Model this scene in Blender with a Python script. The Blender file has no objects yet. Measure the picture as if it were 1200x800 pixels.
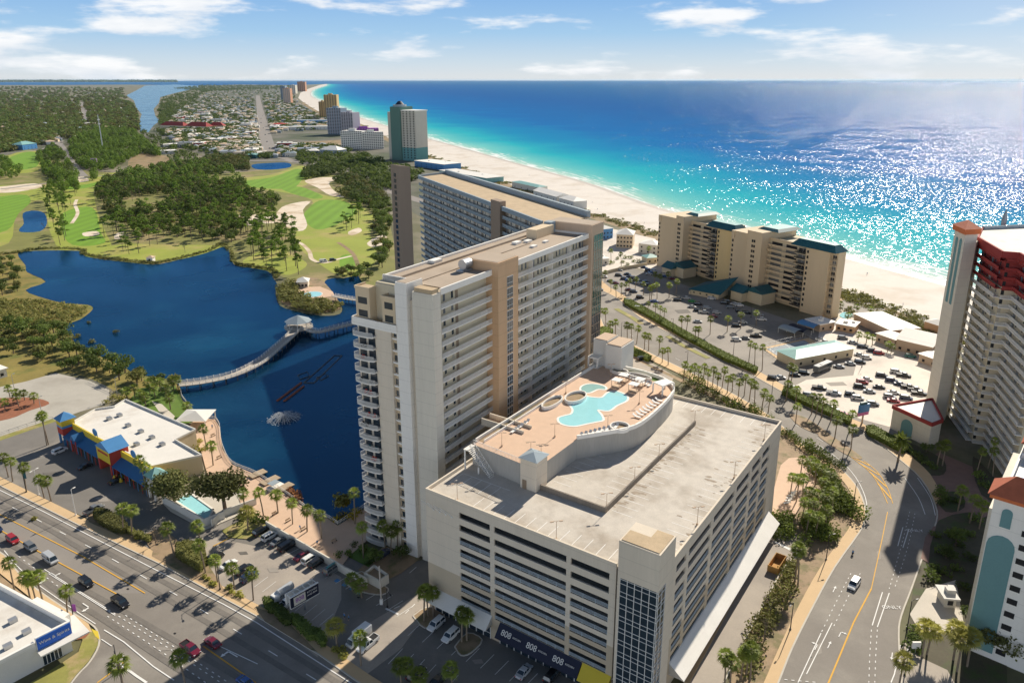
import bpy, bmesh, math, random
import numpy as np
from mathutils import Vector, Matrix
rnd = random.Random(7)
S = bpy.context.scene
COL = S.collection
R = math.radians
# ---------------------------------------------------------------- camera
F, CX, CY, YH, CAMZ = 870., 604., 350., 93., 120.
PITCH = math.atan((CY - YH) / F); CP, SP = math.cos(PITCH), math.sin(PITCH)
cam = bpy.data.objects.new('camera', bpy.data.cameras.new('camera')); COL.objects.link(cam)
cam.location = (0, 0, CAMZ); cam.rotation_euler = (math.pi/2 - PITCH, 0, 0)
cam.data.sensor_width = 36; cam.data.lens = F/1200*36
cam.data.shift_x = -(CX-600)/1200; cam.data.shift_y = -(400-CY)/1200
cam.data.clip_start = 1; cam.data.clip_end = 400000
S.camera = cam
# ---------------------------------------------------------------- sky, sun, exposure
SUN_EL, SUN_AZ = R(34.5), R(32.6)
w = bpy.data.worlds.new('World'); S.world = w; w.use_nodes = True
nt = w.node_tree; nt.nodes.clear()
def N(tree, t, **kw):
    n = tree.nodes.new(t)
    for k, v in kw.items():
        if k.startswith('i_'): n.inputs[k[2:].replace('_', ' ')].default_value = v
        else: setattr(n, k, v)
    return n
def math_node(tree, op, a, b=None, c=None, clamp=False):
    n = tree.nodes.new('ShaderNodeMath'); n.operation = op; n.use_clamp = clamp
    for i, x in enumerate((a, b, c)):
        if x is None: continue
        if hasattr(x, 'links'): tree.links.new(x, n.inputs[i])
        else: n.inputs[i].default_value = x
    return n.outputs[0]
sky = N(nt, 'ShaderNodeTexSky', sky_type='NISHITA', sun_disc=False, sun_elevation=SUN_EL, sun_rotation=SUN_AZ, altitude=100, air_density=1.0, dust_density=0.4, ozone_density=1.5)
bg = N(nt, 'ShaderNodeBackground', i_Strength=0.055)
tc = N(nt, 'ShaderNodeTexCoord'); sep = N(nt, 'ShaderNodeSeparateXYZ')
nt.links.new(tc.outputs['Generated'], sep.inputs[0])
mpc = N(nt, 'ShaderNodeMapping'); mpc.inputs['Scale'].default_value = (1, 1, 4.4); mpc.inputs['Location'].default_value = (.37, .1, .0)
nt.links.new(tc.outputs['Generated'], mpc.inputs[0])
n1 = N(nt, 'ShaderNodeTexNoise', i_Scale=7.0, i_Detail=10.0, i_Roughness=0.56, i_Distortion=0.1); nt.links.new(mpc.outputs[0], n1.inputs['Vector'])
n2 = N(nt, 'ShaderNodeTexNoise', i_Scale=1.7, i_Detail=2.0); nt.links.new(mpc.outputs[0], n2.inputs['Vector'])
cl = math_node(nt, 'ADD', n1.outputs[0], math_node(nt, 'MULTIPLY', math_node(nt, 'SUBTRACT', n2.outputs[0], 0.5), 0.55))
cr = N(nt, 'ShaderNodeMapRange', i_From_Min=0.50, i_From_Max=0.66); cr.interpolation_type = 'SMOOTHSTEP'
nt.links.new(cl, cr.inputs[0])
back = N(nt, 'ShaderNodeMapRange', i_From_Min=0.15, i_From_Max=-0.5, i_To_Min=1.0, i_To_Max=3.3); nt.links.new(sep.outputs[1], back.inputs[0])   # unseen sky behind the camera brightened and warmed, added fill for shaded facades
lo = N(nt, 'ShaderNodeMapRange', i_From_Min=0.14, i_From_Max=0.32, i_To_Min=0.95, i_To_Max=0.0)   # clear winter sky low down
nt.links.new(math_node(nt, 'ABSOLUTE', sep.outputs[2]), lo.inputs[0])
el_ = N(nt, 'ShaderNodeMapRange', i_From_Min=0.0, i_From_Max=0.14); nt.links.new(sep.outputs[2], el_.inputs[0])
rr_ = nt.nodes.new('ShaderNodeValToRGB'); nt.links.new(el_.outputs[0], rr_.inputs[0])
for k, (ps, c_) in enumerate(((0., (.80,.84,.87)), (.15, (.66,.79,.90)), (.40, (.40,.65,.92)), (.78, (.23,.48,.88)))):
    e_ = rr_.color_ramp.elements[k] if k < 2 else rr_.color_ramp.elements.new(ps)
    e_.position = ps; e_.color = (*c_, 1)
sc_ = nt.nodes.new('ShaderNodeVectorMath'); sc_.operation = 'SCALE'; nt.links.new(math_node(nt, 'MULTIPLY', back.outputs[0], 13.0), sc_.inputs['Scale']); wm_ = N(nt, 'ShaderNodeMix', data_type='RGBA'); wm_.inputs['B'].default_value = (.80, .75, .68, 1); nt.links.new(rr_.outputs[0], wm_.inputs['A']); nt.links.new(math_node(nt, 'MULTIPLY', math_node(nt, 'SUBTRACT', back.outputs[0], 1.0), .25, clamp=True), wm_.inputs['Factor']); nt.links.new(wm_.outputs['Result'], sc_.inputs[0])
m1 = N(nt, 'ShaderNodeMix', data_type='RGBA')
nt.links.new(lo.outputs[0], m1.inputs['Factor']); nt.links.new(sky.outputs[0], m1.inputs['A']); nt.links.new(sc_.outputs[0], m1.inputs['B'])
m2 = N(nt, 'ShaderNodeMix', data_type='RGBA'); 
mp2 = N(nt, 'ShaderNodeMapping'); mp2.inputs['Scale'].default_value = (1, 1, 4.4); mp2.inputs['Location'].default_value = (.37, .1, .06); nt.links.new(tc.outputs['Generated'], mp2.inputs[0])
n4 = N(nt, 'ShaderNodeTexNoise', i_Scale=7.0, i_Detail=5.0, i_Roughness=0.56, i_Distortion=0.1); nt.links.new(mp2.outputs[0], n4.inputs['Vector'])
cs_ = N(nt, 'ShaderNodeMix', data_type='RGBA'); cs_.inputs['A'].default_value = (13.9, 14.0, 14.1, 1); cs_.inputs['B'].default_value = (10.6, 11.4, 12.4, 1)   # lit tops, grey undersides
nt.links.new(math_node(nt, 'MULTIPLY', math_node(nt, 'SUBTRACT', n4.outputs[0], 0.49), 5.0, clamp=True), cs_.inputs['Factor']); nt.links.new(cs_.outputs['Result'], m2.inputs['B'])
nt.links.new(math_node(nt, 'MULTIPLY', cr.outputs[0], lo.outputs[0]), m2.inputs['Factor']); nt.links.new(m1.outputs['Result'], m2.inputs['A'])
gx_ = N(nt, 'ShaderNodeMapRange', i_From_Min=0.22, i_From_Max=0.62, i_To_Max=0.32); gx_.interpolation_type = 'SMOOTHSTEP'; nt.links.new(sep.outputs[0], gx_.inputs[0])   # bright veil under the sun
m3 = N(nt, 'ShaderNodeMix', data_type='RGBA'); m3.inputs['B'].default_value = (12.6, 12.9, 13.2, 1); nt.links.new(m2.outputs['Result'], m3.inputs['A'])
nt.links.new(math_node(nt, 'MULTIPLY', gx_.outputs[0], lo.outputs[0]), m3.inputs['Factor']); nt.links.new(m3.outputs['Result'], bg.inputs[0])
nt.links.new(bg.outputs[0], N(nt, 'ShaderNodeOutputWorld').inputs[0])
sl = bpy.data.lights.new('sun', 'SUN'); sl.energy = 5.0; sl.angle = R(0.53); sl.color = (1, 0.91, 0.77)
so = bpy.data.objects.new('sun', sl); COL.objects.link(so)
SV = Vector((math.cos(SUN_EL)*math.sin(SUN_AZ), math.cos(SUN_EL)*math.cos(SUN_AZ), math.sin(SUN_EL)))
so.rotation_euler = SV.to_track_quat('Z', 'Y').to_euler(); so.location = (300, 400, 400)
S.view_settings.view_transform = 'Standard'; S.view_settings.look = 'None'
S.view_settings.exposure = 0.38; S.view_settings.gamma = 1
S.cycles.max_bounces = 6; S.cycles.diffuse_bounces = 3; S.cycles.glossy_bounces = 3; S.cycles.transmission_bounces = 3
S.cycles.sample_clamp_indirect = 6; S.cycles.caustics_reflective = False; S.cycles.caustics_refractive = False
# ---------------------------------------------------------------- helpers
def P(x, y, z=0.):
    """photo pixel (1200x800) -> world point at height z"""
    a = (x-CX)/F; b = (y-CY)/F
    dy = CP - b*SP; dz = -(SP + b*CP); t = (z-CAMZ)/dz
    return (a*t, dy*t)
def P3(x, y, z=0.): p = P(x, y, z); return Vector((p[0], p[1], z))
def ang(p, q, z=0.):
    A, B = P(*p, z), P(*q, z); return math.atan2(B[1]-A[1], B[0]-A[0])
def smooth(pts, n=5, closed=True):
    """Catmull-Rom through points"""
    out = []; L = len(pts)
    for i in range(L if closed else L-1):
        g = (lambda k: pts[k % L]) if closed else (lambda k: pts[min(max(k, 0), L-1)])
        p0, p1, p2, p3 = g(i-1), g(i), g(i+1), g(i+2)
        for j in range(n):
            t = j/n
            out.append(tuple(0.5*((2*p1[k]) + (-p0[k]+p2[k])*t + (2*p0[k]-5*p1[k]+4*p2[k]-p3[k])*t*t + (-p0[k]+3*p1[k]-3*p2[k]+p3[k])*t**3) for k in range(len(p1))))
    if not closed: out.append(tuple(pts[-1]))
    return out
MATS = {}
def ramp(tree, fac, stops):
    r = tree.nodes.new('ShaderNodeValToRGB'); e = r.color_ramp.elements
    while len(e) < len(stops): e.new(0.5)
    for el, (p, c) in zip(e, stops): el.position = p; el.color = (*c, 1)
    tree.links.new(fac, r.inputs[0]); return r.outputs[0]
def mat(name, col, rough=0.8, var=0.12, scale=0.4, metal=0., fine=None, bump=0., col2=None, c2=(0.5, 0.62), s2=0.05, spec=0.3, coat=0., streak=False, transl=0., joint=0.):
    """procedural surface: base colour broken up by coarse and fine noise, an optional second colour in patches"""
    if name in MATS: return MATS[name]
    m = bpy.data.materials.new(name); m.use_nodes = True; t = m.node_tree; b = t.nodes['Principled BSDF']; L = t.links.new
    tcn = t.nodes.new('ShaderNodeTexCoord'); vec = tcn.outputs['Object']
    if streak:
        mp = t.nodes.new('ShaderNodeMapping'); mp.inputs['Scale'].default_value = (1, 1, 0.12); L(vec, mp.inputs[0]); vec = mp.outputs[0]
    a = N(t, 'ShaderNodeTexNoise', i_Scale=scale, i_Detail=6.0, i_Roughness=0.65); L(vec, a.inputs['Vector'])
    f = N(t, 'ShaderNodeTexNoise', i_Scale=fine or scale*14, i_Detail=3.0); L(vec, f.inputs['Vector'])
    v = math_node(t, 'ADD', math_node(t, 'MULTIPLY', math_node(t, 'SUBTRACT', a.outputs[0], 0.5), 3.2*var), math_node(t, 'MULTIPLY', math_node(t, 'SUBTRACT', f.outputs[0], 0.5), 1.6*var))
    v = math_node(t, 'ADD', v, 1.0)
    if transl: oi = t.nodes.new('ShaderNodeObjectInfo'); v = math_node(t, 'MULTIPLY', v, math_node(t, 'ADD', math_node(t, 'MULTIPLY', oi.outputs['Random'], .75), .65))
    if joint:
        sz_ = t.nodes.new('ShaderNodeSeparateXYZ'); L(tcn.outputs['Object'], sz_.inputs[0]); fr_ = math_node(t, 'FRACT', math_node(t, 'DIVIDE', sz_.outputs[2], joint)); v = math_node(t, 'MULTIPLY', v, math_node(t, 'SUBTRACT', 1.0, math_node(t, 'MULTIPLY', math_node(t, 'LESS_THAN', fr_, 0.05), 0.13)))
    src = None
    if col2:
        g = N(t, 'ShaderNodeTexNoise', i_Scale=s2, i_Detail=7.0, i_Roughness=0.6); L(vec, g.inputs['Vector'])
        mr = N(t, 'ShaderNodeMapRange', i_From_Min=c2[0], i_From_Max=c2[1]); L(g.outputs[0], mr.inputs[0])
        mx = N(t, 'ShaderNodeMix', data_type='RGBA'); mx.inputs['A'].default_value = (*col, 1); mx.inputs['B'].default_value = (*col2, 1)
        L(mr.outputs[0], mx.inputs['Factor']); src = mx.outputs['Result']
    vm = t.nodes.new('ShaderNodeVectorMath'); vm.operation = 'MULTIPLY'
    if src: L(src, vm.inputs[0])
    else: vm.inputs[0].default_value = col
    L(v, vm.inputs[1]); L(vm.outputs[0], b.inputs['Base Color'])
    b.inputs['Roughness'].default_value = rough; b.inputs['Metallic'].default_value = metal
    b.inputs['Specular IOR Level'].default_value = spec; b.inputs['Coat Weight'].default_value = coat
    if transl:
        tr = t.nodes.new('ShaderNodeBsdfTranslucent'); L(vm.outputs[0], tr.inputs[0])
        ms = t.nodes.new('ShaderNodeMixShader'); ms.inputs[0].default_value = transl
        L(b.outputs[0], ms.inputs[1]); L(tr.outputs[0], ms.inputs[2]); L(ms.outputs[0], t.nodes['Material Output'].inputs[0])
    if bump:
        bn = t.nodes.new('ShaderNodeBump'); bn.inputs['Strength'].default_value = bump; bn.inputs['Distance'].default_value = 0.1
        L(f.outputs[0], bn.inputs['Height']); L(bn.outputs[0], b.inputs['Normal'])
    MATS[name] = m; return m
class MB:
    """collects faces with material slots, builds ONE mesh object"""
    def __init__(s): s.v = []; s.f = []; s.m = []
    def quad(s, pts, mi=0):
        n = len(s.v); s.v += [tuple(p) for p in pts]; s.f.append(tuple(range(n, n+len(pts)))); s.m.append(mi)
    def box(s, x0, y0, z0, x1, y1, z1, mi=0, top=None):
        if x0 > x1: x0, x1 = x1, x0
        if y0 > y1: y0, y1 = y1, y0
        n = len(s.v); s.v += [(x0,y0,z0),(x1,y0,z0),(x1,y1,z0),(x0,y1,z0),(x0,y0,z1),(x1,y0,z1),(x1,y1,z1),(x0,y1,z1)]
        for k, q in enumerate(((0,3,2,1),(4,5,6,7),(0,1,5,4),(1,2,6,5),(2,3,7,6),(3,0,4,7))):
            s.f.append(tuple(n+i for i in q)); s.m.append(top if (k == 1 and top is not None) else mi)
        return s
    def obox(s, c, dx, dy, w, l, z0, z1, mi=0):
        """box centred at c, long axis along (dx,dy): length l, width w"""
        h = math.hypot(dx, dy); dx /= h; dy /= h
        p = [(c[0]+a*dx*l/2-b*dy*w/2, c[1]+a*dy*l/2+b*dx*w/2) for a, b in ((-1,-1),(1,-1),(1,1),(-1,1))]
        return s.prism(p, z0, z1, mi)
    def prism(s, poly, z0, z1, mi=0, top=None, bottom=True):
        ar = sum(poly[i-1][0]*poly[i][1]-poly[i][0]*poly[i-1][1] for i in range(len(poly)))
        if ar < 0: poly = poly[::-1]
        n = len(s.v); k = len(poly)
        s.v += [(p[0], p[1], z0) for p in poly] + [(p[0], p[1], z1) for p in poly]
        for i in range(k):
            j = (i+1) % k; s.f.append((n+i, n+j, n+k+j, n+k+i)); s.m.append(mi)
        s.f.append(tuple(n+k+i for i in range(k))); s.m.append(mi if top is None else top)
        if bottom: s.f.append(tuple(n+i for i in range(k))[::-1]); s.m.append(mi)
        return s
    def frustum(s, poly, z0, poly2, z1, mi=0, top=None):
        n = len(s.v); k = len(poly)
        s.v += [(p[0], p[1], z0) for p in poly] + [(p[0], p[1], z1) for p in poly2]
        for i in range(k):
            j = (i+1) % k; s.f.append((n+i, n+j, n+k+j, n+k+i)); s.m.append(mi)
        s.f.append(tuple(n+k+i for i in range(k))); s.m.append(mi if top is None else top)
        s.f.append(tuple(n+i for i in range(k))[::-1]); s.m.append(mi)
        return s
    def tube(s, pts, r, n=6, mi=0, r2=None):
        r2 = r if r2 is None else r2; base = len(s.v); L = len(pts)
        for i, p in enumerate(pts):
            a = Vector(pts[max(i-1, 0)]); b = Vector(pts[min(i+1, L-1)]); d = (b-a).normalized()
            u = d.orthogonal().normalized(); v = d.cross(u); rr = r+(r2-r)*i/max(L-1, 1)
            for k in range(n):
                t = 2*math.pi*k/n; q = Vector(p)+(u*math.cos(t)+v*math.sin(t))*rr; s.v.append(tuple(q))
        for i in range(L-1):
            for k in range(n):
                k2 = (k+1) % n; s.f.append((base+i*n+k, base+i*n+k2, base+(i+1)*n+k2, base+(i+1)*n+k)); s.m.append(mi)
        s.f.append(tuple(base+k for k in range(n))[::-1]); s.m.append(mi)
        s.f.append(tuple(base+(L-1)*n+k for k in range(n))); s.m.append(mi)
        return s
    def pyramid(s, poly, z0, apex, mi=0):
        n = len(s.v); k = len(poly); s.v += [(p[0], p[1], z0) for p in poly]+[tuple(apex)]
        for i in range(k): s.f.append((n+i, n+(i+1) % k, n+k)); s.m.append(mi)
        s.f.append(tuple(n+i for i in range(k))[::-1]); s.m.append(mi); return s
    def hip(s, x0, y0, x1, y1, z0, z1, mi=0, along='x', gable=False):
        """hip or gable roof over a rectangle"""
        n = len(s.v)
        if along == 'x': h = 0 if gable else min((y1-y0)/2, (x1-x0)/2); r = [(x0+h, (y0+y1)/2, z1), (x1-h, (y0+y1)/2, z1)]; fs = ((0,1,5,4),(1,2,5),(2,3,4,5),(3,0,4))
        else: h = 0 if gable else min((x1-x0)/2, (y1-y0)/2); r = [((x0+x1)/2, y0+h, z1), ((x0+x1)/2, y1-h, z1)]; fs = ((1,2,5,4),(2,3,5),(3,0,4,5),(0,1,4))
        s.v += [(x0,y0,z0),(x1,y0,z0),(x1,y1,z0),(x0,y1,z0)]+r
        for q in fs+((3,2,1,0),): s.f.append(tuple(n+i for i in q)); s.m.append(mi)
        return s
    def mesh(s, name, mats):
        me = bpy.data.meshes.new(name); me.from_pydata(s.v, [], s.f)
        for m in mats: me.materials.append(m)
        me.polygons.foreach_set('material_index', s.m); me.update(); return me
    def build(s, name, mats, parent=None, smooth=False):
        if not isinstance(mats, (list, tuple)): mats = [mats]
        me = s.mesh(name, mats)
        if smooth: me.polygons.foreach_set('use_smooth', [True]*len(me.polygons))
        return link(name, me, parent)
def link(name, me, parent=None, loc=None, rz=0.):
    o = bpy.data.objects.new(name, me); COL.objects.link(o)
    if parent is not None: o.parent = parent
    if loc is not None: o.location = loc; o.rotation_euler = (0, 0, rz)
    return o
def tag(o, label, cat, group=None, kind=None):
    if label: o['label'] = label
    if cat: o['category'] = cat
    if group: o['group'] = group
    if kind: o['kind'] = kind
    return o
def thing(name, label, cat, loc=(0, 0), a=0., z=0., group=None):
    o = bpy.data.objects.new(name, None); COL.objects.link(o); o.empty_display_size = 0.5
    o.location = (loc[0], loc[1], z); o.rotation_euler = (0, 0, a)
    return tag(o, label, cat, group)
def children(o): return [c for c in KIDS.get(o.name, [])]
def dup(root, loc, a=0., label=None, group=None, sc=None):
    """copy a thing with its parts and sub-parts"""
    def rec(o, parent):
        c = o.copy(); COL.objects.link(c)
        if parent is not None: c.parent = parent
        for ch in o.children: rec(ch, c)
        return c
    r = rec(root, None); r.location = loc; r.rotation_euler = (0, 0, a)
    if sc: r.scale = sc if isinstance(sc, tuple) else (sc,)*3
    if label: r['label'] = label
    if group: r['group'] = group
    return r
def repeat(parent, name, mb, mats, places, cap=100, mats2=None):
    """one part per place (x,y,z,rz) sharing a mesh; past cap the farthest ones become ONE stuff part"""
    pm = Matrix.Translation(parent.location) @ Matrix.Rotation(parent.rotation_euler[2], 4, 'Z')
    c = Vector((0, 0, CAMZ))
    places = sorted(places, key=lambda p: (pm @ Vector(p[:3])-c).length)
    me = mb.mesh(name, mats if isinstance(mats, (list, tuple)) else [mats])
    for p in places[:cap]: link(name, me, parent, p[:3], p[3])
    rest = places[cap:]
    if rest:
        big = MB()
        for p in rest:
            M = Matrix.Translation(p[:3]) @ Matrix.Rotation(p[3], 4, 'Z'); n = len(big.v)
            big.v += [tuple(M @ Vector(v)) for v in mb.v]; big.f += [tuple(n+i for i in f) for f in mb.f]; big.m += mb.m
        big.build(name, mats, parent)['kind'] = 'stuff'
ZI = [0]
def zstep(z): ZI[0] += 1; return z+ZI[0]*.00035
def sheet(name, poly, m, z, px=True, sm=0):
    """flat ground sheet from photo pixels, lying on the ground in world units"""
    z = zstep(z) if name != 'land' else z
    if px: poly = [P(*p) for p in poly]
    if sm: poly = smooth(poly, sm)
    b = MB(); b.quad([(p[0], p[1], z) for p in poly]); bmm = b.mesh(name, [m])
    bm = bmesh.new(); bm.from_mesh(bmm); bmesh.ops.triangulate(bm, faces=bm.faces)
    for f in bm.faces:
        if f.normal.z < 0: f.normal_flip()
    bm.to_mesh(bmm); bm.free()
    o = link(name, bmm); o['kind'] = 'structure'; return o
def strip(name, line, w, m, z, px=True, sm=0, thick=0., offs=0., dash=None):
    """ribbon along a line (road, kerb, painted marking)"""
    if px: line = [P(*p) for p in line]
    if sm: line = smooth(line, sm, False)
    z = zstep(z); b = MB(); add_strip(b, line, w, z, thick, offs, dash)
    o = b.build(name, m); o['kind'] = 'structure'; return o
def add_strip(b, line, w, z, thick=0., offs=0., dash=None, mi=0):
    line = [Vector(p[:2]) for p in line]
    if dash:
        on, off = dash; segs = []; cur = 0.; tot = 0.
        for i in range(len(line)-1):
            d = (line[i+1]-line[i]); L = d.length; u = d/L; s0 = 0.
            k = math.ceil((tot-on)/(on+off))
            while k*(on+off) < tot+L:
                a0 = max(k*(on+off), tot)-tot; a1 = min(k*(on+off)+on, tot+L)-tot
                if a1 > a0+0.05: segs.append([line[i]+u*a0, line[i]+u*a1])
                k += 1
            tot += L
    else: segs = [line]
    for sg in segs:
        L = []; Rr = []
        for i, p in enumerate(sg):
            d = (sg[min(i+1, len(sg)-1)]-sg[max(i-1, 0)]).normalized(); nn = Vector((-d.y, d.x))
            L.append(p+nn*(offs+w/2)); Rr.append(p+nn*(offs-w/2))
        for i in range(len(sg)-1):
            b.quad([(*Rr[i], z), (*Rr[i+1], z), (*L[i+1], z), (*L[i], z)], mi)
            if thick:
                b.quad([(*L[i], z), (*L[i+1], z), (*L[i+1], z-thick), (*L[i], z-thick)], mi)
                b.quad([(*Rr[i], z-thick), (*Rr[i+1], z-thick), (*Rr[i+1], z), (*Rr[i], z)], mi)
        if thick:
            for e in (0, -1): b.quad([(*L[e], z), (*Rr[e], z), (*Rr[e], z-thick), (*L[e], z-thick)], mi)
def text(name, s, size, m, parent, loc, rot, ext=0.02, align='CENTER'):
    cu = bpy.data.curves.new(name, 'FONT'); cu.body = s; cu.size = size; cu.extrude = ext; cu.align_x = align; cu.align_y = 'CENTER'
    o = bpy.data.objects.new('tmp', cu); COL.objects.link(o)
    me = bpy.data.meshes.new_from_object(o.evaluated_get(bpy.context.evaluated_depsgraph_get())); bpy.data.objects.remove(o)
    me.materials.clear(); me.materials.append(m)
    t = link(name, me, parent); t.location = loc; t.rotation_euler = rot; return t
def inside(poly, x, y):
    c = False; j = len(poly)-1
    for i in range(len(poly)):
        if (poly[i][1] > y) != (poly[j][1] > y) and x < (poly[j][0]-poly[i][0])*(y-poly[i][1])/(poly[j][1]-poly[i][1])+poly[i][0]: c = not c
        j = i
    return c
# ---------------------------------------------------------------- palette
M = {}
for k, a in dict(
    cream=dict(col=(.70,.615,.495), joint=3.1, var=.08, scale=.15, streak=True, rough=.85), tan=dict(col=(.62,.41,.245), joint=3.1, var=.08, scale=.15, streak=True, rough=.85),
    umber=dict(col=(.56,.42,.30), var=.08, scale=.15, streak=True), white=dict(col=(.84,.81,.75), joint=3.1, var=.06, scale=.2, streak=True, rough=.6), roofwhite=dict(col=(.74,.71,.65), var=.08, scale=.15, fine=2., col2=(.60,.55,.48), s2=.09, c2=(.52,.70)), offwhite=dict(col=(.70,.68,.63), var=.06, scale=.2),
    lightstone=dict(col=(.70,.65,.55), joint=3., var=.08, scale=.15, streak=True), yellowwall=dict(col=(.62,.54,.39), var=.05, scale=.15, streak=True), condo=dict(col=(.66,.53,.36), var=.07, scale=.15, streak=True),
    umbershade=dict(col=(.31,.235,.175), var=.08, scale=.15, streak=True), bluegrey=dict(col=(.29,.35,.39), var=.06, scale=.2), concretedark=dict(col=(.24,.205,.165), var=.25, scale=.3, streak=True), roofgravel=dict(col=(.42,.34,.26), var=.14, scale=.12, fine=3., col2=(.34,.27,.20), s2=.06), roofdirty=dict(col=(.56,.50,.42), var=.10, scale=.2, col2=(.46,.40,.33), s2=.08),
    rooftan=dict(col=(.50,.38,.24), var=.2, scale=.3), deckroof=dict(col=(.56,.51,.44), var=.16, scale=.35, fine=3., col2=(.40,.345,.28), s2=.09, c2=(.48,.66)), pavertan=dict(col=(.64,.45,.32), var=.08, scale=.5, fine=5.),
    concrete=dict(col=(.42,.40,.36), var=.16, scale=.3, streak=True), kerb=dict(col=(.55,.51,.44), var=.1, scale=.5),
    glass=dict(col=(.025,.04,.055), var=.3, scale=.3, rough=.08, spec=.8), greenglass=dict(col=(.03,.10,.085), var=.3, scale=.2, rough=.06, spec=.9), brownglass=dict(col=(.16,.11,.07), var=.3, scale=.2, rough=.15, spec=.8), dark=dict(col=(.02,.02,.022), var=.2, rough=.6),
    door=dict(col=(.30,.22,.15), var=.2, scale=.6), doorgrey=dict(col=(.16,.17,.18), var=.3, scale=.5, rough=.3), rail=dict(col=(.74,.73,.70), var=.06, scale=.5), rail2=dict(col=(.42,.48,.52), var=.06, scale=.5),
    teal=dict(col=(.018,.10,.125), var=.12, scale=.4, rough=.45), tealpale=dict(col=(.22,.42,.40), var=.1, scale=.3, rough=.5), tealarch=dict(col=(.15,.29,.30), var=.08, scale=.2),
    red=dict(col=(.33,.045,.04), var=.1, scale=.3), redtile=dict(col=(.42,.12,.06), var=.2, scale=.6), orangetile=dict(col=(.60,.17,.06), var=.15, scale=.6), brick=dict(col=(.36,.13,.08), var=.15, scale=.6),
    awningblue=dict(col=(.03,.13,.30), var=.1, scale=.4, rough=.4), yellow=dict(col=(.72,.50,.02), var=.06, scale=.3), signyellow=dict(col=(.66,.50,.05), var=.05, scale=.3), shopred=dict(col=(.44,.06,.045), var=.06), shopblue=dict(col=(.08,.25,.50), var=.1, rough=.4), purple=dict(col=(.30,.08,.38), var=.05), signblue=dict(col=(.02,.12,.50), var=.04, rough=.4), navy=dict(col=(.015,.018,.04), var=.1, rough=.6),
    steel=dict(col=(.45,.46,.47), var=.1, metal=.6, rough=.4), blacksteel=dict(col=(.03,.03,.03), var=.1, rough=.5), wood=dict(col=(.42,.33,.23), var=.12, scale=.6), woodgrey=dict(col=(.48,.43,.37), var=.12, scale=.6), pile=dict(col=(.13,.13,.13), var=.2),
    pool=dict(col=(.36,.72,.76), var=.08, scale=.4, rough=.05, spec=.6), lounger=dict(col=(.80,.79,.76), var=.03),
    trunk=dict(col=(.16,.12,.09), var=.2, scale=1.), palmtrunk=dict(col=(.24,.19,.14), var=.25, scale=1.5),
    palm=dict(col=(.21,.26,.045), var=.35, scale=.6, transl=.4, rough=.55), palmolive=dict(col=(.34,.32,.07), var=.3, scale=.5, transl=.3), oak=dict(col=(.12,.165,.035), var=.4, scale=.35, transl=.38), pine=dict(col=(.14,.215,.03), var=.4, scale=.35, transl=.4), oliveoak=dict(col=(.135,.145,.042), var=.35, scale=.5, transl=.25), olive=dict(col=(.19,.19,.055), var=.4, scale=.35, transl=.35), bare=dict(col=(.17,.135,.10), var=.3), hedge=dict(col=(.14,.18,.03), var=.35, scale=.6, transl=.25), yellowleaf=dict(col=(.30,.24,.02), var=.3, transl=.3), autumn=dict(col=(.30,.13,.05), var=.3, transl=.3),
    tire=dict(col=(.015,.015,.015), var=.1), hub=dict(col=(.35,.35,.36), var=.1, metal=.7, rough=.35), headlamp=dict(col=(.8,.8,.78), var=.02, rough=.1), taillamp=dict(col=(.35,.01,.01), var=.05, rough=.2), skin=dict(col=(.45,.28,.2), var=.05),
    grass=dict(col=(.15,.20,.04), var=.2, scale=.3), paint=dict(col=(.80,.79,.76), var=.12, scale=.8), yellowpaint=dict(col=(.72,.40,.06), var=.12, scale=.8),
).items(): M[k] = mat(k, **a)
def water_mix(t, col, nrm, rough, f0, f1, tint=(1, 1, 1)):
    """diffuse body colour under a glossy surface that strengthens at grazing angles"""
    L = t.links.new; df = t.nodes.new('ShaderNodeBsdfDiffuse'); gl = t.nodes.new('ShaderNodeBsdfGlossy'); gl.inputs['Roughness'].default_value = rough; gl.inputs[0].default_value = (*tint, 1)
    L(col, df.inputs[0]); L(nrm, gl.inputs['Normal'])
    lw = t.nodes.new('ShaderNodeLayerWeight'); lw.inputs[0].default_value = .5
    fa = math_node(t, 'ADD', math_node(t, 'MULTIPLY', math_node(t, 'POWER', lw.outputs['Facing'], 5.0), f1), f0)
    ms = t.nodes.new('ShaderNodeMixShader'); L(fa, ms.inputs[0]); L(df.outputs[0], ms.inputs[1]); L(gl.outputs[0], ms.inputs[2]); L(ms.outputs[0], t.nodes['Material Output'].inputs[0])
# ---------------------------------------------------------------- sea
SHORE_PX = [(1105,331),(1060,319),(985,299),(920,281),(840,261),(770,243),(690,215),(640,201),(600,190),(540,173),(500,162),(486,157),(447,146),(412,134),(395,124.6),(374,117.6),(364,110.6),(369,104.5),(381,100.8),(384,98.6)]
SHORE = [P(*p) for p in SHORE_PX]
d0 = Vector(SHORE[0])-Vector(SHORE[3]); SHORE = [tuple(Vector(SHORE[0])+d0*k) for k in (9, 4, 1.5)]+SHORE
SHORE_S = smooth(SHORE, 4, False)
def shore_dist(X, Y):
    """distance to the shoreline and position along it"""
    best = np.full(X.shape, 1e9); along = np.zeros(X.shape); acc = 0.
    for a, b in zip(SHORE_S[:-1], SHORE_S[1:]):
        ax, ay = a; bx, by = b; L = math.hypot(bx-ax, by-ay)
        if L < 1e-6: continue
        t = np.clip(((X-ax)*(bx-ax)+(Y-ay)*(by-ay))/(L*L), 0, 1)
        d = np.hypot(X-ax-t*(bx-ax), Y-ay-t*(by-ay)); k = d < best
        best = np.where(k, d, best); along = np.where(k, acc+t*L, along); acc += L
    return best, along
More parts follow.
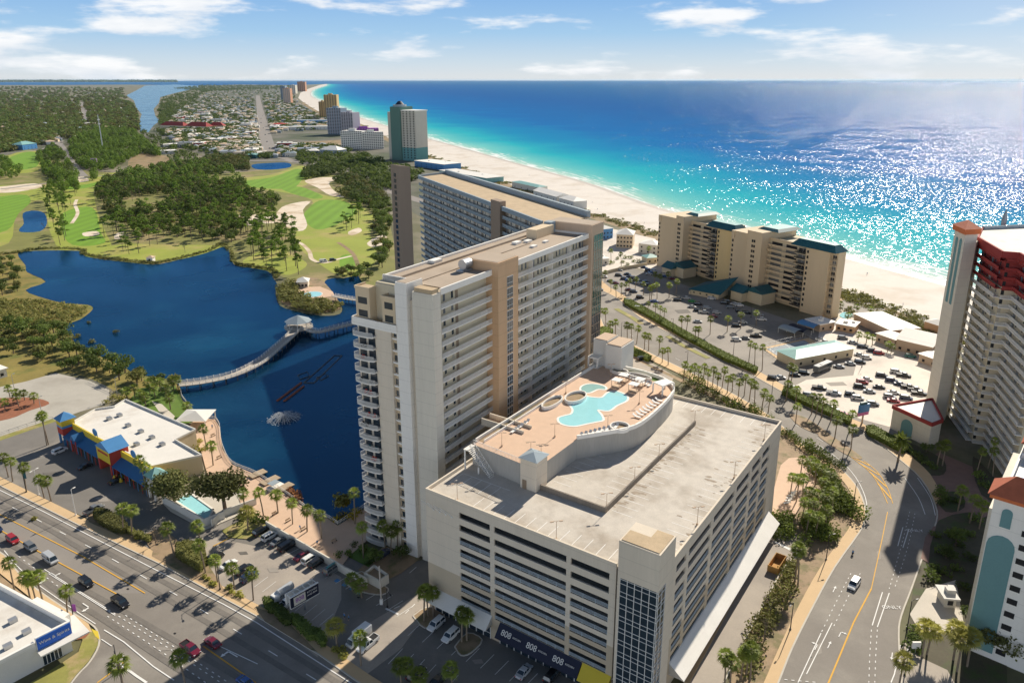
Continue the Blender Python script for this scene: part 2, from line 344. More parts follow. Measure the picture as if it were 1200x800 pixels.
def build_sea():
    az = np.concatenate([np.radians(np.linspace(-75, -42, 25)), np.radians(np.linspace(-40, 50, 420)), np.radians(np.linspace(53, 110, 30))])
    rr = np.exp(np.linspace(math.log(120), math.log(70000), 330))
    A, Rr = np.meshgrid(az, rr); X = Rr*np.sin(A); Y = Rr*np.cos(A); d, al = shore_dist(X, Y)
    n, m = X.shape; co = np.stack([X, Y, np.full(X.shape, -0.7)], -1).reshape(-1, 3)
    i = np.arange((n-1)*(m-1)); r, c = i//(m-1), i % (m-1); q = np.stack([r*m+c, (r+1)*m+c, (r+1)*m+c+1, r*m+c+1], -1)[:, ::-1]
    me = bpy.data.meshes.new('sea'); me.from_pydata(co.tolist(), [], q.tolist())
    for nm, val in (('shore', d), ('along', al)):
        at = me.attributes.new(nm, 'FLOAT', 'POINT'); at.data.foreach_set('value', val.reshape(-1).astype(np.float32))
    mt = bpy.data.materials.new('sea_water'); mt.use_nodes = True; t = mt.node_tree; L = t.links.new; b = t.nodes['Principled BSDF']
    sh = N(t, 'ShaderNodeAttribute', attribute_name='shore').outputs['Fac']; al_ = N(t, 'ShaderNodeAttribute', attribute_name='along').outputs['Fac']
    tcn = t.nodes.new('ShaderNodeTexCoord'); ob = tcn.outputs['Object']
    na = N(t, 'ShaderNodeTexNoise', i_Scale=0.006, i_Detail=5.0); L(ob, na.inputs['Vector'])
    dd = math_node(t, 'MULTIPLY', sh, math_node(t, 'ADD', 0.55, math_node(t, 'MULTIPLY', na.outputs[0], 0.9)))
    lg = math_node(t, 'DIVIDE', math_node(t, 'LOGARITHM', math_node(t, 'ADD', dd, 4.0), 10.0), 3.7)
    colr = ramp(t, lg, [(0.16, (.60,.62,.52)), (0.33, (.38,.60,.51)), (0.45, (.14,.50,.48)), (0.56, (.015,.38,.45)), (0.64, (.0,.22,.42)), (0.72, (.0,.13,.38)), (0.84, (.0,.09,.31)), (1.0, (.0,.10,.28))])
    # large soft darker bands in deep water
    cmb = N(t, 'ShaderNodeCombineXYZ'); L(math_node(t, 'MULTIPLY', al_, 0.02), cmb.inputs[0]); L(math_node(t, 'MULTIPLY', sh, 0.16), cmb.inputs[1])
    nf = N(t, 'ShaderNodeTexNoise', i_Scale=1.0, i_Detail=6.0, i_Roughness=0.7); L(cmb.outputs[0], nf.inputs['Vector'])
    nl = N(t, 'ShaderNodeTexNoise', i_Scale=0.01, i_Detail=2.0); L(ob, nl.inputs['Vector'])
    lim = N(t, 'ShaderNodeMapRange', i_From_Min=5.0, i_From_Max=70.0, i_To_Min=0.44, i_To_Max=0.70); L(sh, lim.inputs[0])
    lim2 = math_node(t, 'SUBTRACT', lim.outputs[0], math_node(t, 'MULTIPLY', math_node(t, 'SUBTRACT', nl.outputs[0], 0.5), 0.35))
    foam = math_node(t, 'MULTIPLY', math_node(t, 'SUBTRACT', nf.outputs[0], lim2), 9.0, clamp=True)
    edge = N(t, 'ShaderNodeMapRange', i_From_Min=4.0, i_From_Max=0.5); L(math_node(t, 'ADD', sh, math_node(t, 'MULTIPLY', math_node(t, 'SUBTRACT', nf.outputs[0], 0.5), 5.0)), edge.inputs[0])
    foam = math_node(t, 'MAXIMUM', foam, edge.outputs[0])
    mx = N(t, 'ShaderNodeMix', data_type='RGBA'); mx.inputs['B'].default_value = (.82, .84, .82, 1); L(colr, mx.inputs['A']); L(foam, mx.inputs['Factor']); L(mx.outputs['Result'], b.inputs['Base Color'])
    # steep little waves: the surface normal itself is tilted at random, patch by patch
    n1 = N(t, 'ShaderNodeTexNoise', i_Scale=0.30, i_Detail=3.0, i_Roughness=0.6); L(ob, n1.inputs['Vector'])
    n3 = N(t, 'ShaderNodeTexNoise', i_Scale=0.012, i_Detail=4.0); L(ob, n3.inputs['Vector'])
    kk = N(t, 'ShaderNodeMapRange', i_From_Min=0.36, i_From_Max=0.64, i_To_Min=1.15, i_To_Max=2.9); L(n3.outputs[0], kk.inputs[0])
    v1 = t.nodes.new('ShaderNodeVectorMath'); v1.operation = 'SUBTRACT'; L(n1.outputs['Color'], v1.inputs[0]); v1.inputs[1].default_value = (.5, .5, .5)
    v2 = t.nodes.new('ShaderNodeVectorMath'); v2.operation = 'SCALE'; L(v1.outputs[0], v2.inputs[0]); fz = N(t, 'ShaderNodeMapRange', i_From_Min=500.0, i_From_Max=3500.0, i_To_Min=1.0, i_To_Max=1.55); L(sh, fz.inputs[0]); L(math_node(t, 'MULTIPLY', kk.outputs[0], fz.outputs[0]), v2.inputs['Scale'])
    v3 = t.nodes.new('ShaderNodeVectorMath'); v3.operation = 'MULTIPLY'; L(v2.outputs[0], v3.inputs[0]); v3.inputs[1].default_value = (1, 1, 0)
    v4 = t.nodes.new('ShaderNodeVectorMath'); v4.operation = 'ADD'; L(v3.outputs[0], v4.inputs[0]); v4.inputs[1].default_value = (0, 0, 1)
    bn = t.nodes.new('ShaderNodeVectorMath'); bn.operation = 'NORMALIZE'; L(v4.outputs[0], bn.inputs[0])
    water_mix(t, mx.outputs['Result'], bn.outputs[0], 0.15, 0.055, 0.02)
    me.materials.append(mt); o = link('sea', me); o['kind'] = 'structure'
build_sea()
# ---------------------------------------------------------------- land, beach
M['land'] = mat('land', (.125,.12,.06), var=.3, scale=.02, fine=.5, col2=(.24,.21,.15), s2=.012, c2=(.46,.6))
M['rough'] = mat('rough', (.20,.20,.055), var=.28, scale=.05, fine=1.2, col2=(.30,.24,.11), s2=.03, c2=(.5,.62))
M['town'] = mat('town', (.15,.14,.11), var=.35, scale=.03, fine=.35, col2=(.075,.09,.045), s2=.008, c2=(.44,.58))
M['sand'] = mat('sand', (.66,.605,.54), var=.07, scale=.05, fine=.6, col2=(.57,.50,.42), s2=.03, c2=(.5,.64))
M['wetsand'] = mat('wetsand', (.52,.46,.39), var=.06, scale=.05, rough=.5)
M['asphalt'] = mat('asphalt', (.235,.212,.185), var=.13, scale=.12, fine=3., col2=(.285,.26,.225), s2=.05)
M['asphaltdark'] = mat('asphaltdark', (.20,.185,.165), var=.15, scale=.15, fine=3., col2=(.27,.245,.215), s2=.04)
M['median'] = mat('median', (.27,.245,.22), var=.08, scale=.1, fine=3.)
M['lotgrey'] = mat('lotgrey', (.30,.27,.235), var=.14, scale=.07, fine=2., col2=(.23,.21,.185), s2=.03)
M['lot'] = mat('lot', (.40,.35,.295), var=.12, scale=.07, fine=2., col2=(.33,.29,.25), s2=.04)
M['whitelot'] = mat('whitelot', (.70,.63,.55), var=.10, scale=.06, fine=1.5, col2=(.56,.50,.44), s2=.035)
M['gravel'] = mat('gravel', (.46,.43,.37), var=.14, scale=.1, fine=2.5, col2=(.36,.33,.28), s2=.05)
M['walk'] = mat('walk', (.62,.44,.25), var=.07, scale=.3, fine=4.)
M['paleconc'] = mat('paleconc', (.58,.53,.45), var=.09, scale=.25, fine=4.)
M['mulch'] = mat('mulch', (.30,.12,.065), var=.25, scale=.5, fine=6.)
M['soil'] = mat('soil', (.33,.235,.145), var=.25, scale=.3, fine=4., col2=(.20,.17,.08), s2=.2)
M['drylawn'] = mat('drylawn', (.27,.26,.07), var=.2, scale=.3, fine=4., col2=(.40,.31,.15), s2=.18)
M['lawn'] = mat('lawn', (.115,.19,.03), var=.18, scale=.4, fine=4.)
M['fairway'] = mat('fairway', (.16,.30,.02), var=.10, scale=.03, fine=1.)
_m = M['fairway']; _t = _m.node_tree; _w = N(_t, 'ShaderNodeTexWave', i_Scale=.028, i_Distortion=1.2); _w.wave_profile = 'SIN'; _w.inputs['Detail Scale'].default_value = .2
_t.links.new(_t.nodes['Texture Coordinate'].outputs['Object'], _w.inputs['Vector']); _v = _t.nodes.new('ShaderNodeVectorMath'); _v.operation = 'MULTIPLY'
_bs = _t.nodes['Principled BSDF'].inputs['Base Color']; _t.links.new(_bs.links[0].from_socket, _v.inputs[0]); _t.links.new(math_node(_t, 'ADD', .91, math_node(_t, 'MULTIPLY', _w.outputs['Fac'], .18)), _v.inputs[1]); _t.links.new(_v.outputs[0], _bs)
M['fairedge'] = mat('fairedge', (.29,.33,.05), var=.16, scale=.04, fine=1., col2=(.38,.33,.10), s2=.03, c2=(.5,.65))
M['marsh'] = mat('marsh', (.25,.20,.055), var=.3, scale=.08, fine=1.5, col2=(.14,.15,.035), s2=.06)
M['bunker'] = mat('bunker', (.72,.62,.49), var=.1, scale=.08, fine=1.5, col2=(.52,.40,.26), s2=.05)
M['dune'] = mat('dune', (.30,.21,.115), var=.3, scale=.08, fine=1., col2=(.20,.17,.07), s2=.06)
M['pavers'] = mat('pavers', (.24,.15,.12), var=.15, scale=.4, fine=5.)
lake = bpy.data.materials.new('lake_water'); lake.use_nodes = True; t_ = lake.node_tree; b_ = t_.nodes['Principled BSDF']

_tc = t_.nodes.new('ShaderNodeTexCoord')
_n = N(t_, 'ShaderNodeTexNoise', i_Scale=.011, i_Detail=6.0, i_Roughness=.6); t_.links.new(_tc.outputs['Object'], _n.inputs['Vector'])
_c = ramp(t_, _n.outputs[0], [(.33, (.001,.010,.028)), (.52, (.003,.024,.055)), (.68, (.008,.055,.10))])
_n2 = N(t_, 'ShaderNodeTexNoise', i_Scale=.55, i_Detail=4.0); t_.links.new(_tc.outputs['Object'], _n2.inputs['Vector'])
_b = N(t_, 'ShaderNodeBump', i_Strength=.5, i_Distance=.35); t_.links.new(_n2.outputs[0], _b.inputs['Height']); water_mix(t_, _c, _b.outputs[0], .08, .11, .5, (.22, .58, 1.))
M['lake'] = lake
_g2 = [n for n in t_.nodes if n.type == 'BSDF_GLOSSY'][0]; _n5 = N(t_, 'ShaderNodeTexNoise', i_Scale=.014, i_Detail=3.0); t_.links.new(_tc.outputs['Object'], _n5.inputs['Vector'])
_r5 = N(t_, 'ShaderNodeMapRange', i_From_Min=.38, i_From_Max=.62, i_To_Min=.05, i_To_Max=.34); t_.links.new(_n5.outputs[0], _r5.inputs[0]); t_.links.new(_r5.outputs[0], _g2.inputs['Roughness'])   # wind patches
lagoon = lake.copy(); lagoon.name = 'lagoon_water'; M['lagoon'] = lagoon; [n for n in lagoon.node_tree.nodes if n.type == 'BSDF_GLOSSY'][0].inputs[0].default_value = (.62, .86, 1, 1)
for _e in [n for n in lagoon.node_tree.nodes if n.type == 'VALTORGB'][0].color_ramp.elements: _e.color = (.05, .11, .17, 1)
LAND_TAIL = [P(340,99.8), P(280,99.2), P(236,100.6), P(205,100), P(150,99.3), P(60,99.8), P(-200,99.8), P(-1100,101), P(-1900,140), (-900,-1100), (760,-1100)]
sheet('land', SHORE_S+LAND_TAIL, M['land'], 0, px=False)
sheet('far_shore', [(-900,96.6),(60,96.4),(150,96.0),(207,96.2),(203,95.2),(-900,95.0)], M['land'], 0.)
VEG_PX = [(1200,420),(1110,392),(1060,371),(1010,352),(990,344),(900,318),(766,274),(721,259),(665,243),(640,233),(570,207),(530,193),(505,184),(487,178),(450,160),(416,143),(374,131.5),(356,120.5),(349.5,115),(352,109),(362,104),(374,100),(380,98.8)]
i0 = 0
sheet('beach', SHORE_S+[P(*p) for p in VEG_PX[::-1]]+[tuple(Vector(P(1200,420))+d0*8)], M['sand'], .03, px=False)
strip('wet_sand', SHORE_S, 7, M['wetsand'], .05, px=False, offs=2.2)
DUNE = smooth([P(*p) for p in VEG_PX[:-5]], 3, False)
strip('dune_ground', [(p[0], p[1]) for p in DUNE], 16, M['dune'], .06, px=False, offs=5)
sheet('town_ground', [(160,160),(190,140),(235,112),(270,101),(340,101),(348,106),(345,116),(352,122),(372,134),(414,145),(450,163),(487,180),(505,186),(530,196),(600,222),(700,260),(690,345),(620,330),(520,270),(400,200),(340,190),(270,190),(215,175)], M['town'], .02)
sheet('town_ground', [(0,152),(40,140),(100,150),(75,168),(55,182),(0,186),(-60,180)], M['town'], .02)
sheet('lagoon_water', [(148,112),(157,118),(160,127),(166,134),(163,143),(164,155),(174,155),(180,147),(187,142),(182,136),(180,128),(186,121),(188,114),(206,109),(226,104.5),(236,101),(205,99.2),(170,100.5),(160,106)], M['lagoon'], .04)
# golf course
sheet('rough_grass', [(-60,190),(40,178),(100,200),(140,203),(250,205),(300,200),(350,192),(400,208),(455,255),(470,320),(430,345),(380,345),(320,320),(290,330),(100,310),(-60,330)], M['rough'], .025)
FAIR = [[(5,185),(32,176),(47,180),(49,197),(27,203),(8,199)],
  [(-40,222),(50,217),(80,212),(137,202),(138,211),(112,219),(113,243),(122,268),(130,291),(100,297),(75,298),(58,270),(50,235),(20,248),(10,285),(-40,280)],
  [(100,300),(118,291),(150,286),(200,287),(262,288),(250,296),(205,304),(150,304),(120,302)],
  [(280,210),(317,205),(350,195),(362,198),(366,206),(360,216),(355,220),(385,230),(405,233),(437,252),(434,275),(442,300),(428,317),(400,324),(362,300),(345,282),(357,250),(366,235),(335,226),(296,221),(278,224)],
  [(285,305),(320,290),(345,300),(360,310),(340,322),(318,318),(296,313)]]
for p in FAIR: sheet('fairway_edge', p, M['fairedge'], .04, sm=4)
for p in [[(9,186),(32,178),(44,181),(44,194),(27,199),(12,196)], [(-30,238),(25,228),(36,236),(22,250),(8,270),(-30,272)], [(75,249),(108,243),(118,272),(122,285),(85,287),(72,268)], [(70,220),(112,214),(134,205),(128,208),(112,218),(84,222)],
          [(284,213),(318,208),(348,198),(358,203),(352,213),(340,221),(300,220)], [(330,221),(352,219),(378,230),(368,233),(346,228)], [(358,248),(375,235),(404,236),(418,248),(404,258),(385,267),(368,268),(358,258)], [(400,300),(412,299),(416,312),(404,318),(398,310)]]:
    sheet('fairway', p, M['fairway'], .055, sm=4)
for p in [[(357,212),(378,208),(400,209),(386,214),(392,224),(405,231),(387,229),(372,220)], [(330,243),(345,238),(364,236),(355,246),(360,264),(350,271),(325,262),(300,262),(278,256),(290,252),(318,254)], [(280,252),(304,252),(310,260),(290,264)], [(408,272),(420,267),(424,271),(412,276)], [(97,273),(113,271),(116,275),(100,277)], [(136,274),(145,272),(144,279),(134,280)], [(83,210),(98,207),(104,212),(88,214)], [(-20,221),(10,218),(40,215),(50,219),(20,225),(-10,226)], [(430,285),(448,275),(455,282),(440,290)]]:
    sheet('sand_patch', p, M['bunker'], .07, sm=3)
strip('golf_path', [(338,282),(352,285),(362,294),(366,304),(380,308),(395,304),(412,300)], 3, M['bunker'], .075, sm=5)
strip('golf_path', [(396,284),(405,290),(414,298),(420,312)], 3, M['dune'], .076, sm=5)
strip('golf_path', [(90,234),(88,240),(91,250),(84,262)], 3, M['bunker'], .077, sm=5)
sheet('brush_ground', [(150,190),(165,180),(195,183),(200,192),(185,200),(158,200)], M['dune'], .045, sm=3)
for p in [[(27,250),(40,247),(52,250),(55,262),(47,271),(25,272),(23,268),(28,262)], [(296,193),(318,191),(338,191),(340,196),(318,199),(299,198)]]: sheet('pond_water', p, M['lake'], .08, sm=3)
# lake with its marshy west bank
WEST = [(-60,310),(21,297),(30,311),(32,319),(54,331),(30,340),(54,350),(80,356),(102,357),(110,362),(95,374),(77,382),(87,400),(96,410),(110,415),(125,420),(140,427),(162,439),(190,442),(210,446),(212,470),(150,470),(120,450),(65,436),(-60,455)]
sheet('marsh_ground', WEST, M['marsh'], .03, sm=3)
LAKE = [(21,297),(42,294),(92,294),(99,300),(120,304),(147,307),(180,310),(207,305),(240,297),(262,289),(268,293),(274,310),(294,314),(314,318),(320,326),(325,334),(323,344),(328,358),(348,365),(376,370),(398,368),(400,358),(386,345),(380,335),(384,327),(402,326),(420,324),(430,338),(470,340),(520,380),(520,470),(470,560),(452,582),(429,594),(395,615),(385,607),(355,595),(335,582),(315,567),(295,556),(280,549),(265,535),(259,512),(257,500),(252,492),(240,491),(227,490),(220,475),(212,465),(210,452),(190,442),(162,439),(140,427),(125,420),(110,415),(96,410),(87,400),(77,382),(95,374),(109,362),(102,357),(80,356),(54,350),(30,340),(54,330),(32,319),(30,311)]
sheet('lake', LAKE, M['lake'], .09, sm=3)
sheet('pool_island_ground', [(326,340),(345,328),(372,326),(388,340),(398,356),(396,364),(370,366),(345,361),(330,354)], M['soil'], .12, sm=3)
# ---------------------------------------------------------------- west side: road and lots
sheet('gravel_lot', [(-60,466),(30,447),(65,437),(105,446),(128,457),(128,472),(95,482),(62,494),(30,508),(-60,540)], M['gravel'], .04)
sheet('mulch_bed', [(-30,470),(20,466),(45,467),(58,473),(35,481),(10,491),(-30,495)], M['mulch'], .07, sm=3)
strip('verge', [(-60,532),(0,514),(32,503),(64,492)], 3.4, M['drylawn'], .06)
sheet('parking_lot', [(-60,560),(-60,535),(0,516),(62,494),(80,497),(180,575),(215,600),(262,606),(300,612),(345,622),(440,668),(500,655),(560,730),(700,800),(780,845),(420,830),(373,766),(300,716),(185,652),(100,606),(0,563)], M['asphaltdark'], .045)
sheet('bright_parking_lot', [(205,640),(245,628),(300,640),(355,652),(400,676),(400,702),(372,770),(340,745),(300,715),(262,692)], M['lot'], .055)
NC = [(-160,488),(-60,539),(0,569.5),(100,619.5),(185,660),(300,722),(373,767),(420,800),(520,865)]   # north kerb
SC = [(-60,606),(0,646),(8,652),(32,680),(75,711),(107,730),(116,741),(117,756),(106,776),(92,791),(70,820)]
sheet('west_road', NC+[(420,900),(140,880)]+SC[::-1], M['asphalt'], .05)
sheet('side_road', [(116,741),(117,756),(106,776),(92,791),(70,820),(200,860),(260,830),(215,800),(150,745)], M['asphalt'], .053)
sheet('paved_median', [(-60,571),(0,603.5),(97,652.5),(170,695),(137,695.5),(45,645.5),(0,620.5),(-60,588)], M['median'], .058)
strip('north_sidewalk', NC, 2.6, M['walk'], .17, thick=.13, offs=1.55)
strip('kerb', NC, .3, M['kerb'], .175, thick=.13, offs=.12)
strip('kerb', SC, .35, M['kerb'], .175, thick=.13, offs=-.2, sm=3)
sheet('south_sidewalk', [(-60,607),(0,647),(8,653),(32,681),(75,712),(104,731),(108,741),(92,738),(62,722),(35,700),(0,672),(-60,632)], M['walk'], .17)
sheet('corner_verge', [(108,738),(115,742),(115,756),(104,775),(90,790),(68,818),(20,840),(36,800),(62,784),(92,764),(97,750),(92,742)], M['drylawn'], .16)
sheet('mulch_bed', [(88,737),(100,736),(105,742),(100,748),(88,750),(83,744)], M['mulch'], .18)
sheet('palm_verge', [(-60,640),(0,674),(34,702),(62,724),(80,734),(78,739),(56,728),(20,704),(-60,652)], M['soil'], .172)
sheet('kerb_ramp', [(107,737),(115,740),(117,750),(112,746)], M['signyellow'], .185)
def paint(line, w=.14, m='paint', dash=None, sm=0, z=.12): strip('lane_marking', line, w, M[m], z, dash=dash, sm=sm)
paint([(-60,545),(52,600),(100,625),(185,669),(262,708),(300,729),(420,806)], .25)
paint([(-60,571),(0,603),(97,652),(170,695)], .28, 'yellowpaint'); paint([(-60,588),(0,621),(45,646),(137,696)], .28, 'yellowpaint')
paint([(-60,558),(40,607),(72,624),(103,640),(135,657),(170,677),(205,696),(285,744),(400,815)], .22, dash=(3, 9.1))
paint([(52,667),(122,711)], .2); paint([(57,672),(135,721)], .2)
paint([(5,645),(32,675),(82,711),(112,731)], .2, sm=3); paint([(122,738),(145,752),(180,781),(204,797)], .25)
for a in ([(122,711),(205,764),(262,802)], [(126,722),(190,764),(250,806)], [(147,721),(215,765),(280,808)]): paint(a, .2, dash=(.7, 1.3))
paint([(240,749),(302,778)], .2); paint([(238,757),(300,800)], .3, 'yellowpaint'); paint([(114,800),(136,784),(145,776)], .3, 'yellowpaint')
paint([(119,749),(131,757)], .2); paint([(141,766),(150,773)], .2); paint([(141,778),(160,792),(172,800)], .5)
paint([(250,640),(274,628)], .35, 'yellowpaint')
for k in range(9): paint([(18+k*5.5+4, 652+k*4.2), (20+k*5.5+4, 653.2+k*4.2)], .2)
def arrow(x, y, a, s=1., turn=1):
    """painted turn arrow; a = heading on the ground"""
    b = MB(); c, q = math.cos(a), math.sin(a); X, Y = P(x, y)
    def g(u, v): return (X+(u*c-v*q)*s, Y+(u*q+v*c)*s, .205)
    b.quad([g(-2, -.12), g(.3, -.12), g(.3, .12), g(-2, .12)])
    if turn: b.quad([g(.3, -.12), g(.75, .1*turn), g(.75, .9*turn), g(.45, .9*turn), g(.3, .2*turn)][::turn]); b.quad([g(.15, .9*turn), g(1.05, .9*turn), g(.6, 1.7*turn)][::-turn])
    else: b.quad([g(.3, -.45), g(1.5, 0), g(.3, .45)])
    o = b.build('lane_arrow', M['paint']); o['kind'] = 'structure'
WR = ang((97,652), (170,695))
arrow(52, 679, WR, 1.1, -1); arrow(103, 711, WR, 1.1, -1); arrow(64, 674, WR, .8, 1); arrow(270, 765, WR+math.pi, 1.2, 1)
# parking bays west
for i in range(9): paint([(300+i*9.6-2, 688+i*5.6), (316+i*9.6-2, 676+i*5.4)], .12)
for i in range(12): paint([(333+i*12, 652+i*6.4), (352+i*12, 642+i*6.2)], .12)
for i in range(12): paint([(478+i*17, 745+i*7.6), (494+i*17, 730+i*7.4)], .12)
for i in range(6): paint([(455+i*13, 778+i*6.5), (472+i*13, 760+i*6.3)], .12)
paint([(452,713),(467,720)], .5); paint([(462,713),(472,709)], .2, dash=(1.4, 1)); paint([(475,719),(488,706)], .2, dash=(1.4, 1))
for i in range(4): sheet('accessible_bay', [(391+i*9,681+i*4.7),(395+i*9,678+i*4.7),(399+i*9,680+i*4.7),(395+i*9,683+i*4.7)], M['shopblue'], .11)
for i in range(6): paint([(448+i*6.4, 655+i*3.3), (456+i*6.4, 648+i*3.3)], .14)
# planted ground between lots and road
for p in [[(180,642),(240,655),(262,690),(300,716),(285,708),(230,680),(178,652)], [(300,712),(330,722),(372,764),(365,762),(310,728)]]: sheet('planting_bed', p, M['soil'], .16)
sheet('hedge_bed', [(104,600),(125,606),(170,640),(140,628),(104,612)], M['soil'], .16)
sheet('corner_bed', [(166,628),(190,618),(215,640),(240,655),(205,655),(178,645)], M['soil'], .165)
sheet('lawn', [(260,622),(285,608),(305,612),(328,624),(290,632),(268,630)], M['drylawn'], .16)
sheet('lawn', [(400,648),(420,636),(448,648),(432,665)], M['lawn'], .16)
sheet('shade_bed', [(420,668),(450,640),(492,655),(470,672),(432,690)], M['soil'], .155)
for p in [[(408,678),(424,670),(440,682),(455,690),(448,697),(425,694),(408,686)], [(484,722),(500,712),(520,716),(516,728),(498,736)], [(533,758),(548,742),(565,750),(552,765),(540,768)]]:
    sheet('parking_island', p, M['soil'], .18, sm=3)
    strip('kerb', [P(*q) for q in p]+[P(*p[0])], .3, M['kerb'], .2, px=False, sm=3, thick=.15)
sheet('driveway', [(400,764),(412,742),(500,690),(512,703),(470,760),(430,790),(415,790)], M['lot'], .06)
# lakeside: lawn, promenade, terrace
sheet('lake_lawn', [(146,474),(165,455),(205,452),(213,468),(222,482),(228,492),(215,500),(180,490)], M['lawn'], .12)
sheet('lake_path', [(178,470),(190,474),(205,488),(202,494),(186,482)], M['paleconc'], .14)
sheet('promenade', [(222,500),(230,490),(252,492),(258,502),(260,526),(272,545),(298,556),(320,570),(338,583),(330,592),(300,578),(262,562),(244,560),(236,530)], M['pavertan'], .3)
sheet('terrace_floor', [(298,566),(320,570),(358,597),(386,610),(396,617),(430,595),(452,590),(456,612),(410,652),(400,665),(312,612),(286,600),(280,585)], M['pavertan'], .35)
sheet('pool_surround', [(190,590),(215,582),(250,560),(285,575),(290,600),(262,612),(240,622),(200,600)], M['paleconc'], .2)
# ---------------------------------------------------------------- east side: beach road, lots
LCURB = [(585,262),(640,300),(690,340),(702,368),(712,388),(738,402),(770,418),(810,437),(850,457),(900,486),(944,524),(972,541),(991,555),(1006,574),(1014,597),(1013,610),(1007,624),(978,665),(951,714),(928,760),(912,800),(890,850)]
RCURB = [(640,268),(680,300),(700,335),(724,350),(750,372),(800,398),(860,428),(918,460),(960,484),(1004,500),(1030,519),(1056,540),(1080,562),(1096,592),(1097,612),(1084,645),(1068,690),(1056,722),(1053,745),(1056,800),(1060,850)]
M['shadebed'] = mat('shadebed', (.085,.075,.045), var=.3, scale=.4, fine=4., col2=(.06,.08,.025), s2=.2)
sheet('east_lot_ground', [(690,345),(705,322),(735,312),(790,330),(940,380),(1000,345),(1105,395),(1105,480),(1050,510),(1004,498),(960,482),(918,458),(800,396),(750,370)], M['lotgrey'], .03)
sheet('beach_house_ground', [(640,262),(700,264),(768,280),(790,328),(735,310),(705,320),(690,300)], M['whitelot'], .035)
sheet('white_parking_lot', [(922,457),(945,445),(1000,440),(1004,424),(958,402),(960,388),(985,380),(1040,400),(1100,420),(1095,480),(1042,500),(1012,492),(965,478)], M['whitelot'], .05)
sheet('tower_front_lot', [(690,415),(708,398),(740,412),(790,440),(786,452),(740,436),(695,438)], M['lot'], .05)
sheet('garden_ground', [(700,400),(790,440),(900,490),(945,527),(980,550),(1005,580),(1010,605),(990,640),(965,672),(930,730),(905,790),(890,850),(840,850),(905,610),(905,500)], M['soil'], .05)
sheet('east_road', [P(*p) for p in LCURB]+[P(*p) for p in RCURB[::-1]], M['asphalt'], .055, px=False)
strip('east_sidewalk', LCURB, 4.2, M['walk'], .18, thick=.13, offs=2.4, sm=3) if False else None
def band(name, A, Bq, m, z, sm=3):
    a = smooth([P(*p) for p in A], sm, False); b = smooth([P(*p) for p in Bq], sm, False)
    return sheet(name, a+b[::-1], m, z, px=False)
band('near_sidewalk', LCURB[2:], [(688,344),(698,374),(706,392),(732,406),(764,423),(804,442),(845,462),(896,491),(939,528),(966,546),(984,560),(996,576),(1001,592),(1000,606),(993,622),(962,664),(935,712),(908,770),(895,800),(870,850)], M['walk'], .18)
strip('kerb', LCURB, .35, M['kerb'], .185, thick=.13, sm=3)
strip('kerb', RCURB, .35, M['kerb'], .185, thick=.13, sm=3)
band('far_sidewalk', RCURB[:11], [(640,264),(684,297),(706,330),(732,347),(756,367),(806,393),(866,423),(924,455),(966,479),(1008,495),(1034,513)], M['walk'], .18)
band('far_sidewalk', RCURB[10:14], [(1040,512),(1064,532),(1090,556),(1104,584)], M['walk'], .18)
sheet('garden_patio', [(915,545),(936,536),(960,548),(945,580),(930,605),(905,600)], M['pavertan'], .09, sm=2)
sheet('service_drive', [(790,850),(803,790),(880,650),(905,612),(945,632),(935,652),(915,672),(850,790),(830,850)], M['lot'], .065)
strip('kerb', [(848,800),(882,732),(912,676),(932,650)], .3, M['kerb'], .2, thick=.14)
strip('curb_walk', [(803,800),(862,692),(884,652),(898,622)], 1.6, M['walk'], .2, thick=.14)
paint([(906,634),(932,647)], .9, z=.09)
sheet('raised_median', [(925,486),(945,490),(975,512),(950,506),(934,497)], M['soil'], .17, sm=3)
sheet('raised_median', [(958,510),(975,512),(1005,532),(1010,538),(1000,537),(978,525)], M['soil'], .17, sm=3)
strip('grass_strip', [(722,362),(740,372),(752,380)], 3, M['drylawn'], .17)
strip('grass_strip', [(782,394),(800,405),(830,420)], 2.6, M['drylawn'], .17)
paint([(694,360),(712,378),(745,396),(780,414),(830,440),(880,466),(930,497),(955,512),(975,524)], .16, dash=(3, 9))
paint([(960,522),(985,540),(1003,560),(1014,583),(1016,600)], .22, sm=3)
paint([(978,527),(996,545),(1010,566),(1014,580)], .2, 'yellowpaint', sm=3) if False else None
Yl = [(988,529),(1003,540),(1020,554),(1032,572),(1040,590)]
paint(Yl, .22, 'yellowpaint', sm=3); Yr = [(1012,540),(1028,553),(1040,572),(1046,590)]; paint(Yr, .22, 'yellowpaint', sm=3)
for t in (.15, .4, .65, .9):
    i = t*3; k = int(i); f = i-k; a = tuple(Yl[k+1][j]*f+Yl[k][j]*(1-f) for j in (0, 1)); b = tuple(Yr[min(k+1, 3)][j]*f+Yr[k][j]*(1-f) for j in (0, 1)); paint([a, (b[0]-6, b[1]-2) if False else b], .5, 'yellowpaint')
paint([(1021,690),(1000,730),(985,766),(970,802)], .32, 'yellowpaint'); paint([(1040,600),(1034,630),(1021,690)], .2, 'yellowpaint', sm=2)
for a in ([(997,672),(980,705),(962,742)], [(1008,672),(992,703),(975,738)], [(1066,600),(1056,640),(1042,690)], [(1072,602),(1064,640),(1048,690)]): paint(a, .16, dash=(.7, 1.4), sm=3)
paint([(962,742),(935,800)], .2); paint([(975,730),(945,790)], .2)
paint([(1060,560),(1076,583),(1084,603)], .2, sm=3); paint([(1075,560),(1090,583),(1096,604)], .2, sm=3)
paint([(1058,618),(1052,640)], .22); paint([(1065,620),(1058,642)], .22); paint([(1034,694),(1022,733)], .22); paint([(1042,695),(1028,735)], .22)
for a in ([(1021,738),(1019,770),(1018,800)], [(1028,738),(1026,770),(1025,800)]): paint(a, .16, dash=(.7, 1.4))
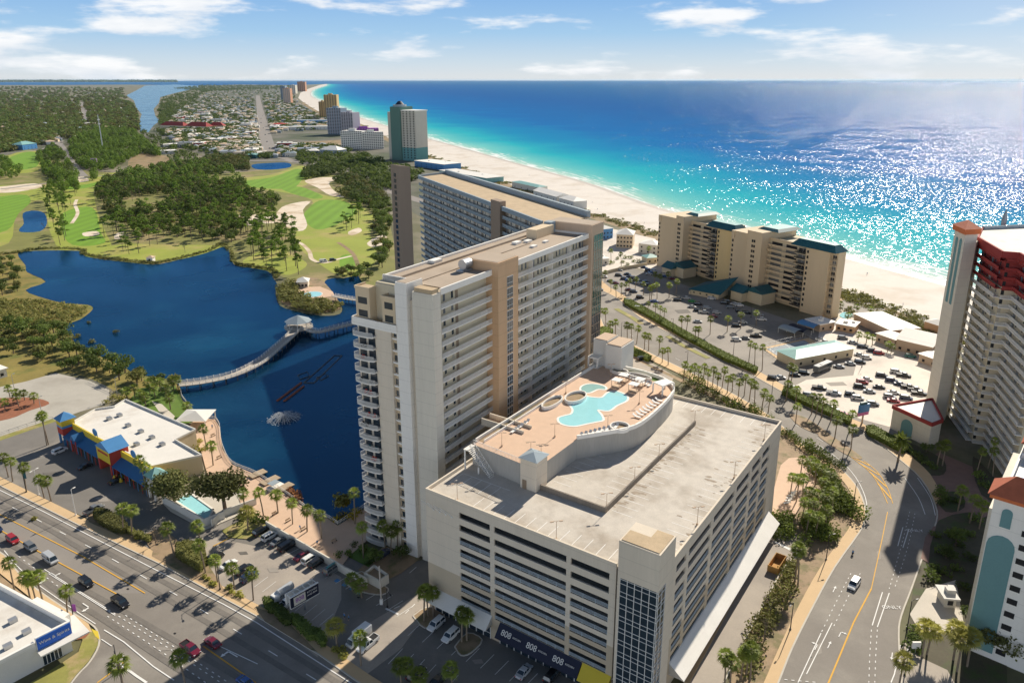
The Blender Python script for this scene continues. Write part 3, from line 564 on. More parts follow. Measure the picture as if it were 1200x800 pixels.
paint([(1055,756),(1048,790),(1044,800)], .22); paint([(903,795),(960,800)], .2, dash=(.6, .8))
paint([(930,758),(905,770)], .2) if False else None
arrow(978, 690, ang((960,740),(980,700)), .8, 0); arrow(957, 757, ang((940,790),(960,750)), .75, 1); arrow(985, 742, ang((960,790),(985,742)), .75, -1); arrow(972, 755, ang((950,800),(972,755)), .75, 0)
arrow(1045, 770, ang((1050,740),(1044,790)), .75, 0)
def road_word(s, x, y, a, size):
    X, Y = P(x, y); o = text('road_lettering', s, size, M['paint'], None, (X, Y, .205), (0, 0, a), .002); o['kind'] = 'structure'
road_word('ONLY', 1045, 712, ang((1030,712),(1058,713)), 1.7); road_word('ONLY', 1072, 622, ang((1060,622),(1082,623)), 1.7)
sheet('side_street', [(1056,800),(1054,765),(1060,752),(1078,770),(1110,785),(1130,820),(1110,850),(1060,850)], M['lot'], .056)
sheet('median_nose', [(1084,630),(1094,617),(1097,617),(1090,640),(1088,660),(1079,655)], M['pavers'], .18)
sheet('hotel_drive', [(1080,545),(1100,530),(1170,560),(1170,600),(1115,620),(1100,640),(1096,610),(1098,590)], M['pavers'], .06)
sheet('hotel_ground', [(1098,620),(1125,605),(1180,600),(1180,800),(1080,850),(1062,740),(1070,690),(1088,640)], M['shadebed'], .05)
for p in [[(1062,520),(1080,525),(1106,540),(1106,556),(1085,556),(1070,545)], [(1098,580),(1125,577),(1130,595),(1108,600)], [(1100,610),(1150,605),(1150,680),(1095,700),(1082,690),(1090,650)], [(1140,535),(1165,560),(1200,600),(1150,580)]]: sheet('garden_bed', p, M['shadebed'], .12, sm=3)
sheet('service_court', [(1085,690),(1120,680),(1130,735),(1080,745),(1066,720)], M['paleconc'], .13)
# west-end town roads
for l, wd in (([(302,112),(304,125),(307,140),(311,160),(316,180)], 26), ([(97,207),(84,192),(73,174),(68,164),(78,157)], 13), ([(73,165),(50,175),(0,180)], 9), ([(95,120),(98,133),(103,147)], 60), ([(142,204),(110,207),(60,214),(0,222)], 6), ([(345,126),(352,138),(362,143)], 10), ([(316,180),(350,190),(390,196),(450,222),(585,262)], 14), ([(280,189),(330,188),(345,190)], 12)):
    strip('town_road', l, wd, M['median'], .05, sm=3)
sheet('bare_ground', [(333,168),(400,164),(402,170),(338,174)], M['dune'], .06)

# dark worn bands in the middle of each lane
M['wear'] = mat('wear', (.185,.168,.148), var=.18, scale=.25, fine=2.)
def lane_mid(A, Bq, f): return [tuple(a[k]+(b[k]-a[k])*f for k in (0, 1)) for a, b in zip(A, Bq)]
_n = [(-60,552),(52,607),(100,632),(185,676),(262,716),(300,738),(420,812)]; _m = [(-60,566),(40,612),(97,646),(165,686),(240,730),(300,766),(380,815)]
for f_ in (.1, .9): strip('lane_wear', [P(*p) for p in lane_mid(_n, _m, f_)], 1.3, M['wear'], .03, px=False, sm=3)
for l in ([(-60,600),(30,648),(80,680),(140,713),(230,765),(300,806)], [(-60,612),(20,658),(64,690),(120,725),(200,778),(240,802)]): strip('lane_wear', l, 1.3, M['wear'], .03, sm=3)
for l in ([(702,352),(740,378),(790,406),(850,437),(905,470),(950,497),(985,516),(1012,536),(1040,560),(1058,590),(1060,615),(1046,660),(1030,710),(1020,760),(1012,800)], [(702,362),(740,386),(790,413),(850,446),(900,476),(940,508),(975,530),(1000,555),(1024,590),(1022,618),(1008,655),(990,700),(965,745),(935,800)], [(1078,575),(1078,610),(1064,650),(1048,690),(1038,740),(1036,800)]): strip('lane_wear', l, 1.4, M['wear'], .03, sm=4)

M['patchdark'] = mat('patchdark', (.15,.138,.122), var=.2, scale=.4, fine=3.); M['patchpale'] = mat('patchpale', (.31,.28,.245), var=.15, scale=.3, fine=3.)
_g = random.Random(12)
for cx_, cy_, w_, h_, m_ in ((120,585,16,7,'patchpale'),(60,556,20,6,'patchdark'),(150,602,10,5,'patchdark'),(190,760,18,5,'patchpale'),(110,640,14,4,'patchdark'),(240,712,12,4,'patchdark'),(320,668,14,6,'patchpale'),(285,648,12,4,'patchdark'),(560,775,14,6,'patchpale'),(430,735,10,4,'patchdark'),(990,630,5,10,'patchdark'),(960,760,6,14,'patchpale'),(1030,650,5,12,'patchpale'),(860,446,14,4,'patchdark'),(760,395,12,3,'patchpale'),(850,720,6,12,'patchpale'),(870,690,5,10,'patchdark'),(835,770,6,10,'patchdark'),(800,365,20,5,'patchdark'),(860,400,18,5,'patchpale'),(760,345,16,4,'patchdark'),(980,450,26,5,'patchdark' if False else 'patchpale')):
    sheet('asphalt_patch', [(cx_-w_/2, cy_-h_/2*.6), (cx_+w_*.3, cy_-h_/2), (cx_+w_/2, cy_+h_*.35), (cx_-w_*.25, cy_+h_/2)], M[m_], .032)
for cx_, cy_ in ((150,690),(95,622),(205,742),(1000,640),(950,770),(1040,600),(830,430),(420,700)): sheet('manhole_cover', [(cx_+1.6*math.cos(t), cy_+1.0*math.sin(t)) for t in np.linspace(0, 2*math.pi, 11)[:-1]], M['dark'], .034)
M['curtain'] = mat('curtain', (.42,.38,.31), var=.15, scale=.5, rough=.5)
# ---------------------------------------------------------------- facade kit
def W2L(root, p):
    a = -root.rotation_euler[2]; dx, dy = p[0]-root.location.x, p[1]-root.location.y
    return (dx*math.cos(a)-dy*math.sin(a), dx*math.sin(a)+dy*math.cos(a))
def railing_mesh(L, d, h=1.05, step=.3, solid=None, posts=2.6):
    b = MB()
    def run(x0, y0, x1, y1):
        n = math.hypot(x1-x0, y1-y0); ux, uy = (x1-x0)/n, (y1-y0)/n
        def pc(t, w, z0, z1, mi=0): b.obox((x0+ux*t, y0+uy*t), ux, uy, .06, w, z0, z1, mi)
        pc(n/2, n, h-.08, h); pc(n/2, n, .08, .14)
        if solid: pc(n/2, n-.02, .16, h-.1, 1)
        else:
            k = int(n/step)
            for i in range(k): pc((i+.5)*n/k, .11, .14, h-.08)
        k = max(1, round(n/posts))
        for i in range(k+1): pc(min(max(i*n/k, .08), n-.08), .16, .0, h+.04, 0)
    run(0, -d, L, -d)
    return b
def facade(root, A, B, z0, nfl, fh, d=1.6, slab=None, rail=None, openings=(), mod=6.5, ends=True, step=.3, solid=None, name='balcony', margin=.3, wallmat=None, band=.0, dividers=0., capn=None):
    """balconies with railings, and windows and doors in the wall behind, along A->B (outside on the right-hand side)"""
    dx, dy = B[0]-A[0], B[1]-A[1]; L = math.hypot(dx, dy); a = math.atan2(dy, dx); ca, sa = math.cos(a), math.sin(a)
    def at(x, y, z): return (A[0]+x*ca-y*sa, A[1]+x*sa+y*ca, z, a)
    if d > 0:
        sm = MB(); sm.box(0, -d-.06, -.28-band, L, -.02, -.02)
        if dividers:
            k = max(1, int(L/dividers))
            for i in range(1, k): sm.box(i*L/k-.09, -d+.25, 0, i*L/k+.09, -.03, fh-.3)
        sme = sm.mesh(name, [slab]); rme = railing_mesh(L, d, step=step, solid=solid).mesh('railing', [rail, solid or rail])
        for k in range(nfl):
            s = link(name, sme, root, at(0, 0, z0+k*fh)[:3], a); link('railing', rme, s)
    for nm, wd, ht, zo, m, xs in openings:
        ob = MB(); ob.box(-wd/2, -.05, 0, wd/2, .1, ht, 0)
        if nm in ('sliding_door',): ob.box(-.05, -.08, 0, .05, -.055, ht, 1); ob.box(-wd/2-.06, -.07, ht, wd/2+.06, .1, ht+.08, 1)
        pl = [at(x, 0, z0+k*fh+zo) for k in range(nfl) for x in xs]
        rr = random.Random(len(pl)); vs = [m, M['doorgrey'], M['curtain']] if nm in ('window', 'sliding_door') else [m]; pk = [rr.choices(range(len(vs)), (6, 3, 2)[:len(vs)])[0] for _ in pl]
        for j, mv in enumerate(vs): repeat(root, nm, ob, [mv, M['rail']], [q for q, k in zip(pl, pk) if k == j], (60, 25, 15)[j] if len(vs) > 1 else 100)
# ---------------------------------------------------------------- parking garage
GH = 31.8; GO = P(498.4, 571.7, GH); GA = R(-34.6)
gar = thing('parking_garage', 'tall cream parking garage with rows of open decks and a pool deck on its roof', 'parking garage', GO, GA)
GX, GY, FH = 56.3, 80.6, 3.07
ztop = [29.1-FH*k for k in range(8)]
mb = MB(); low = 12.6
def wallbox(b, x0, y0, z0, x1, y1, z1):
    if z1 <= low: b.box(x0, y0, z0, x1, y1, z1, 1)
    elif z0 >= low: b.box(x0, y0, z0, x1, y1, z1, 0)
    else: b.box(x0, y0, z0, x1, y1, low, 1); b.box(x0, y0, low, x1, y1, z1, 0)
def open_wall(b, run, T, groups, opens, place):
    """wall of length run with openings cut out: place(a0,a1,z0,z1) adds a piece"""
    e = [0]+[v for g in groups for v in g]+[run]
    for i in range(0, len(e), 2): place(e[i], e[i+1], 0, GH)
    for g0, g1 in groups:
        zs = [0]+[v for z in sorted(opens) for v in (z[0], z[1])]+[GH]
        for i in range(0, len(zs), 2): place(g0, g1, zs[i], zs[i+1])
opens = [(z-(1.5 if k < 2 else 2.0), z) for k, z in enumerate(ztop)]
FG = [(9.6, 18.0), (19.1, 37.0), (38.0, 46.6)]
open_wall(mb, 48.0, .4, FG, opens, lambda a, c, z0, z1: wallbox(mb, a, 0, z0, c, .4, z1))
RG = [(9.5, 14.5), (16., 28.4), (29.9, 43.3), (44.9, 54.5), (56.3, 63.2), (64.6, 71.)]
open_wall(mb, 72.8, .4, RG, opens, lambda a, c, z0, z1: wallbox(mb, GX-.4, 7.8+a-7.8 if a > 0 else 7.8, z0, GX, c, z1) if c > 7.8 else None)
mb.box(GX-.4, 72.8, 0, GX, GY, GH, 0)
mb.box(0, .4, 0, .4, GY, GH, 0); mb.box(.4, GY-.4, 0, GX-.4, GY, GH, 0)
mb.build('wall', [M['cream'], mat('tanlow', (.52,.43,.31), var=.05, scale=.15, streak=True)], gar)
for k, z in enumerate(ztop[1:]+[4.0]):
    b = MB(); b.box(.4, .4, z+.5, GX-.4, GY-.4, z+.8); b.build('deck', M['concrete'], gar)
b = MB(); b.box(.4, .4, 30.55, GX-.4, GY-.4, 31.0); b.build('roof_deck', M['deckroof'], gar)
b = MB()
for k, z in enumerate(ztop[2:]):                                   # pipe barriers behind the openings
    for g0, g1 in FG:
        r = MB(); z0 = z-2.0
        for dz in (.25, .55, .85): r.box(g0, .12, z0+dz, g1, .2, z0+dz+.13)
        n = int((g1-g0)/2.2)
        for i in range(n+1): x = g0+.06+(g1-g0-.12)*i/n; r.box(x-.05, .1, z0, x+.05, .22, z0+1.0)
        r.build('railing', M['rail2'], gar)
    for g0, g1 in RG:
        r = MB(); z0 = z-2.0
        for dz in (.25, .55, .85): r.box(GX-.2, g0, z0+dz, GX-.12, g1, z0+dz+.13)
        r.build('railing', M['rail2'], gar)
# stair tower
st = MB(); x0, x1, y1 = 48.6, 56.9, 6.6
st.box(x0, -.6, 29.6, x1, y1, 37.6, 0); st.box(x0, -.6, 0, x0+.5, y1, 29.6, 0); st.box(x0+.5, 5.6, 0, x1-1.2, y1, 29.6, 0); st.box(x1-.5, 3.1, 0, x1, y1, 29.6, 0)
st.box(x0+.35, -.25, 37.6, x1-.35, 3.4, 37.75, 1); st.box(x0+4.6, 3.4, 37.6, x1-.35, y1-.3, 37.75, 1)
st.build('stair_tower', [M['cream'], M['rooftan']], gar)
gl = MB(); gl.box(x0+.5, -.45, 0, x1-.1, -.3, 29.6); gl.box(x1-.25, -.3, 0, x1-.1, 3.1, 29.6)
cw = gl.build('curtain_wall', M['glass'], gar)
mu = MB()
for i in range(6): x = x0+.5+i*(x1-x0-.75)/5; mu.box(x-.05, -.56, 0, x+.07, -.46, 29.6)
for i in range(3): y = -.3+i*1.6; mu.box(x1-.1, y-.04, 0, x1+.02, y+.06, 29.6)
for k in range(11):
    for dz in (0, .95): z = k*2.75+.8+dz; mu.box(x0+.5, -.53, z, x1, -.455, z+.1); mu.box(x1-.1, -.4, z, x1-.01, 3.1, z+.1)
mu.build('mullion', M['rail'], cw)
# shop front and awnings along the foot of the front
def awning(root, x0, x1, y, zt, zb, out, m, name='awning', side=False):
    b = MB(); e = .02
    if side: v = [(y+e, x0, zt), (y+e, x1, zt), (y+out, x1, zb), (y+out, x0, zb)]
    else: v = [(x0, y-e, zt), (x1, y-e, zt), (x1, y-out, zb), (x0, y-out, zb)]
    if not side: v = v[::-1]
    b.quad(v); b.quad([(p[0], p[1], p[2]-.12) for p in v][::-1])
    for i in range(4): p, q = v[i], v[(i+1) % 4]; b.quad([(p[0], p[1], p[2]-.12), (q[0], q[1], q[2]-.12), q, p])
    hx = [v[i] for i in ((0, 3) if side else (2, 1))]
    for pr in (((v[0], v[3]), (v[1], v[2])) if side else ((v[3], v[0]), (v[2], v[1]))):
        t, l = (pr if pr[0][2] > pr[1][2] else pr[::-1]); b.quad([t, l, (t[0], t[1], l[2])]); b.quad([(t[0], t[1], l[2]), l, t])
    return b.build(name, m, root)
awning(gar, .2, 18.4, 0, 6.2, 3.9, 2.6, M['offwhite'])
dk = awning(gar, 20.6, 41.2, 0, 5.6, 3.1, 2.2, M['navy'])
awning(gar, 41.4, 47.9, 0, 5.6, 3.1, 2.4, M['signyellow'])
sl_ = math.atan2(2.2, 2.5)
for i, x in enumerate((24.0, 30.6, 37.2)):
    text('sign_lettering', '808', 1.75, M['white'], dk, (x-1.0, -1.2, 4.3), (math.pi/2-sl_+.0, 0, 0), .03)
    for j, (s, dz) in enumerate((('KITCHEN', .28), ('AND BAR', -.28))):
        text('sign_lettering', s, .5, M['white'], dk, (x+1.9, -1.2+dz*-.62, 4.3+dz*.75), (math.pi/2-sl_, 0, 0), .03)
sf = MB(); sf.box(2, -.12, 0, 18, -.03, 3.4); sf.box(20.6, -.12, 0, 47.8, -.03, 3.2); shop = sf.build('shop_front', M['glass'], gar)
b = MB()
for x in list(np.arange(2, 18.1, 2.0))+list(np.arange(20.6, 48, 1.9)): b.box(x-.08, -.2, 0, x+.08, -.125, 3.1)
b.box(2, -.19, 1.4, 18, -.126, 1.5); b.box(20.6, -.19, 1.4, 47.8, -.126, 1.5); b.build('window_frame', M['rail'], shop)
awning(gar, 9., 76.5, GX, 6.4, 3.6, 3.4, M['white'], side=True)
# roof: parapet, painted bays, ramp walls, shadowed retaining walls
b = MB()
for i in range(13): b.box(12.5+i*2.75, .6, 31.0, 12.62+i*2.75, 5.4, 31.012)
for i in range(25):
    if 9+i*2.75 < GY-2: b.box(GX-5.6, 9+i*2.75, 31., GX-.6, 9.12+i*2.75, 31.012)
for i in range(18): b.box(38.2, 17+i*2.75, 31., 43, 17.12+i*2.75, 31.012); b.box(32.4, 17+i*2.75, 31., 37, 17.12+i*2.75, 31.012); b.box(21.5, 17.5+i*2.75, 31., 26., 17.62+i*2.75, 31.012)
for i in range(12): b.box(22+i*2.75, GY-5.6, 31., 22.12+i*2.75, GY-.6, 31.012)
for i in range(5): b.box(2+i*2.75, 6, 31.0, 2.12+i*2.75, 11, 31.012)
b.box(2, 11, 31.0, 15.6, 11.12, 31.012)
b.build('bay_marking', M['paint'], gar)
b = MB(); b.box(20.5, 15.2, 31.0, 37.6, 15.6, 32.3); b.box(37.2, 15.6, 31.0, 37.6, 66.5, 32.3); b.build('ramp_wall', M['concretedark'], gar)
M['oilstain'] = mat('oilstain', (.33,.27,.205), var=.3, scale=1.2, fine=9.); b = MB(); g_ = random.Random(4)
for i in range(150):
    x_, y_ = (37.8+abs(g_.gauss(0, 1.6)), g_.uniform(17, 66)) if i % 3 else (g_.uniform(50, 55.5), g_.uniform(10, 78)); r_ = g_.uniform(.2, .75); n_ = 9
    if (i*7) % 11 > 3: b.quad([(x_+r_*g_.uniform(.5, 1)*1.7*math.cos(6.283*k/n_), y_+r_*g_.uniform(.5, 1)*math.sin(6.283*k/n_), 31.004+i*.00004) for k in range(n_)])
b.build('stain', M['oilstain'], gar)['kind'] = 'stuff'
# raised pool deck
DZ = 36.4
DECK = [(1.2,15.8),(20.3,14.3),(20.6,32.2)]+smooth([(20.6,32.2),(24.6,37.5),(29.6,45.5),(30.2,58),(29.0,70.5),(26.6,75.2),(22.5,78.2),(16,79.6)], 4, False)[1:]+[(6,79.8),(1.6,79.8)]
b = MB(); b.prism(DECK, 31.0, DZ, 1, 0); dkp = b.build('pool_deck', [M['pavertan'], M['concrete']], gar)
b = MB()
par = DECK[1:]+[DECK[0]]
for i in range(1, len(par)-3): p, q = par[i], par[i+1]; b.obox(((p[0]+q[0])/2, (p[1]+q[1])/2), q[0]-p[0], q[1]-p[1], .5, math.dist(p, q)+.15, DZ+.002, DZ+1.0)
b.build('parapet', M['white'], dkp)
b = MB()
def stair_run(): pass
pr = MB()
def railrun(b, p, q, z, h=1.1, step=.4, r=.05):
    n = max(1, int(math.dist(p, q)/step)); dx, dy = (q[0]-p[0]), (q[1]-p[1]); l = math.dist(p, q)
    b.obox(((p[0]+q[0])/2, (p[1]+q[1])/2), dx, dy, .07, l, z+h-.07, z+h)
    for i in range(n+1): b.obox((p[0]+dx*i/n, p[1]+dy*i/n), dx, dy, r, r*1.4, z, z+h-.07)
railrun(pr, (1.3, 16.0), (20.0, 14.5), DZ); pr.build('railing', M['rail'], dkp)
b = MB(); b.box(1.2, 18, DZ+.003, 3.0, 50, DZ+.05, 0); b.box(1.25, 17, DZ+.06, 1.6, 79, DZ+1.0, 1); b.box(3.0, 18, DZ+.004, 3.25, 50, DZ+.7, 1); b.build('planter', [M['soil'], M['white']], dkp)
for (cx, cy, rx, ry) in ((4.9, 46, 1.9, 4.6), (8.4, 52.5, 2.6, 4.2), (26.6, 43.0, 2.5, 2.6), (9.5, 76.2, 3.0, 1.8), (16.2, 75.8, 4.0, 1.6)):
    b = MB(); o1 = [(cx+rx*math.cos(t), cy+ry*math.sin(t)) for t in np.linspace(0, 2*math.pi, 25)[:-1]]; i1 = [(cx+(rx-.35)*math.cos(t), cy+(ry-.35)*math.sin(t)) for t in np.linspace(0, 2*math.pi, 25)[:-1]]
    for k in range(24):
        j = (k+1) % 24; z0, z1 = DZ+.003, DZ+.9
        b.quad([(*o1[k], z0), (*o1[j], z0), (*o1[j], z1), (*o1[k], z1)]); b.quad([(*i1[j], z0), (*i1[k], z0), (*i1[k], z1), (*i1[j], z1)]); b.quad([(*o1[k], z1), (*o1[j], z1), (*i1[j], z1), (*i1[k], z1)])
    b.quad([(*p, DZ+.25) for p in i1], 1); b.build('planter', [M['white'], M['soil']], dkp)
def gl_px(pts, z): return [W2L(gar, P(*p, z)) for p in pts]
def water(root, name, pts, z, rim, m='pool', depth=1.2):
    pts = smooth(pts, 5); b = MB(); c = (sum(p[0] for p in pts)/len(pts), sum(p[1] for p in pts)/len(pts)); n = len(pts)
    ar = sum(pts[i-1][0]*pts[i][1]-pts[i][0]*pts[i-1][1] for i in range(n))
    if ar < 0: pts = pts[::-1]
    out = []
    for i in range(n):
        d = (Vector(pts[(i+1) % n])-Vector(pts[i-1])).normalized(); out.append((pts[i][0]+d.y*.55, pts[i][1]-d.x*.55))
    for i in range(n):
        j = (i+1) % n; b.quad([(*pts[i], z+.06), (*out[i], z+.06), (*out[j], z+.06), (*pts[j], z+.06)], 1); b.quad([(*out[i], z-.05), (*out[j], z-.05), (*out[j], z+.06), (*out[i], z+.06)], 1)
    b.quad([(*p, z+.03) for p in pts], 0)
    return b.build(name, [M[m], rim], root)
poolm = M['pool']
water(dkp, 'swimming_pool', gl_px([(667,464),(676,463),(690,465),(705,466),(713,460),(722,458.5),(733,463),(734,469),(722,475),(713,481),(700,480),(704,486),(706,492),(698,494),(688,496),(672,499),(658,496),(655,490),(663,487),(670,485),(672,480),(668,474),(665,469)], DZ), DZ, M['white'])
water(dkp, 'spa_pool', gl_px([(682,453),(690,450),(700,450.5),(708,453),(709,456),(700,456),(690,460),(682,458)], DZ), DZ, M['white'], 'tealpale')
b = MB(); lp = smooth(gl_px([(729,437),(742,434),(760,438),(775,443),(784,448),(770,447),(750,443)], DZ), 4); b.quad([(*p, DZ+.02) for p in lp]); b.build('roof_lawn', M['lawn'], dkp)
b = MB(); b.box(16.6, 13.6, 31, 20.9, 18.2, 38.6, 0); b.hip(16.2, 13.2, 21.3, 18.6, 38.6, 39.6, 1, along='y'); b.box(17.2, 13.5, 31, 18.3, 13.59, 33.3, 2); b.build('stair_house', [M['cream'], M['bluegrey'], M['door']], gar)
b = MB()
for s in (0, 1.5):
    v0, v1 = Vector((2.2+s*0, 15.2-s, DZ+.1)), Vector((8.6, 14.2-s, 31.0)); b.tube([v0+Vector((0,0,.9)), v1+Vector((0,0,.9))], .06, 4)
    for i in range(9): p = v0.lerp(v1, i/8); b.tube([p, p+Vector((0,0,.9))], .04, 4)
for i in range(20): t = i/19; b.box(2.2+6.4*t-.16, 12.7-.0, DZ-.05-5.4*t, 2.2+6.4*t+.16, 14.9-.6*t, DZ+.02-5.4*t)
b.box(1.0, 12.6, DZ-.2, 2.3, 15.7, DZ-.02)
for x in (1.2, 5.2): b.box(x-.15, 12.8, 31.0, x+.15, 13.1, DZ-.3-(x-1.2)*.85)
b.build('staircase', M['white'], gar)
b = MB(); pg = gl_px([(765,459),(779,455),(789,459),(776,464)], DZ)
b.prism(pg, DZ+2.7, DZ+3.0)
for p in pg: b.tube([(*p, DZ), (*p, DZ+2.7)], .25, 8)
b.build('pergola', M['white'], dkp)
# footbridge from the tower to the pool deck, elevator block at the far end of the deck
fb = thing('footbridge', 'short cream footbridge joining the tan tower pier to the roof pool deck', 'footbridge', P(603,500,DZ), GA, DZ-1.2)
b = MB(); b.box(-9, -1.6, .2, 4.0, 1.6, .6); b.build('deck', M['pavertan'], fb)
b = MB(); b.box(-9, -1.9, 0, 4.0, -1.6, 1.9); b.box(-9, 1.6, 0, 4.0, 1.9, 1.9); b.build('parapet', M['cream'], fb)
# ---------------------------------------------------------------- lake tower, near wing
TH = 74.3; TO = P(475.7, 332.6, TH); E1 = P(516, 338.8, 73.3); E2 = P(690, 273.75, 73.3); TA = math.atan2(E2[1]-E1[1], E2[0]-E1[0])
tw = thing('condo_tower', 'tall V-shaped cream and tan condo tower between the lake and the garage', 'condo tower', TO, TA)
tl = lambda p: W2L(tw, p)
fy = tl(E1)[1]; xr = tl(E2)[0]; xl = tl(E1)[0]; LV = 3.1
tp = [tl(P(*q, 75.3)) for q in ((560.3,305),(583.7,308.6),(608,300))]; px0, px1 = tp[1][0], tp[2][0]; py = tp[1][1]
print('tower frame', fy, xl, xr, tp)
wy = fy+1.7                                                          # wall plane behind the balconies
b = MB()
b.box(3.2, wy, 0, xr, 12.6, 72.0, 0); b.box(6.0, 3.6, 62, 6.3, 12.6, 73.6, 1)
b.box(xl, fy, 72.0, px0-.01, 12.6, 72.3, 0); b.box(px1, fy, 72., xr, 12.6, 72.3, 0); b.build('wall', [M['yellowwall'], M['white']], tw)
b = MB()                                                             # parapets round the roof
for q in ((xl, fy-.15, px0, fy+.35), (px1, fy-.15, xr, fy+.35), (6, 12.2, xr, 12.75), (6, 3.4, 6.4, 12.2), (xr-.4, fy+.35, xr, 12.2)): b.box(q[0], q[1], 71.9, q[2], q[3], 73.4)
b.build('parapet', M['white'], tw)
b = MB(); b.box(6.4, fy+.35, 72.31, xr-.4, 12.2, 72.7); b.box(6.4, 2, 72.72, xr-20, 2.3, 72.95); b.box(6.4, 8.2, 72.72, xr-10, 8.5, 73.3); b.build('roof', [M['roofgravel']], tw)
b = MB(); b.box(0, 0, 0, 6.0, 3.4, TH, 0); b.box(.3, .3, TH+.01, 5.7, 3.1, TH+.1, 1); b.box(0, 3.4, 0, .5, 3.6, TH-1, 0); b.build('white_pier', [M['white'], M['roofgravel']], tw)
b = MB(); b.box(.3, fy-.1, 0, 3.3, -1.4, 72.6, 0); b.box(.6, fy+.2, 72.61, 3., -1.8, 73.6, 1); b.build('white_pier', [M['lightstone'], M['rooftan']], tw)
b = MB(); b.box(1.2, -1.4, 0, 6, 0, 70, 0); b.build('joint_wall', M['cream'], tw)
b = MB(); b.box(px0, py, 0, px1, 1.0, 75.3, 0); b.box(px0+.4, py+.4, 75.31, px1-.4, .6, 75.4, 1); b.build('tan_pier', [M['tan'], M['roofgravel']], tw)
for k in range(22):                                                  # stair windows in the tan pier's broad face
    z = 3+k*3.1; wb = MB(); wx = px0+(px1-px0)*.42
    wb.box(wx, py-.06, z, wx+2.9, py+.02, z+2.6, 0); wn = wb.build('stair_window', M['glass'], tw)
    r = MB()
    for i in range(4): r.box(wx+i*.93-.05, py-.1, z, wx+i*.93+.05, py-.065, z+2.6)
    r.box(wx-.05, py-.1, z+2.6, wx+2.95, py-.065, z+2.75); r.box(wx, py-.1, z+.9, wx+2.9, py-.066, z+1.0); r.build('mullion', M['rail'], wn)
NF = 23
facade(tw, (xl, wy), (px0, wy), .4, NF, LV, 1.75, M['white'], M['rail'], [('window', .8, 1.7, .7, M['glass'], (3.4, 6.6)), ('door', 1.1, 2.2, .05, M['door'], (1.2, 8.4))])
LR = xr-px1; xs0 = [2.4+i*10.8 for i in range(4)]
facade(tw, (px1, wy), (xr, wy), .4, NF, LV, 1.75, M['white'], M['rail'], [('window', .75, 1.7, .7, M['glass'], [x+e for x in xs0 for e in (3.5, 5.4, 7.4) if x+e < LR-2]), ('sliding_door', 2.7, 2.25, .05, M['door'], [x for x in xs0 if x < LR-2]), ('doorway', 1.0, 2.2, .05, M['doorgrey'], [LR-.9, LR-2.3])], dividers=11)
# lakeside end: rounded balconies, cream wall, slot windows, terrace and penthouses
TZ = 62.6
b = MB(); b.box(-.1, 5.4, 0, 6, 10.4, TZ-1.2, 0); b.box(.6, 10.4, 0, 6, 17., TZ-1.2, 0); b.box(.7, 3.6, 0, 6, 5.4, TZ-1.2, 1); b.box(-.3, 3.42, TZ-1.2, 6, 18., TZ-.2, 2); b.box(-.3, 3.42, TZ-.2, -.05, 18., TZ+.9, 2); b.box(-.3, 17.75, TZ-.2, 6, 18, TZ+.9, 2); b.box(-.04, 3.5, TZ-.2, 5.9, 17.7, TZ-.1, 3); b.build('end_wall', [M['cream'], M['condo'], M['white'], M['rooftan']], tw)
sb = MB(); ob = [(.6, 17.2), (-.6, 17.4), (-1.5, 16.6), (-1.75, 14.5), (-1.65, 12.2), (-1.2, 10.45), (.6, 10.45)]
sb.prism(ob, -.3, 0); sme = sb.mesh('balcony', [M['white']])
rb = MB()
for i in range(5): p, q = ob[i], ob[i+1]; n = max(1, int(math.dist(p, q)/.3)); rb.obox(((p[0]+q[0])/2, (p[1]+q[1])/2), q[0]-p[0], q[1]-p[1], .08, math.dist(p, q), 1.0, 1.1); [rb.obox((p[0]+(q[0]-p[0])*j/n, p[1]+(q[1]-p[1])*j/n), q[0]-p[0], q[1]-p[1], .05, .1, 0, 1.) for j in range(n+1)]
rme = rb.mesh('railing', [M['rail']]); pb = MB(); pb.box(-.05, 12.0, 0, .58, 12.6, 2.2, 0); pb.box(-.04, 15., 0, .58, 16.2, 2.2, 0)
for k in range(20):
    s = link('balcony', sme, tw, (0, 0, .5+k*LV)); link('railing', rme, s)
    g = MB(); g.box(.5, 11.2, 0, .58, 13.4, 2.2); g.box(.5, 14.2, 0, .58, 16.4, 2.2); o = g.build('sliding_door', M['glass'], tw); o.location.z = .52+k*LV
    if k % 3 != 1 and k > 6:
        f = MB()
        for _ in range(2): y = rnd.uniform(11.2, 16); f.box(-1.1, y, 0, -.5, y+.6, .45); f.box(-.62, y, .45, -.5, y+.6, .9)
        o = f.build('balcony_chair', M[rnd.choice(('shopred', 'dark', 'teal', 'white'))], s)
    g = MB(); g.box(.62, 3.9, 0, .69, 5.1, 1.5); o = g.build('slot_window', M['glass'], tw); o.location.z = 1.2+k*LV
    g = MB(); g.box(.3, 3.65, -.5, .69, 5.38, -.05); o = g.build('slot_sill', M['white'], tw); o.location.z = 1.1+k*LV
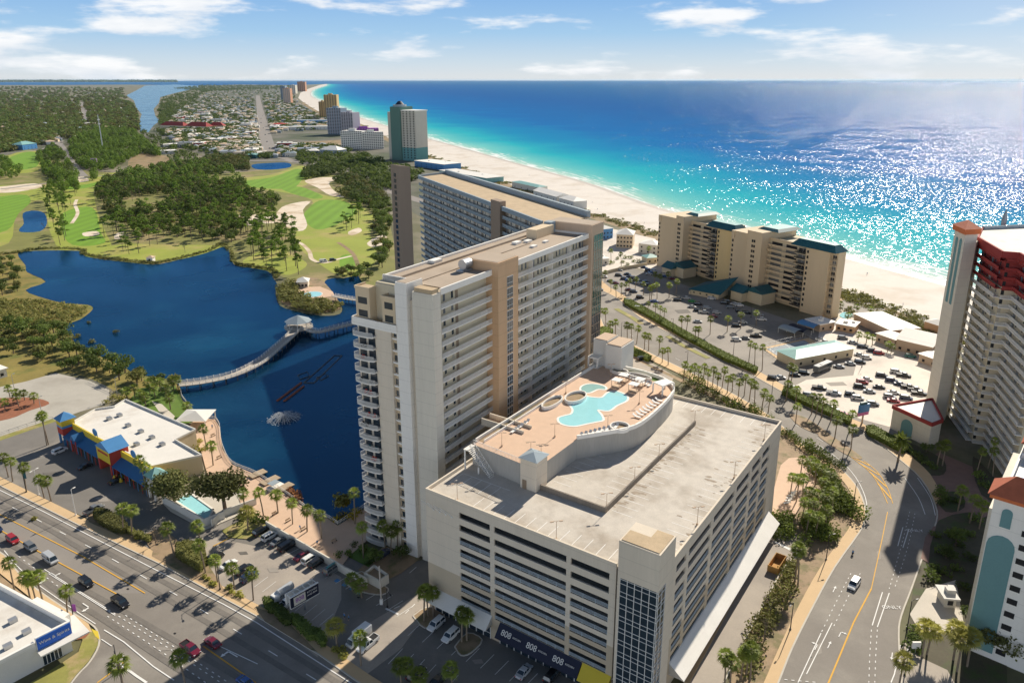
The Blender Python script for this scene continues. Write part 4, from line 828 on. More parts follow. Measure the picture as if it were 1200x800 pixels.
for (x0_, y0_, x1_, y1_, h) in ((.8, 12.6, 4.4, 17.2, 8.2), (.6, 4.2, 3.6, 8.4, 7.0), (3.8, 8.0, 5.9, 12.6, 7.4)):
    b = MB(); b.box(x0_, y0_, TZ-.1, x1_, y1_, TZ+h, 0); b.box(x0_+.3, y0_+.3, TZ+h+.01, x1_-.3, y1_-.3, TZ+h+.1, 1)
    for q in ((x0_-.15, y0_-.15, x1_+.15, y0_+.1), (x0_-.15, y1_-.1, x1_+.15, y1_+.15), (x0_-.15, y0_+.1, x0_+.1, y1_-.1)): b.box(q[0], q[1], TZ+h-.2, q[2], q[3], TZ+h+.5, 0)
    for zz in (1., 4.3): b.box(x0_-.03, y0_+.8, TZ+zz, x0_-.003, y1_-.8, TZ+zz+1.7, 2)
    b.build('penthouse', [M['condo'], M['rooftan'], M['glass']], tw)
b = MB(); b.tube([(px0-3.4, -.6, 74.5), (px0-.4, -.6, 74.5)], 1.3, 14); b.tube([(px0-2, -.6, 72.7), (px0-2, -.6, 74.)], .5, 8); b.box(px0-4.5, -1.6, 72.71, px0-.2, .6, 73.1); b.build('roof_blower', M['steel'], tw)
b = MB(); b.box(-1, 12.6, 72.9, 2, 15, 73)
# glazed stair end of the near wing
g0, g1 = tl(P(691, 259, 76)), tl(P(667, 256, 76)); gx1 = tl(P(703, 255.5, 76))[0]
b = MB(); b.box(xr-.2, fy-1.2, 0, xr+8.2, 7.5, 76.0, 0); b.box(xr+.2, fy-.8, 76.01, xr+7.8, 7.1, 76.1, 1); b.build('stair_tower', [M['umber'], M['roofgravel']], tw)
b = MB(); b.box(xr+1.2, fy-1.32, 2, xr+7.6, fy-1.22, 46, 1); b.box(xr+1.2, fy-1.32, 46, xr+7.6, fy-1.22, 72.5, 0); cw = b.build('curtain_wall', [M['greenglass'], M['glass']], tw)
r = MB()
for i in range(6): r.box(xr+1.15+i*1.29, fy-1.4, 2, xr+1.25+i*1.29, fy-1.33, 72.5)
for k in range(23): r.box(xr+1.2, fy-1.39, 2+k*3.1, xr+7.6, fy-1.335, 2.14+k*3.1)
r.build('mullion', M['umber'], cw)
b = MB(); b.box(xr-14, 3.5, 72.71, xr-3.2, 7.2, 75.6, 0); b.box(xr-3.1, 4.5, 72.71, xr-.3, 7.2, 76.2, 1); b.build('plant_room', [M['condo'], M['bluegrey']], tw)
for (x_, y_, s_) in ((xr-17, -1.5, 1.2), (xr-20, 3, 1.6), (xr-25, -2, 1.4), (xr-24, 4.5, 1.8), (24, 10.5, 2.2)):
    b = MB(); b.box(x_, y_, 72.71, x_+s_*1.6, y_+s_, 72.85+.3*s_); b.build('roof_vent', M['white'], tw)
# ---------------------------------------------------------------- far wing
BH = 73.
f0, f1, k0, k1 = (tl(P(490.5, 206, BH)), tl(P(574.5, 237, BH)), tl(P(523, 202, BH)), tl(P(690, 252, BH)))
ub = Vector(f1)-Vector(f0); LB = ub.length; ub /= LB; f2 = tuple(Vector(f1)+ub*46); nb = Vector((ub.y, -ub.x))
print('far wing', f0, f1, f2, k0, k1)
fw0 = tuple(Vector(f0)-nb*1.8); fw2 = tuple(Vector(f2)-nb*1.8)
b = MB(); b.prism([fw0, fw2, (xr-1, 11), (xr-.5, 7.7), k1, k0], 0, 72., 0); b.build('far_wall', M['cream'], tw)
b = MB()
for p, q, w_, z1 in ((f0, f2, .8, 73.2), (k0, k1, 1.4, 74.4), (f0, k0, .8, 73.4)):
    d = Vector(q)-Vector(p); b.obox(((p[0]+q[0])/2, (p[1]+q[1])/2), d.x, d.y, w_, d.length, 71.5 if w_ < 1 else 72.01, z1)
b.build('parapet', M['bluegrey'], tw)
b = MB(); b.prism([tuple(Vector(f0)-nb*.4), tuple(Vector(f2)-nb*.4), (xr-1, 11), k1, k0], 72.02, 72.4); b.build('roof', M['rooftan'], tw)
ux = [x for i in range(16) for x in (i*8.6+2.2, i*8.6+3.6)]
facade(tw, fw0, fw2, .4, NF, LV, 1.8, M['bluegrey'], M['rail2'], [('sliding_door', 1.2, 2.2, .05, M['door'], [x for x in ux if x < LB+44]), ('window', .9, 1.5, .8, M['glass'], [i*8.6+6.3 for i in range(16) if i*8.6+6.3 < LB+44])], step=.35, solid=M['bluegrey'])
p0, p1, p2 = (tl(P(457.5, 192.5, 76.5)), tl(P(467, 194, 76.5)), tl(P(480.5, 195.5, 76.5))); p3 = (p0[0]+p2[0]-p1[0], p0[1]+p2[1]-p1[1])
b = MB(); b.prism([p0, p1, p2, p3], 0, 76.5); b.build('end_pier', M['umbershade'], tw)  # umber darkened, the pier's shade put into its colour
dv = Vector(p0)-Vector(p1); nn_ = Vector((dv.y, -dv.x)).normalized(); mid = (Vector(p0)+Vector(p1))/2
if nn_.dot(Vector(p2)-Vector(p1)) > 0: nn_ = -nn_
wb = MB(); wb.box(-.06, -1.1, 0, .06, 1.1, 2.0); repeat(tw, 'slot_window', wb, M['glass'], [(mid.x+nn_.x*.03, mid.y+nn_.y*.03, 2+k*LV, math.atan2(nn_.y, nn_.x)) for k in range(23)])
p0, p1, p2 = (tl(P(575, 233.5, 75)), tl(P(585.7, 236.5, 75)), tl(P(592.7, 235.5, 75))); p3 = (p0[0]+p2[0]-p1[0], p0[1]+p2[1]-p1[1])
b = MB(); b.prism([p0, p1, p2, p3], 0, 75); b.build('mid_pier', M['umbershade'], tw)  # same umber with shade painted in as the end pier
# elevator block behind the pool deck
eb = thing('elevator_block', 'pale windowless elevator block behind the pool deck beside a small lot', 'elevator block', P(722, 438, DZ-2), GA)
b = MB(); b.box(-7.5, -1, 0, -2.8, 6, 44.5, 0); b.box(-2.7, -2.2, 0, 2.6, 6, 44.0, 0); b.box(-7.2, -.7, 44.51, -3, 5.7, 44.7, 1); b.box(-2.4, -1.9, 44.01, 2.3, 5.7, 44.3, 1); b.build('wall', [M['offwhite'], M['umber']], eb)
b = MB(); b.box(-7.6, -4.2, DZ, -4.2, -1.05, DZ+.2); b.box(-7.6, -4.2, DZ+3, -4.2, -1.05, DZ+3.4)
for x, y in ((-7.4, -4), (-4.4, -4)): b.box(x-.2, y-.2, DZ, x+.2, y+.2, DZ+3)
b.build('porch', M['white'], eb)
# ---------------------------------------------------------------- beach condominium: two stepped blocks
def on_line(o, a, px, z=18.):
    lo, hi = -60., 220.
    for _ in range(50):
        m = (lo+hi)/2; X, Y = o[0]+m*math.cos(a), o[1]+m*math.sin(a); f = Y*CP+(CAMZ-z)*SP
        if CX+F*X/f < px: lo = m
        else: hi = m
    return lo
CO = P(772, 312); CA = ang((772, 312), (969, 372))
def condo_block(label, cuts, H, yo=0., dp=26.):
    t = thing('beach_condo', label, 'condo building', (CO[0]-yo*math.sin(CA), CO[1]+yo*math.cos(CA)), CA, group='stepped condo blocks on the beach')
    X = [on_line(CO, CA, p) for p in cuts]
    a0, a1, b1, c0, c1, d1, e1, f1 = X
    b = MB()
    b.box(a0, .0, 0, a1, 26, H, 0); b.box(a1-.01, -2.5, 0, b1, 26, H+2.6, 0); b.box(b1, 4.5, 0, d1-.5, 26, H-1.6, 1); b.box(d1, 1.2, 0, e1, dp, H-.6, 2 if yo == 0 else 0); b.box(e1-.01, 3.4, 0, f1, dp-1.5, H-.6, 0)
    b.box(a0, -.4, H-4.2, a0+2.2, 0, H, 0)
    b.build('wall', [M['condo'], M['yellowwall'], mat('sunlittint', (.74,.57,.30), var=.06, scale=.15, streak=True)], t)  # left block's plain wall: condo colour with yellow sunlight painted in
    r = MB()
    def mans(x0, y0, x1, y1, z, h, inn):
        r.frustum([(x0, y0), (x1, y0), (x1, y1), (x0, y1)], z, [(x0+inn, y0+inn), (x1-inn, y0+inn), (x1-inn, y1-inn), (x0+inn, y1-inn)], z+h, 0, 1)
    mans(c1-2.6, -.2, f1+.8, dp-.6, H-.59, 3.4, 3.); mans(a1+.3, 5, b1+4.5, 25, H+2.61, 1.4, 2.2)
    r.build('mansard_roof', [M['teal'], M['tealpale']], t)
    fr = MB(); fr.box(b1, 4.0, H-1.59, c1-2.7, 4.4, H-.4); fr.build('parapet', M['signyellow'] if False else M['condo'], t)
    fh = (H-4)/11.; nf = 11
    wv = MB(); wv.box(-.55, -.06, 0, .55, .05, 1.5)
    pl = []
    for k in range(nf):
        z = 2.6+k*fh
        for x in (a0+1.0, a1-1.6): pl.append((x, 0, z+.6, 0))
        for x in (d1+1.3,): pl.append((x, 1.2, z+.6, 0))
        for x in ((a1+b1)/2-1.2, (a1+b1)/2+.2): pl.append((x, -2.5, z+.6, 0))
    repeat(t, 'window', wv, M['dark'], pl)
    facade(t, (b1, 4.5), (c1, 4.5), 2.2, nf, fh, 1.9, M['condo'], M['condo'], [('window', (c1-b1)*.36, 1.9, .3, M['dark'], ((c1-b1)*.25, (c1-b1)*.74))], solid=M['condo'], step=.5)
    facade(t, (c1, 3.2), (d1, 3.2), 2.2, nf, fh, 2.6, M['condo'], M['blacksteel'], [('sliding_door', (d1-c1)*.8, 2.2, .1, M['dark'], ((d1-c1)*.5,))], step=.3)
    facade(t, (e1, 3.4), (f1, 3.4), 2.2, nf, fh, 1.3, M['condo'], M['condo'], [('sliding_door', (f1-e1)*.6, 2.2, .1, M['dark'], ((f1-e1)*.5,))], step=.4)
    for (x0, y0, x1, y1, h, al) in ((a1+1, -13, a1+9, -2.6, 5.2, 'x'), (b1-2, -9, b1+9, 2.0, 6.5, 'y')):
        b = MB(); b.box(x0, y0, 0, x1, y1, h); w_ = b.build('annex', M['yellowwall'], t)
        b = MB(); b.hip(x0-.8, y0-.8, x1+.8, y1, h+.01, h+3.2, 0, al, True); b.build('annex_roof', M['teal'], w_)
    return t
condo_block('tan stepped beach condo block on the left, nearer the lake tower', [771, 794, 803, 814, 828, 837, 855, 858], 34.6, 0., 12.)
condo_block('tan stepped beach condo block on the right, beside the swimming pool', [861, 882, 899, 907, 933, 945, 972, 979], 36, -4., 11.)
lb = thing('lobby_building', 'low lobby with a steep teal shed roof in front of the two condo blocks', 'lobby', P(809, 345), ang((809, 345), (845, 352)))
lb.scale = (.72, .8, .85); b = MB(); b.box(0, 0, 0, 24, 16, 4); b.box(-1.2, -.5, 0, 0, 12, 2.2); b.build('wall', M['yellowwall'], lb)
b = MB(); v = [(-1.5, -1.2, 4.05), (26, -1.2, 4.05), (31, 17, 13.5), (3, 17, 6)]; b.quad(v); b.quad([(p[0], p[1], p[2]-.35) for p in v][::-1])
for i in range(4): p, q = v[i], v[(i+1) % 4]; b.quad([(p[0], p[1], p[2]-.35), (q[0], q[1], q[2]-.35), q, p])
b.build('roof', M['teal'], lb); b = MB(); b.quad([(24, 16, 4), (29.5, 16.4, 4), (29.5, 16.4, 12.7), (24, 16, 11)]); b.quad([(24, 16, 11), (29.5, 16.4, 12.7), (29.5, 16.4, 4), (24, 16, 4)]); b.build('gable_wall', M['yellowwall'], lb)
wv = MB(); wv.box(-.7, -.06, 0, .7, .03, .9); repeat(lb, 'window', wv, M['dark'], [(3+i*5.5, 0, 1.6, 0) for i in range(4)])
# ---------------------------------------------------------------- red-topped tower on the right
PZ = 67.
pa, pb, pc, pd, pe, pf = (P(1147, 279, PZ), P(1176, 296, PZ), P(1196, 297.5, PZ), P(1240, 323, PZ), P(1290, 262, PZ), P(1152, 268, PZ))
pt = thing('red_topped_tower', 'tall cream tower with dark red upper floors beside the beach parking lot', 'tower', pa, math.atan2(pb[1]-pa[1], pb[0]-pa[0]))
ql = lambda p: W2L(pt, p)
A_, B_, C_, D_, E_, F_ = map(ql, (pa, pb, pc, pd, pe, pf))
def inset(poly, d):
    n = len(poly); out = []; ar = sum(poly[i-1][0]*poly[i][1]-poly[i][0]*poly[i-1][1] for i in range(n)); sg = 1 if ar > 0 else -1
    for i in range(n):
        p0, p1, p2 = Vector(poly[i-1]), Vector(poly[i]), Vector(poly[(i+1) % n]); u = (p1-p0).normalized(); v = (p2-p1).normalized()
        nu = Vector((-u.y, u.x))*sg; nv = Vector((-v.y, v.x))*sg; k = (nu+nv).normalized(); out.append(tuple(p1+k*d/max(.4, k.dot(nu))))
    return out
core = [A_, B_, C_, D_, E_, F_]; ins = inset(core, 1.6)
b = MB(); b.prism(ins, 0, 55.5, 0); b.prism(ins, 55.51, PZ-.8, 1); b.build('wall', [M['yellowwall'], M['red']], pt)
b = MB(); b.prism(inset(core, .1), PZ-.79, PZ-.3, 0); b.build('roof', M['roofwhite'], pt)
b = MB(); rim = inset(core, -.2)
for i in range(len(rim)): p, q = rim[i-1], rim[i]; b.obox(((p[0]+q[0])/2, (p[1]+q[1])/2), q[0]-p[0], q[1]-p[1], .6, math.dist(p, q), PZ-1.6, PZ+.5)
b.build('parapet', M['red'], pt)
PF = 3.03
for p, q, dz in ((A_, B_, 0), (B_, C_, 0), (C_, D_, 0)):
    i = core.index(p); p2, q2 = ins[i], ins[i+1]; L = math.dist(p2, q2)
    od = [('window', .9, 1.5, .8, M['dark'], [L*f for f in (.18, .40, .62, .84)]), ('sliding_door', 1.9, 2.2, .05, M['doorgrey'], [L*.07, L*.51])] if L > 10 else [('window', .9, 1.5, .8, M['dark'], [L*.15])]
    facade(pt, p2, q2, .5, 18, PF, 1.7, M['white'], M['rail'], od, step=.3)
    facade(pt, p2, q2, .5+18*PF, 4, PF, 1.7, M['red'], M['red'], od, solid=M['red'], step=.4)
pp = [ql(P(1120, 264, 71)), ql(P(1132.5, 269.5, 71)), ql(P(1147, 268.8, 71))]
p4_ = (pp[0][0]+pp[2][0]-pp[1][0], pp[0][1]+pp[2][1]-pp[1][1]); sq = [*pp, p4_]
b = MB(); b.prism(sq, 0, 69.5, 0); pier = b.build('stair_pier', M['lightstone'], pt)
b = MB(); b.prism([pp[2], A_, F_, p4_], 0, 66.4); b.build('link_wall', M['lightstone'], pt)
big = inset(sq, -.7); b = MB(); b.prism(big, 69.5, 71.3, 0); cx_, cy_ = sum(p[0] for p in sq)/4, sum(p[1] for p in sq)/4; b.pyramid(inset(sq, -1.0), 71.31, (cx_, cy_, 73.6), 1); b.build('tile_roof', [M['orangetile'], M['redtile']], pt)
d_ = Vector(pp[1])-Vector(pp[0]); fl = d_.length; fa_ = math.atan2(d_.y, d_.x)
def arch(w_, z0, z1, th=.12):
    b = MB(); pts = [(-w_/2, z0), (w_/2, z0), (w_/2, z1-w_/2)]+[(w_/2*math.cos(t), z1-w_/2+w_/2*math.sin(t)) for t in np.linspace(0, math.pi, 9)[1:-1]]+[(-w_/2, z1-w_/2)]
    n = len(pts); b.quad([(p[0], -th, p[1]) for p in pts]); b.quad([(p[0], .02, p[1]) for p in pts][::-1])
    for i in range(n): p, q = pts[i], pts[(i+1) % n]; b.quad([(p[0], -th, p[1]), (p[0], .02, p[1]), (q[0], .02, q[1]), (q[0], -th, q[1])])
    return b
for f in (.33, .7):
    o = arch(fl*.2, 44, 67.5).build('tall_arch', M['tealarch'], pier); o.location = (pp[0][0]+d_.x*f, pp[0][1]+d_.y*f, 0); o.rotation_euler[2] = fa_
b = MB(); mp_ = Vector(ql(P(1176, 263, PZ))); b.tube([(mp_.x, mp_.y, PZ-.3), (mp_.x, mp_.y, PZ+2.0)], .9, 10); b.pyramid([(mp_.x-1.6, mp_.y-.5), (mp_.x+1.6, mp_.y-.5), (mp_.x+1.2, mp_.y+.6), (mp_.x-1.2, mp_.y+.6)], PZ+2, (mp_.x+.5, mp_.y, PZ+6.5)); b.build('roof_vent', M['bluegrey'], pt)
b = MB(); e0, e1 = Vector(F_)+Vector((0, 0)), Vector(E_); b.tube([(e0.x, e0.y, PZ+.3), (e1.x, e1.y, PZ+.3)], .7, 8); b.build('roof_pipe', M['bluegrey'], pt)
lw = thing('low_lobby', 'low cream block with a dark red roof edge at the foot of the right tower', 'lobby', P(1043, 505), ang((1043, 505), (1090, 524)))
z_ = 8.6; lp = [W2L(lw, P(*q, z_)) for q in ((1047, 476), (1092, 496.5), (1104, 492), (1092, 468))]
b = MB(); b.prism(lp, 0, z_-.2, 0); b.prism(inset(lp, .5), z_-.19, z_-.1, 1); b.build('wall', [M['lightstone'], M['white']], lw)
b = MB(); rim = inset(lp, -.2)
for i in range(4): p, q = rim[i-1], rim[i]; b.obox(((p[0]+q[0])/2, (p[1]+q[1])/2), q[0]-p[0], q[1]-p[1], .5, math.dist(p, q), z_-.8, z_+.5)
b.build('parapet', M['red'], lw)
d_ = Vector(lp[1])-Vector(lp[0]); o = arch(4.5, 0, 6.2).build('arched_opening', M['tealarch'], lw); o.location = (lp[0][0]+d_.x*.42, lp[0][1]+d_.y*.42, 0); o.rotation_euler[2] = math.atan2(d_.y, d_.x)
# ---------------------------------------------------------------- white building with teal arches, bottom right
wz = 38.
wp = [P(1166, 580, wz), P(1206, 592, wz), P(1206, 556, wz), P(1178, 500, wz)]
wb_ = thing('arched_building', 'white building with tall teal arches and an orange tile roof at the right edge', 'apartment building', wp[0], math.atan2(wp[1][1]-wp[0][1], wp[1][0]-wp[0][0]))
B0 = [W2L(wb_, p) for p in wp]; print('arched', B0)
b = MB(); b.box(0, 0, 0, 16, 5.5, wz, 0); b.box(.8, 5.5, 0, 16, 38, wz-4, 0); b.box(-1.0, 5.6, 0, .8, 38, wz-6, 1); b.build('wall', [M['white'], M['lightstone']], wb_)
b = MB(); b.hip(-1.2, -1.2, 17.5, 6.8, wz+.5, wz+4.2, 1, 'x'); b.box(-.8, -.8, wz-.4, 17, 6.3, wz+.48, 0); b.build('tile_roof', [M['orangetile'], M['redtile']], wb_)
b = MB(); b.box(2.4, 7.5, wz-3.99, 15.5, 30, wz-3.7); b.build('roof_pool', M['shopblue'], wb_)
b = MB(); b.box(.8, 6.9, wz-3.99, 1.2, 38, wz-2.8); b.box(1.2, 31, wz-3.99, 16, 31.4, wz-2.6); b.build('parapet', M['white'], wb_)
b = MB(); b.box(1.5, 32, wz-4, 16, 38, wz-.5, 0); b.hip(.5, 31.5, 17, 39, wz-.49, wz+3.2, 1); b.build('rear_wing', [M['white'], M['redtile']], wb_)
o = arch(1.9, wz-6.5, wz-2.2).build('arched_panel', M['tealarch'], wb_); o.location = (2.7, 0, 0)
o = arch(5.0, 1.5, wz-8.5).build('arched_panel', M['tealarch'], wb_); o.location = (2.7, 0, 0)
wv = MB(); wv.box(-.9, -.08, 0, .9, .05, 1.3); repeat(wb_, 'window', wv, M['dark'], [(6.6, 0, 2+k*3.2, 0) for k in range(10)])
r = MB()
# ---------------------------------------------------------------- generic low buildings
def low_building(name, label, cat, p, q, depth, h, wall, roof, rise=1.2, over=.6, group=None, nwin=4, gable=False, flat=False, along='x', roofcol=None):
    t = thing(name, label, cat, P(*p), ang(p, q), group=group); L = math.dist(P(*p), P(*q))
    b = MB(); b.box(0, 0, 0, L, depth, h); b.build('wall', wall, t); b = MB()
    if flat: b.box(-over, -over, h+.01, L+over, depth+over, h+.45); b.box(L*.3, depth*.3, h+.46, L*.3+2, depth*.3+1.6, h+1.5); b.box(L*.7, depth*.6, h+.46, L*.7+1.4, depth*.6+1.4, h+1.2)
    else: b.hip(-over, -over, L+over, depth+over, h+.01, h+rise, 0, along, gable)
    b.build('roof', roof, t)
    if nwin:
        wv = MB(); wv.box(-.6, -.06, 0, .6, .04, 1.2); n = max(1, int(h/3.2))
        repeat(t, 'window', wv, M['dark'], [((i+.5)*L/nwin, 0, .9+k*3.1, 0) for i in range(nwin) for k in range(n)])
    return t
LBN = [('restaurant', 'long low white-roofed restaurant nearest the beach pool', 'restaurant', (1000, 377), (1042, 397), 16, 4.5, 'umber', 'white', 1.5, 0, 0),
 ('restaurant', 'brown restaurant with the largest white gable roof beside the right tower', 'restaurant', (1049, 410), (1090, 420), 20, 5.5, 'umber', 'white', 3.2, 0, 4),
 ('restaurant', 'small white-roofed wing behind the row of parked cars', 'restaurant', (1026, 400), (1048, 408), 9, 4.2, 'umber', 'white', 1.2, 0, 3),
 ('restaurant', 'low white-roofed block touching the right tower', 'restaurant', (1076, 424), (1098, 432), 12, 4, 'umber', 'white', 1.0, 0, 2),
 ('kiosk', 'small tan kiosk with a round mark at the back of the beach', 'kiosk', (1082, 386), (1100, 392), 8, 4.5, 'tan', 'offwhite', 1.5, 0, 0),
 ('storage_building', 'long tan shed with a pale teal roof beside the tennis court', 'shed', (931, 431), (999, 418), 11, 4.2, 'yellowwall', 'tealpale', 1.6, 0, 5),
 ('pool_house', 'low white-roofed pool house beside the blue canopies', 'pool house', (960, 389), (977, 386), 9, 3.8, 'umber', 'white', .8, 1, 2),
 ('pool_house', 'white flat-roofed pool bar beside the beach pool', 'pool house', (979, 387), (1000, 391), 9, 3.4, 'tan', 'white', .8, 1, 3),
 ('beach_house', 'blue two-storey beach house beside the glazed tower end', 'house', (702, 281), (718, 279), 14, 8, 'shopblue', 'offwhite', 2.6, 0, 4),
 ('beach_house', 'tan three-storey beach house with a white hip roof', 'house', (722, 290), (741, 291), 16, 10, 'condo', 'offwhite', 3.5, 0, 5),
 ('beach_house', 'pale beach house with a teal awning beside the condo', 'house', (748, 296), (770, 299), 13, 7, 'lightstone', 'white', 2., 0, 3),
 ('beach_house', 'small yellow house with a pale green roof beside the condo', 'house', (758, 309), (771, 308), 8, 4, 'yellowwall', 'tealpale', 1.8, 0, 2),
 ('utility_building', 'small white flat-roofed utility building behind the beige wall', 'utility building', (700, 311), (713, 310), 10, 4, 'offwhite', 'white', .5, 1, 2),
 ('beach_house', 'white-roofed beach house right behind the far wing of the lake tower', 'house', (655, 241), (672, 246), 15, 8, 'offwhite', 'white', 3, 0, 4),
 ('beach_house', 'teal-roofed beach house behind the far wing of the lake tower', 'house', (600, 219), (630, 226), 13, 6, 'lightstone', 'tealpale', 1.5, 0, 4),
 ('beach_house', 'pale-roofed beach house with twin gables behind the far wing', 'house', (625, 232), (652, 240), 16, 8, 'offwhite', 'white', 3, 0, 4),
 ('beach_club', 'long beach club with a pale roof and teal wall at the edge of the sand', 'beach club', (515, 205), (570, 215), 26, 6, 'tealpale', 'offwhite', 1, 1, 8),
 ('beach_club', 'pale blue round-cornered beach pavilion beside the green tower', 'beach club', (486, 195), (520, 200), 30, 8, 'shopblue', 'white', 1, 1, 6),
 ('clubhouse', 'white hip-roofed clubhouse in the trees behind the golf course', 'clubhouse', (375, 181), (396, 182), 24, 8, 'bluegrey', 'white', 6, 0, 5),
 ('clubhouse', 'low white pavilion left of the clubhouse', 'clubhouse', (358, 181), (374, 181), 20, 6, 'bluegrey', 'white', 3, 0, 4),
 ('teal_building', 'small teal roadside building left of the far straight road', 'building', (288, 186), (300, 186), 14, 6, 'teal', 'tealpale', 2, 0, 3),
 ('blue_building', 'pale blue roadside building beside the teal one', 'building', (300, 184), (312, 183), 16, 6, 'shopblue', 'offwhite', 2, 0, 3),
 ('hotel', 'long low white motel with rows of doors right of the far road', 'motel', (321, 153), (386, 152), 22, 8, 'offwhite', 'white', 1, 1, 16),
 ('blue_building', 'long blue-roofed low building in the far town', 'building', (348, 145), (387, 145), 24, 9, 'shopblue', 'bluegrey', 2, 0, 8),
 ('red_building', 'low red-roofed building beside the far straight road', 'building', (318, 149), (335, 149), 26, 7, 'white', 'shopred', 3, 0, 4),
 ('townhouse', 'leftmost pale town house with a red roof beside the lagoon', 'town house', (188, 151), (215, 152), 22, 9, 'yellowwall', 'red', 9, 0, 6),
 ('townhouse', 'middle pale town house with a red roof beside the lagoon', 'town house', (218, 152), (242, 153), 22, 9, 'yellowwall', 'red', 10, 0, 6),
 ('townhouse', 'rightmost pale town house with a red roof beside the lagoon', 'town house', (245, 152), (262, 152), 20, 9, 'yellowwall', 'red', 9, 0, 4),
 ('blue_house', 'pale blue house with a white roof left of the golf road', 'house', (27, 176), (44, 174), 22, 9, 'shopblue', 'tealpale', 5, 0, 4),
 ('white_house', 'white-roofed store in the trees right of the meadow', 'store', (188, 181), (208, 180), 22, 5, 'offwhite', 'white', 1, 1, 4),
 ('white_house', 'wide white-roofed store behind the other store', 'store', (192, 173), (212, 172), 24, 5, 'offwhite', 'white', 1, 1, 4),
 ('storage_building', 'white shed at the left edge below the lakeside oaks', 'shed', (-14, 448), (9, 441), 8, 3.5, 'offwhite', 'white', .6, 1, 2),
 ('lake_hut', 'tiny dark hut with a pale front on the far lake shore', 'hut', (172, 307), (179, 307), 4, 3, 'white', 'umber', 1.2, 0, 1),
 ('pool_pavilion', 'small pool pavilion with a pale hip roof on the lake peninsula', 'pavilion', (348.5, 337.5), (361, 337), 8, 3.6, 'cream', 'offwhite', 2.2, 0, 3),
 ('valet_shed', 'pale canopy shed with a dark opening in the shade of the arched building', 'shed', (1106, 712), (1119, 713), 4, 2.6, 'lightstone', 'offwhite', .6, 1, 1)]
for n, l, c, p, q, dp, h, wl, rf, rise, flat, nw in LBN:
    low_building(n, l, c, p, q, dp, h, M[wl], M[rf], rise, nwin=nw, flat=bool(flat), gable='gable' in l, along='x')
# ---------------------------------------------------------------- distant towers
def far_tower(label, p, q, H, depth, wall, slab, nfl=20, cols=6, crown=None, win='dark', group='high-rises far along the beach', bal=True):
    t = thing('high_rise', label, 'high-rise', P(*p), ang(p, q), group=group); L = math.dist(P(*p), P(*q)); fh = H/nfl
    b = MB(); b.box(0, 0, 0, L, depth, H); b.box(L*.3, depth*.3, H, L*.6, depth*.6, H+4); b.build('wall', wall, t)
    if bal:
        b = MB(); b.box(0, -1.6, 0, L, -.02, 1.1); me = b.mesh('balcony', [slab])
        for k in range(nfl-1): link('balcony', me, t, (0, 0, (k+1)*fh))
    wv = MB(); wv.box(-L/cols*.28, -.15, 0, L/cols*.28, .1, fh*.5); pl = [((i+.5)*L/cols, 0, k*fh+fh*.42, 0) for i in range(cols) for k in range(nfl)]
    wv2 = MB(); repeat(t, 'window', wv, M[win], pl)
    if crown: crown(t, L, depth, H)
    return t
gt = thing('high_rise', 'green and cream high-rise with a domed crown on the beach behind the far wing', 'high-rise', P(454.5, 187), ang((454.5, 187), (487, 189.5)), group='high-rises far along the beach'); L = math.dist(P(454.5, 187), P(487, 189.5)); H = 78.
M['greenwall'] = mat('greenwall', (.10,.19,.16), var=.06, scale=.1); M['greenbase'] = mat('greenbase', (.13,.30,.29), var=.06, scale=.1); M['creamtower'] = mat('creamtower', (.55,.50,.42), var=.05, scale=.1)
b = MB(); b.box(0, 4, 0, L*.16, 30, H-6, 0); b.box(L*.16, 0, 0, L*.5, 30, H+2, 1); b.box(L*.5, 3, 20, L, 30, H-4, 0); b.box(L*.5, 3, 0, L, 30, 20, 2); b.build('wall', [M['creamtower'], M['greenwall'], M['greenbase']], gt)
b = MB(); c8 = lambda r: [(L*.33+r*math.cos(t), 12+r*math.sin(t)) for t in np.linspace(0, 2*math.pi, 13)[:-1]]
b.prism(c8(10.5), H+2.01, H+5, 0); b.frustum(c8(7), H+5.01, c8(2.5), H+10, 1); b.build('crown', [M['bluegrey'], M['navy']], gt)
b = MB(); b.box(L*.5-.5, 2.2, H-4, L+.8, 31, H-2.6); b.build('parapet', M['white'], gt)
wv = MB(); wv.box(-1.1, -.2, 0, 1.1, .1, 1.9); repeat(gt, 'window', wv, M['dark'], [(L*(.58+.12*i), 3, 4+k*3.6, 0) for i in range(4) for k in range(20)])
M['gold'] = mat('gold', (.50,.36,.17), var=.06, scale=.1); M['orangewall'] = mat('orangewall', (.48,.25,.15), var=.06, scale=.1); M['lilac'] = mat('lilac', (.42,.40,.44), var=.06, scale=.1); M['slate'] = mat('slate', (.22,.29,.36), var=.06, scale=.1)
far_tower('golden high-rise, the taller of the gold pair on the beach', (381, 140), (396, 140), 74, 30, M['gold'], M['gold'], 22, 5)
far_tower('short golden high-rise left of the taller gold one', (374.5, 139), (382, 139), 52, 30, M['gold'], M['gold'], 16, 3)
far_tower('slate blue high-rise with a stepped top beside the lilac tower', (384.5, 157.5), (401, 158), 58, 24, M['slate'], M['lilac'], 18, 6)
far_tower('lilac high-rise beside the slate blue one', (401, 158), (414.5, 158.5), 49, 26, M['lilac'], M['lilac'], 16, 5)
far_tower('orange and white striped high-rise in the far town', (332.5, 121), (341, 121), 74, 40, M['orangewall'], M['white'], 20, 4)
far_tower('grey slab high-rise behind the striped orange one', (329.5, 117), (335, 117), 80, 40, M['slate'], M['slate'], 18, 3)
far_tower('distant reddish twin-slab high-rise closest to the sand point', (349, 107.3), (358, 107.3), 96, 60, M['orangewall'], M['orangewall'], 20, 4)
far_tower('distant pale high-rise left of the reddish one', (340, 110), (346.5, 110), 72, 60, M['creamtower'], M['white'], 18, 3)
